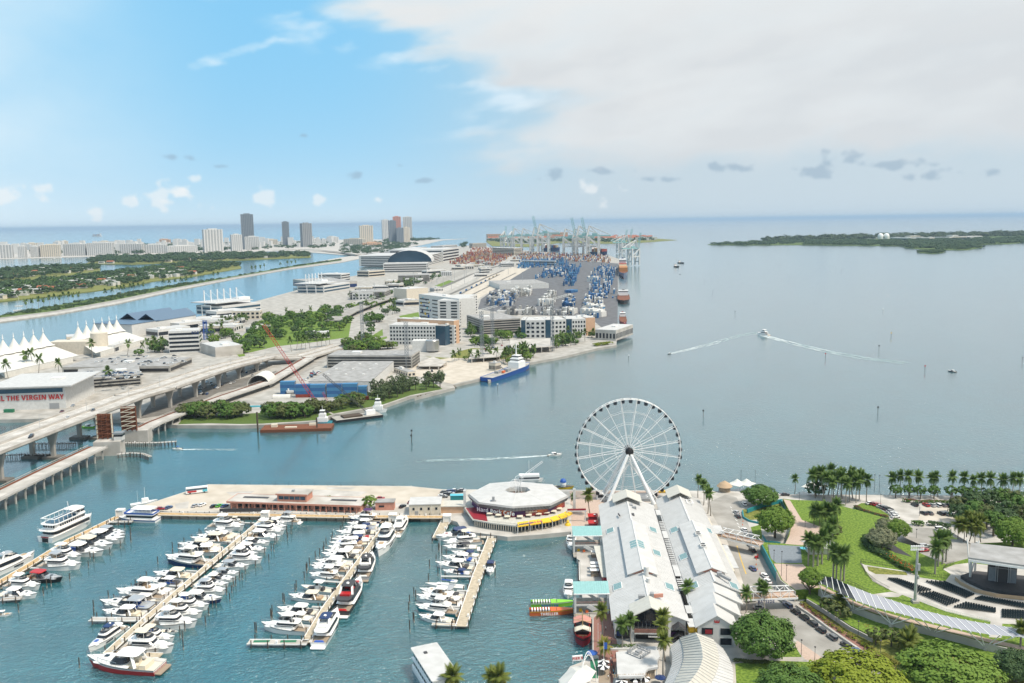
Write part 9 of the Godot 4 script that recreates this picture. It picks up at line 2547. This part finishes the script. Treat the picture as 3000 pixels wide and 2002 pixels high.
func fill_port() -> void:
	for r in [[[-302.6,-1469.2,-282,-1606,-253,-1806,-223,-2066,-188,-2411,-141,-2754],16,"asphalt"],[[-161,-1752,-136,-1998,-104,-2324,-52,-2684,6,-2953],12,"conc_dark"],[[-165,-1617,-140,-1785,-116,-1994,-83,-2385],26,"conc_light"],[[-127,-1611,-105,-1798,-67,-2137,-20,-2513],8,"conc_dark"],[[-305,-920,-323.1,-1001.3,-321.6,-1041,-317,-1083.5],12,"asphalt"],[[-194.6,-1248.5,-171.9,-1181.6,-154.4,-1069.5,-167.1,-1046.5],10,"asphalt"],[[-384.2,-1052,-380.6,-1158.6,-377.7,-1257.5,-373,-1356.3],18,"asphalt"],[[-209.6,-773.7,-201.5,-809.7,-194,-893.7,-195.5,-943],14,"asphalt"]]:
		setting("port_lane",mb().strip(r[0],r[1],2.6 + 0.006 * names.get("port_lane",0)).done(),mm(r[2]))
	for v in [[-169,-1913,-150,-2101,-117,-2018,-127,-1863],[-244,-1569,-229,-1628,-215.9,-1482,-229.6,-1458.3],[-173.8,-1059.3,-169.4,-1151.8,-151,-1044.7,-160,-1011.1],[-168.8,-1297.7,-145,-1351.4,-133.3,-1257.5,-152.4,-1226.4],[-304.1,-945,-300.4,-962.1,-284.6,-918.1,-288.4,-910.4]]:
		setting("verge",mb().sheet(v,2.585).done(),mm("lawn"))
	var k := 0
	for b in [[[-155,-1751,-138,-1762],20,7,"wall_white"],[[-154,-2670,-111,-2701],30,9,"wall_cream"],[[-202,-4681,-130,-4724],40,26,"wall_cream"],[[-78,-3704,14,-3589],40,30,"wall_cream"],[[-81,-2351,-58,-2366],8,14,"wall_white"],[[34,-2795,138,-2737],10,14,"wall_white"],[[-369,-2262,-335,-2316],40,16,"wall_cream"],[[-410,-2105,-398,-2155],60,18,"wall_white"],[[-20.3,-1314.6,-2.5,-1315.9],10,5,"wall_white"],[[-0.5,-1308,23.2,-1308.5],10,5,"wall_white"],[[-181.8,-1452.3,-155.2,-1459.7],24,9,"wall_cream"],[[-184,-697.5,-178.8,-699.6],6,3,"wall_white"],[[-15.7,-798.8,-10.6,-805.6],8,7,"wall_cream"],[[-517.6,-1004.3,-502.1,-1012.6],26,12,"wall_cream"],[[-314,-4064,-260,-4284],60,30,"wall_white"],[[-434,-3603,-365,-3814],60,34,"roof_grey"],[[-110.7,-802,-94.7,-776.1],8,4,"wall_cream"],[[-30,-2678,10,-2684],24,12,"wall_white"]]:
		block("port_building","small pale port building, %s of eighteen scattered over the island" % nth(k),b[0],b[1],b[2],b[3],maxi(1,int(b[2] / 6)),0 if b[2] > 8 else 6,"glassd","roof_white" if k % 2 else "roof_grey","building",2.5,"small port buildings")
		k += 1
	for z in [[[-287.4,-1467,-248,-1768,-203,-2224,-245,-2426,-297,-1939,-334,-1712],14,"beside the long port road"],[[-221,-2420,-134,-2797,-71,-2527,-111,-1902,-149,-1750],9,"along the rail yard"],[[-402.7,-1002.4,-394.2,-1200.8,-371.9,-1338.5,-393.9,-1377.3,-434.1,-1220],11,"behind the terminals"],[[-134,-2797,14,-2666,33,-3170,-149,-3360],9,"before the red containers"]]:
		var at := scatter(z[0],z[1])
		for j in z[1]:
			var q: Vector2 = at[j]
			var w := rr(14,42)
			var bh := rr(5,13)
			block("port_building","pale low port building %s, %s from the left" % [z[2],nth(j)],[q.x,q.y,q.x + w,q.y + rr(-4,4)],rr(10,26),bh,["wall_white","wall_cream","conc_light"][j % 3],maxi(1,int(bh / 5)),0 if j % 2 else 6,"glassd","roof_white","building",2.5,"low port buildings " + z[2])
	var i := 0
	for z in [[[-310.5,-937.1,-321.3,-1030.7,-312.5,-1019.7,-289.7,-918.6],18,"car park by the palms"],[[-375.1,-1051,-376.9,-1198.7,-359.7,-1196.6,-352.7,-1027.5],22,"terminal road"],[[-330,-1783,-301,-1940,-275,-1810,-299,-1672],26,"north car park"],[[-271,-1934,-252,-2022,-196,-2223,-188,-2058],24,"long port road"],[[-134,-2797,10,-2584,6,-2803,-131,-2943],24,"yard by the red containers"],[[-186.5,-760.3,-187,-808.5,-179.1,-817.5,-181.9,-771.4],16,"strip beside the warehouse"],[[-84.2,-828.4,-57.8,-776,-71.5,-770.5,-92.7,-814.2],8,"dirt yard"],[[-43.4,-966.7,-32.9,-1008.8,-8.2,-963.1,-29.3,-935.1],14,"yard before the offices"]]:
		var p := scatter(z[0],z[1])
		for j in z[1]:
			var q: Vector2 = p[j]
			car(q.x,q.y,[0.2,1.75,-1.3][j % 3],["white","silver","black","grey","blue","white","red"][j % 7],"car on the %s, %s from the left" % [z[2],nth(j)],"cars on the " + z[2],2.66,j % 2 == 0,false)
	i = 0
	var lp := [-149,-1910,-136,-2098,-116,-2264,-93,-2458,-66,-2688,-143,-1678,-125,-1821,-105,-1968,-85,-2141,-62,-2347,-34,-2595,-215,-1923,-199,-2060,-259.2,-1488.6,-247,-1570,97,-1573,156,-1694,95,-1950,25,-1875,-7,-2301]
	for j in range(0,lp.size(),2):
		var o := thing("yard_light","tall thin yard light pole on the port, %s of twenty" % nth(i),"light pole",P3(lp[j],2.5,lp[j + 1]),0,"yard lights")
		part(o,"pole",mb().tube(V0,P3(0,30,0),0.45,0.25,6).done(),mm("silver"))
		part(o,"lamp_ring",bm(P3(0,30,0),P3(3.2,0.8,1.6)),mm("silver"))
		i += 1
	grove([-272.8,-1415.5,-255,-1571,-248,-1768,-217,-1509,-237.3,-1321.4],22,"belt beside the elevated road","road belt",2.5,5,8,["leafa","leafb","leafd"],0,0.25)
	grove([-267,-1933,-215,-2115,-187,-2344,-200,-2112,-232,-1802],24,"belt before the cream garages","garage belt",2.5,5,8,["leafa","leafd"],0,0.3)
	grove([-184.2,-950.5,-144,-982.8,-130.8,-963,-131.1,-936.6,-176.8,-924.2],18,"belt before the white office","office belt",2.5,5,8,["leafa","leafe","leafb"],1,0.1)
	grove([-437.6,-1206.2,-407.7,-1292.9,-384.9,-1258.4,-367.7,-1072.2],14,"palms by the terminal road","terminal palms",2.5,5,7,["leafa"],0,0.6)
	grove([-59.6,-857.8,-41.5,-890.1,-17.1,-887.8,-15.3,-853.8,-43.7,-824.8],10,"scrub on the dirt yard","dirt yard scrub",2.5,2,4,["leafb"],0,0.3)

func wood(label: String,pts: Array,n: int,r0: float,r1: float,y: float,leaf: String,tall := 1.0) -> void:
	tree_protos()
	var p := MB.flat(pts)
	var mmi := MultiMeshInstance3D.new()
	var mu := MultiMesh.new()
	mu.transform_format = MultiMesh.TRANSFORM_3D
	mu.mesh = protos["low%d" % (rng.randi() % 3)]
	mu.instance_count = n
	for i in n:
		var q := inside(p)
		var r := rr(r0,r1)
		mu.set_instance_transform(i,Transform3D(Basis(Vector3.UP,rr(0,6)).scaled_local(P3(r,r * 0.8 * tall,r)),P3(q.x,y + r * 0.5 * tall,q.y)))
	mmi.multimesh = mu
	mmi.material_override = mm(leaf)
	mmi.name = numbered("woodland")
	add_child(mmi)
	tag(mmi,label,"woodland")
	mmi.set_meta("kind","stuff")
func villas(pts: Array,what: String) -> void:
	var p := MB.flat(pts)
	for i in p.size():
		var w := rr(16,30)
		var o := thing("villa","waterside villa on the %s, %s from the left" % [what,nth(i)],"house",P3(p[i].x,1.5,p[i].y),rr(-0.25,0.25),"villas on the " + what)
		part(o,"wall",bm(P3(0,4,0),P3(w,8,12)),mm("wall_white" if i % 3 else "wall_cream"))
		if i % 2:
			part(o,"roof",mb().gable(P3(0,8,0),w + 1,13,3.5,0.8,0.4).done(),mm("tile_red"))
		else:
			part(o,"roof",bm(P3(0,8.3,0),P3(w + 1,0.6,13)),mm("roof_white"))
		part(o,"window",bm(P3(0,4.6,6),P3(w * 0.8,2.2,0.3)),mm("glassd"))
func tower(c: Array,depth: float,h: float,wall: String,glass: String,floors: int,bays: int,label: String) -> void:
	var a := P2(c[0],c[1])
	var b := P2(c[2],c[3])
	var l := a.distance_to(b)
	var o := thing("apartment_tower",label,"building",P3(a.x,1.5,a.y),yaw_of(a,b))
	part(o,"core",bm(P3(l / 2,h / 2,-depth / 2),P3(l - 2,h,depth - 2)),mm(glass))
	var m := mb()
	for i in floors:
		m.box(P3(l / 2,h * (i + 1.0) / floors - h / floors * 0.22,-depth / 2),P3(l,h / floors * 0.56,depth))
	part(o,"balcony",m.done(),mm(wall)).set_meta("kind","stuff")
	m = mb()
	for j in bays + 1:
		m.box(P3(clampf(l * j / bays,0.6,l - 0.6),h / 2,-0.4),P3(l / bays * 0.42,h,1.6))
	part(o,"fin",m.done(),mm(wall)).set_meta("kind","stuff")
	part(o,"penthouse",bm(P3(l / 2,h + 2.5,-depth / 2),P3(l * 0.5,5,depth * 0.5)),mm(wall))
func far() -> void:
	wood("dense dark trees on the nearest residential island",[-1030,-1724,-981,-1844,-959,-1984,-940,-2139,-954,-2321,-916,-2482,-920,-2947,-1025,-3272,-1244,-3304,-1221,-2806,-1206,-2572,-1227,-2443,-1304,-2187],420,8,15,1.5,"leafd")
	wood("brighter trees mixed through the nearest residential island",[-1041,-1742,-994,-1869,-968,-2003,-962,-2340,-933,-2527,-958,-3006,-1244,-3304,-1221,-2806,-1227,-2443,-1304,-2187],170,7,12,1.5,"leafa")
	wood("dense trees on the middle residential island",[-1406,-2361,-1320,-2383,-1371,-2521,-1350,-2628,-1370,-2905,-1506,-3183,-1629,-3146,-1714,-2882],190,9,17,1.5,"leafd")
	wood("dense trees on the long far residential island",[-1675,-3448,-1459,-3358,-1335,-3440,-1188,-3547,-886,-3822,-974,-4206,-1561,-4209,-1875,-3983],380,11,20,1.5,"leafd")
	wood("low green scrub along the causeway verge",[-813.3,-1355.9,-775.9,-1486.3,-768,-1691,-774,-2001,-760,-2380,-730,-2894,-656,-3385,-675,-3483,-725,-3146,-769,-2357,-815,-2046,-822,-1759,-822,-1662,-826.7,-1402.4],300,3,6,1.5,"leafd",0.7)
	wood("street trees between the beach city towers",[-2658,-4431,-2199,-4548,-1804,-4599,-1531,-4870,-1030,-5112,-1337,-6647,-2385,-6810,-3732,-6410],420,12,20,1.5,"leafd")
	wood("trees at the southern tip of the beach",[-916,-6391,-762,-6619,-574,-7296,-775,-7263,-1024,-7151],90,12,22,1.5,"leafd")
	wood("street trees around the southern beach marina",[-785,-4057,-606,-3987,-535,-4572,-612,-5022,-601,-5798,-916,-6391,-1246,-6457],230,9,16,1.5,"leafd")
	wood("palms and trees on the inlet island behind the cranes",[-169,-6381,118,-5287,322,-5801,577,-5485,798,-5504,1052,-6134,1003,-6840,399,-7188,-177,-6900],240,14,22,1.5,"leafd")
	wood("dark mangrove edge of the wooded key",[1081,-4769,1218,-4596,1517,-4463,1842,-4114,1760,-3899,1725,-3602,1861,-3560,2050,-3803,2233,-4186,2387,-4189,2801,-4433,3273,-5183,2244,-4996,1763,-5189,1346,-5045],700,13,24,1.0,"leafd",0.6)
	wood("taller trees inland on the wooded key",[1483,-5201,1763,-5189,2251,-5455,3509,-5558,4001,-6339,2680,-5968,1932,-5689,1584,-5488],420,18,34,1.0,"pine",0.9)
	wood("mangrove covering the small islet",[1600,-3442,1560,-3333,1574,-3259,1638,-3318,1705,-3434,1701,-3512],70,8,13,1.0,"leafd",0.6)
	villas([-1019,-1738,-1053,-1879,-1049,-1906,-1026,-1942,-1024,-2014,-997,-2022,-1035,-2158,-1038,-2210,-995,-2165,-1032,-2368,-1020,-2396,-929,-2540,-1003,-2878,-1063,-2807,-1024,-1773,-1057,-1968,-1154,-2251],"nearest island")
	villas([-1473,-2531,-1435,-2523,-1411,-2517,-1478,-2711,-1470,-2748,-1452,-2783,-1420,-2775,-1435,-2862,-1427,-2903],"middle island")
	villas([-1353,-3458,-1323,-3578,-1140,-3699,-1038,-3846,-1596,-3411,-1556,-3399],"far island")
	palm_row([-826,-1480.2,-827,-1500,-828,-1521,-827,-1536,-825,-1552,-824,-1568,-824,-1585,-828,-1608,-827,-1625,-828,-1643,-827,-1661,-810,-1736,-808,-1763,-806,-1776,-807,-1798,-808,-1820,-808,-1842,-809,-1865,-806,-1888,-803,-1904,-793,-1995,-792,-2022,-792,-2049,-791,-2082,-789,-2116,-790,-2147,-784,-2299,-780,-2322,-769,-2586,-767,-2623,-765,-2662,-765,-2710,-745,-2824,-745,-2915,-739,-2952,-734,-2989],"causeway row",1.6,16)
	var i := 0
	for b in [[[-2462,-4221,-2412,-4237],0,"wall_white",4],[[-2379,-4226,-2349,-4232],0,"wall_white",4],[[-2350,-4285,-2316,-4290],0,"wall_white",6],[[-2310,-4306,-2229,-4330],0,"wall_cream",9],[[-2266,-4437,-2155,-4433],0,"wall_white",10],[[-2140,-4427,-2021,-4440],0,"wall_white",12],[[-2074,-4643,-1954,-4638],0,"wall_white",10],[[-1964,-4663,-1841,-4679],0,"wall_white",10],[[-1809,-4622,-1682,-4701],0,"wall_white",14],[[-2773,-4877,-2740,-4864],0,"wall_cream",3],[[-1532,-4823,-1486,-4851],0,"wall_white",5],[[-1518,-5015,-1444,-5034],0,"wall_white",8],[[-1099,-5780,-965,-5708],0,"wall_cream",10],[[-928,-5518,-820,-5561],0,"wall_peach",8],[[-1692,-6026,-1610,-6056],0,"wall_cream",8],[[-2546,-6365,-2478,-6367],0,"wall_peach",4],[[-3472,-6285,-3410,-6325],0,"wall_cream",5],[[-1344,-6651,-1310,-6677],0,"wall_white",3],[[-1431,-6351,-1399,-6375],0,"wall_white",3],[[-1373,-6402,-1347,-6430],0,"wall_white",3],[[-3125,-6118,-3096,-6138],0,"wall_cream",3],[[-2903,-6182,-2844,-6188],0,"wall_cream",4]]:
		var c: Array = b[0]
		var rows := [63,55,52,58,58,62,51,45,36,40,90,75,42,20,41,47,36,43,35,33,50,43]
		tower(c,40.0,rows[i],b[2],"glassb",int(rows[i] / 5.5) + 2,b[3],["%s bay front apartment slab from the left edge" % nth(i),"white slab beside the tallest dark tower","white slab in front of the tallest dark tower","long cream block on the southern beach","low peach block below the twin topped tower","cream hotel between the dark towers","peach hotel behind the bay front slabs","cream hotel behind the left slabs","white block right of the dark slim tower","small white block before the slim tower","small white block after the slim tower","cream stepped tower behind the slabs","cream block behind the longest slab"][0 if i < 10 else i - 9])
		i += 1
	for t in [[[-1651,-4734,-1573,-4793],120.5,"wall_white","glassb",30,6,"white ribbed tower with stepped crown on the bay front"],[[-1574,-5147,-1512,-5173],204.5,"bluegrey","glassb",44,7,"tallest dark glass tower on the skyline"],[[-1545,-5948,-1502,-5961],159.6,"bluegrey","glassd",40,6,"slim grey tower right of the tallest one"],[[-1296,-5481,-1249,-5521],147.1,"grey","glassd",38,5,"dark slim tower with slanted top"],[[-1112,-6510,-1027,-6549],125.6,"wall_cream","glassb",36,6,"twin topped cream tower on the south beach"],[[-1067,-7349,-1016,-7372],169.1,"wall_white","glassb",40,4,"white ribbed tower at the south point"],[[-874,-6366,-832,-6385],158.2,"bluegrey","glassb",36,4,"blue glass tower in front at the south point"],[[-928,-6979,-872,-6995],191.8,"wall_coral","glassb",36,4,"red banded tower at the south point"],[[-818,-6332,-773,-6348],104.6,"bluegrey","glassb",24,4,"lower blue glass block at the south point"],[[-873,-7160,-804,-7169],189.7,"wall_white","glassb",42,5,"tall pale blue tower at the south point"],[[-787,-6493,-748,-6515],107.3,"wall_cream","glassb",22,4,"cream tower before the south point cluster"]]:
		tower(t[0],38.0,t[1],t[2],t[3],t[4],t[5],t[6])
	var st := mb()
	var p := MB.flat([-2843,-4796,-1644,-5179,-1133,-5625,-1337,-6647,-2329,-6649,-3595,-6175])
	for k in 560:
		var q := inside(p)
		var hh := rr(10,24) if rng.randf() < 0.8 else rr(28,60)
		st.box(P3(q.x,hh / 2,q.y),P3(rr(14,40),hh,rr(14,30)),rr(-0.2,0.2))
	p = MB.flat([-155,-6468,316,-6064,796,-5752,1088,-6108,921,-6663,386,-6951,-177,-6900])
	for k in 190:
		var q := inside(p)
		st.box(P3(q.x,10,q.y),P3(rr(18,40),rr(14,34),rr(14,26)),rr(-0.3,0.3))
	p = MB.flat([-800,-4137,-620,-3992,-539,-4574,-605,-4962,-621,-5809,-902,-6295,-1236,-6408])
	for k in 260:
		var q := inside(p)
		st.box(P3(q.x,4,q.y),P3(rr(12,40),rr(5,12),rr(8,22)),rr(-0.3,0.3))
	for z in [[[-1030,-1724,-981,-1844,-940,-2139,-916,-2482,-1094,-2903,-1153,-2458,-1189,-1993],90],[[-1426,-2394,-1383,-2544,-1370,-2905,-1571,-3032,-1609,-2705],50],[[-1682,-3474,-1198,-3577,-900,-3828,-1487,-4008],40],[[2213,-5534,2725,-5059,2876,-5341,2368,-5740],40]]:
		p = MB.flat(z[0])
		for k in z[1]:
			var q := inside(p)
			st.box(P3(q.x,5,q.y),P3(rr(10,24),rr(7,13),rr(9,16)),rr(-0.3,0.3))
	stuff("town_houses",st.done(),mm("wall_white"),"mass of small pale buildings across the beach city and inlet island","houses")
	var rf := mb()
	for k in 150:
		var q := inside(MB.flat([-153,-6370,312,-5978,785,-5674,1044,-6089,907,-6559,380,-6838,-174,-6788]))
		rf.gable(P3(q.x,26,q.y),rr(18,34),16,6,1,0.5)
	stuff("tile_roofs",rf.done(),mm("tile_red"),"mass of red tiled roofs on the inlet island","roofs")
	for b in [[[-181,-6740,-50,-6756],46,"long pink residence behind the left cranes"],[[283,-7411,398,-7387],44,"pink residence behind the raised boom"],[[405,-7184,471,-7196],46,"pale residence between the crane groups"]]:
		block("island_residence",b[2],b[0],60,b[1],"wall_peach",5,10,"glassd","tile_red","building",1.5)
	var o := thing("dome_tanks","pair of white domes on the wooded key","tank",v3(1,2307,-5464))
	part(o,"dome",mb().lathe(V0,[17,0,18,16,15,27,9,33,0,36],20).done(),mm("white"))
	part(o,"dome",mb().lathe(P3(37,0,0),[17,0,18,16,15,27,9,33,0,36],20).done(),mm("white"))
	i = 0
	for b in [[2225,-5141,2272,-4978],[2317,-5076,2370,-4954],[2433,-5085,2499,-4995],[2555,-5089,2658,-5108],[2675,-5142,2798,-5196],[2481,-5436,2561,-5480],[2747,-5443,2815,-5498],[2245,-5615,2300,-5574]]:
		block("works_building","pale works building on the key, %s from the left" % nth(i),b,40,16,["wall_white","wall_cream"][i % 2],1,0,"glassd","roof_white","building",1.0,"works on the key")
		i += 1
	solo("causeway_bridge",mb().strip([-1270,-4669,-1122,-4700,-970,-4534,-805,-4179,-664,-3806],26,10,3).done(),mm("conc_light"),"low curved road bridge joining the causeway to the beach","bridge")
	cargo_ship(-6693,-14044,-6537,-14047,34,17,"white","distant loaded container ship out at sea",8)
	var sb := [-2462,-4257,-2330,-4080,-2319,-4141,-2282,-4161,-2156,-3960,-2084,-3966,-2123,-4073,-2053,-4049,-2147,-4181,-898,-1585,-853.2,-1499.8]
	for k in range(0,sb.size(),2):
		var s := thing("moored_sailboat","tiny white moored sailboat on the lagoon, %s" % nth(k / 2),"sailboat",P3(sb[k],0,sb[k + 1]),rr(0,6),"moored sailboats",Vector3.ONE * 1.6)
		part(s,"hull",protos.console.hull[0],mm("gel"))
		part(s,"deck",protos.console.deck[0],mm("gel2"))
		part(s,"mast",mb().bar(P3(0,0.5,0),P3(0,11,0),0.18,0.18).done(),mm("white"))
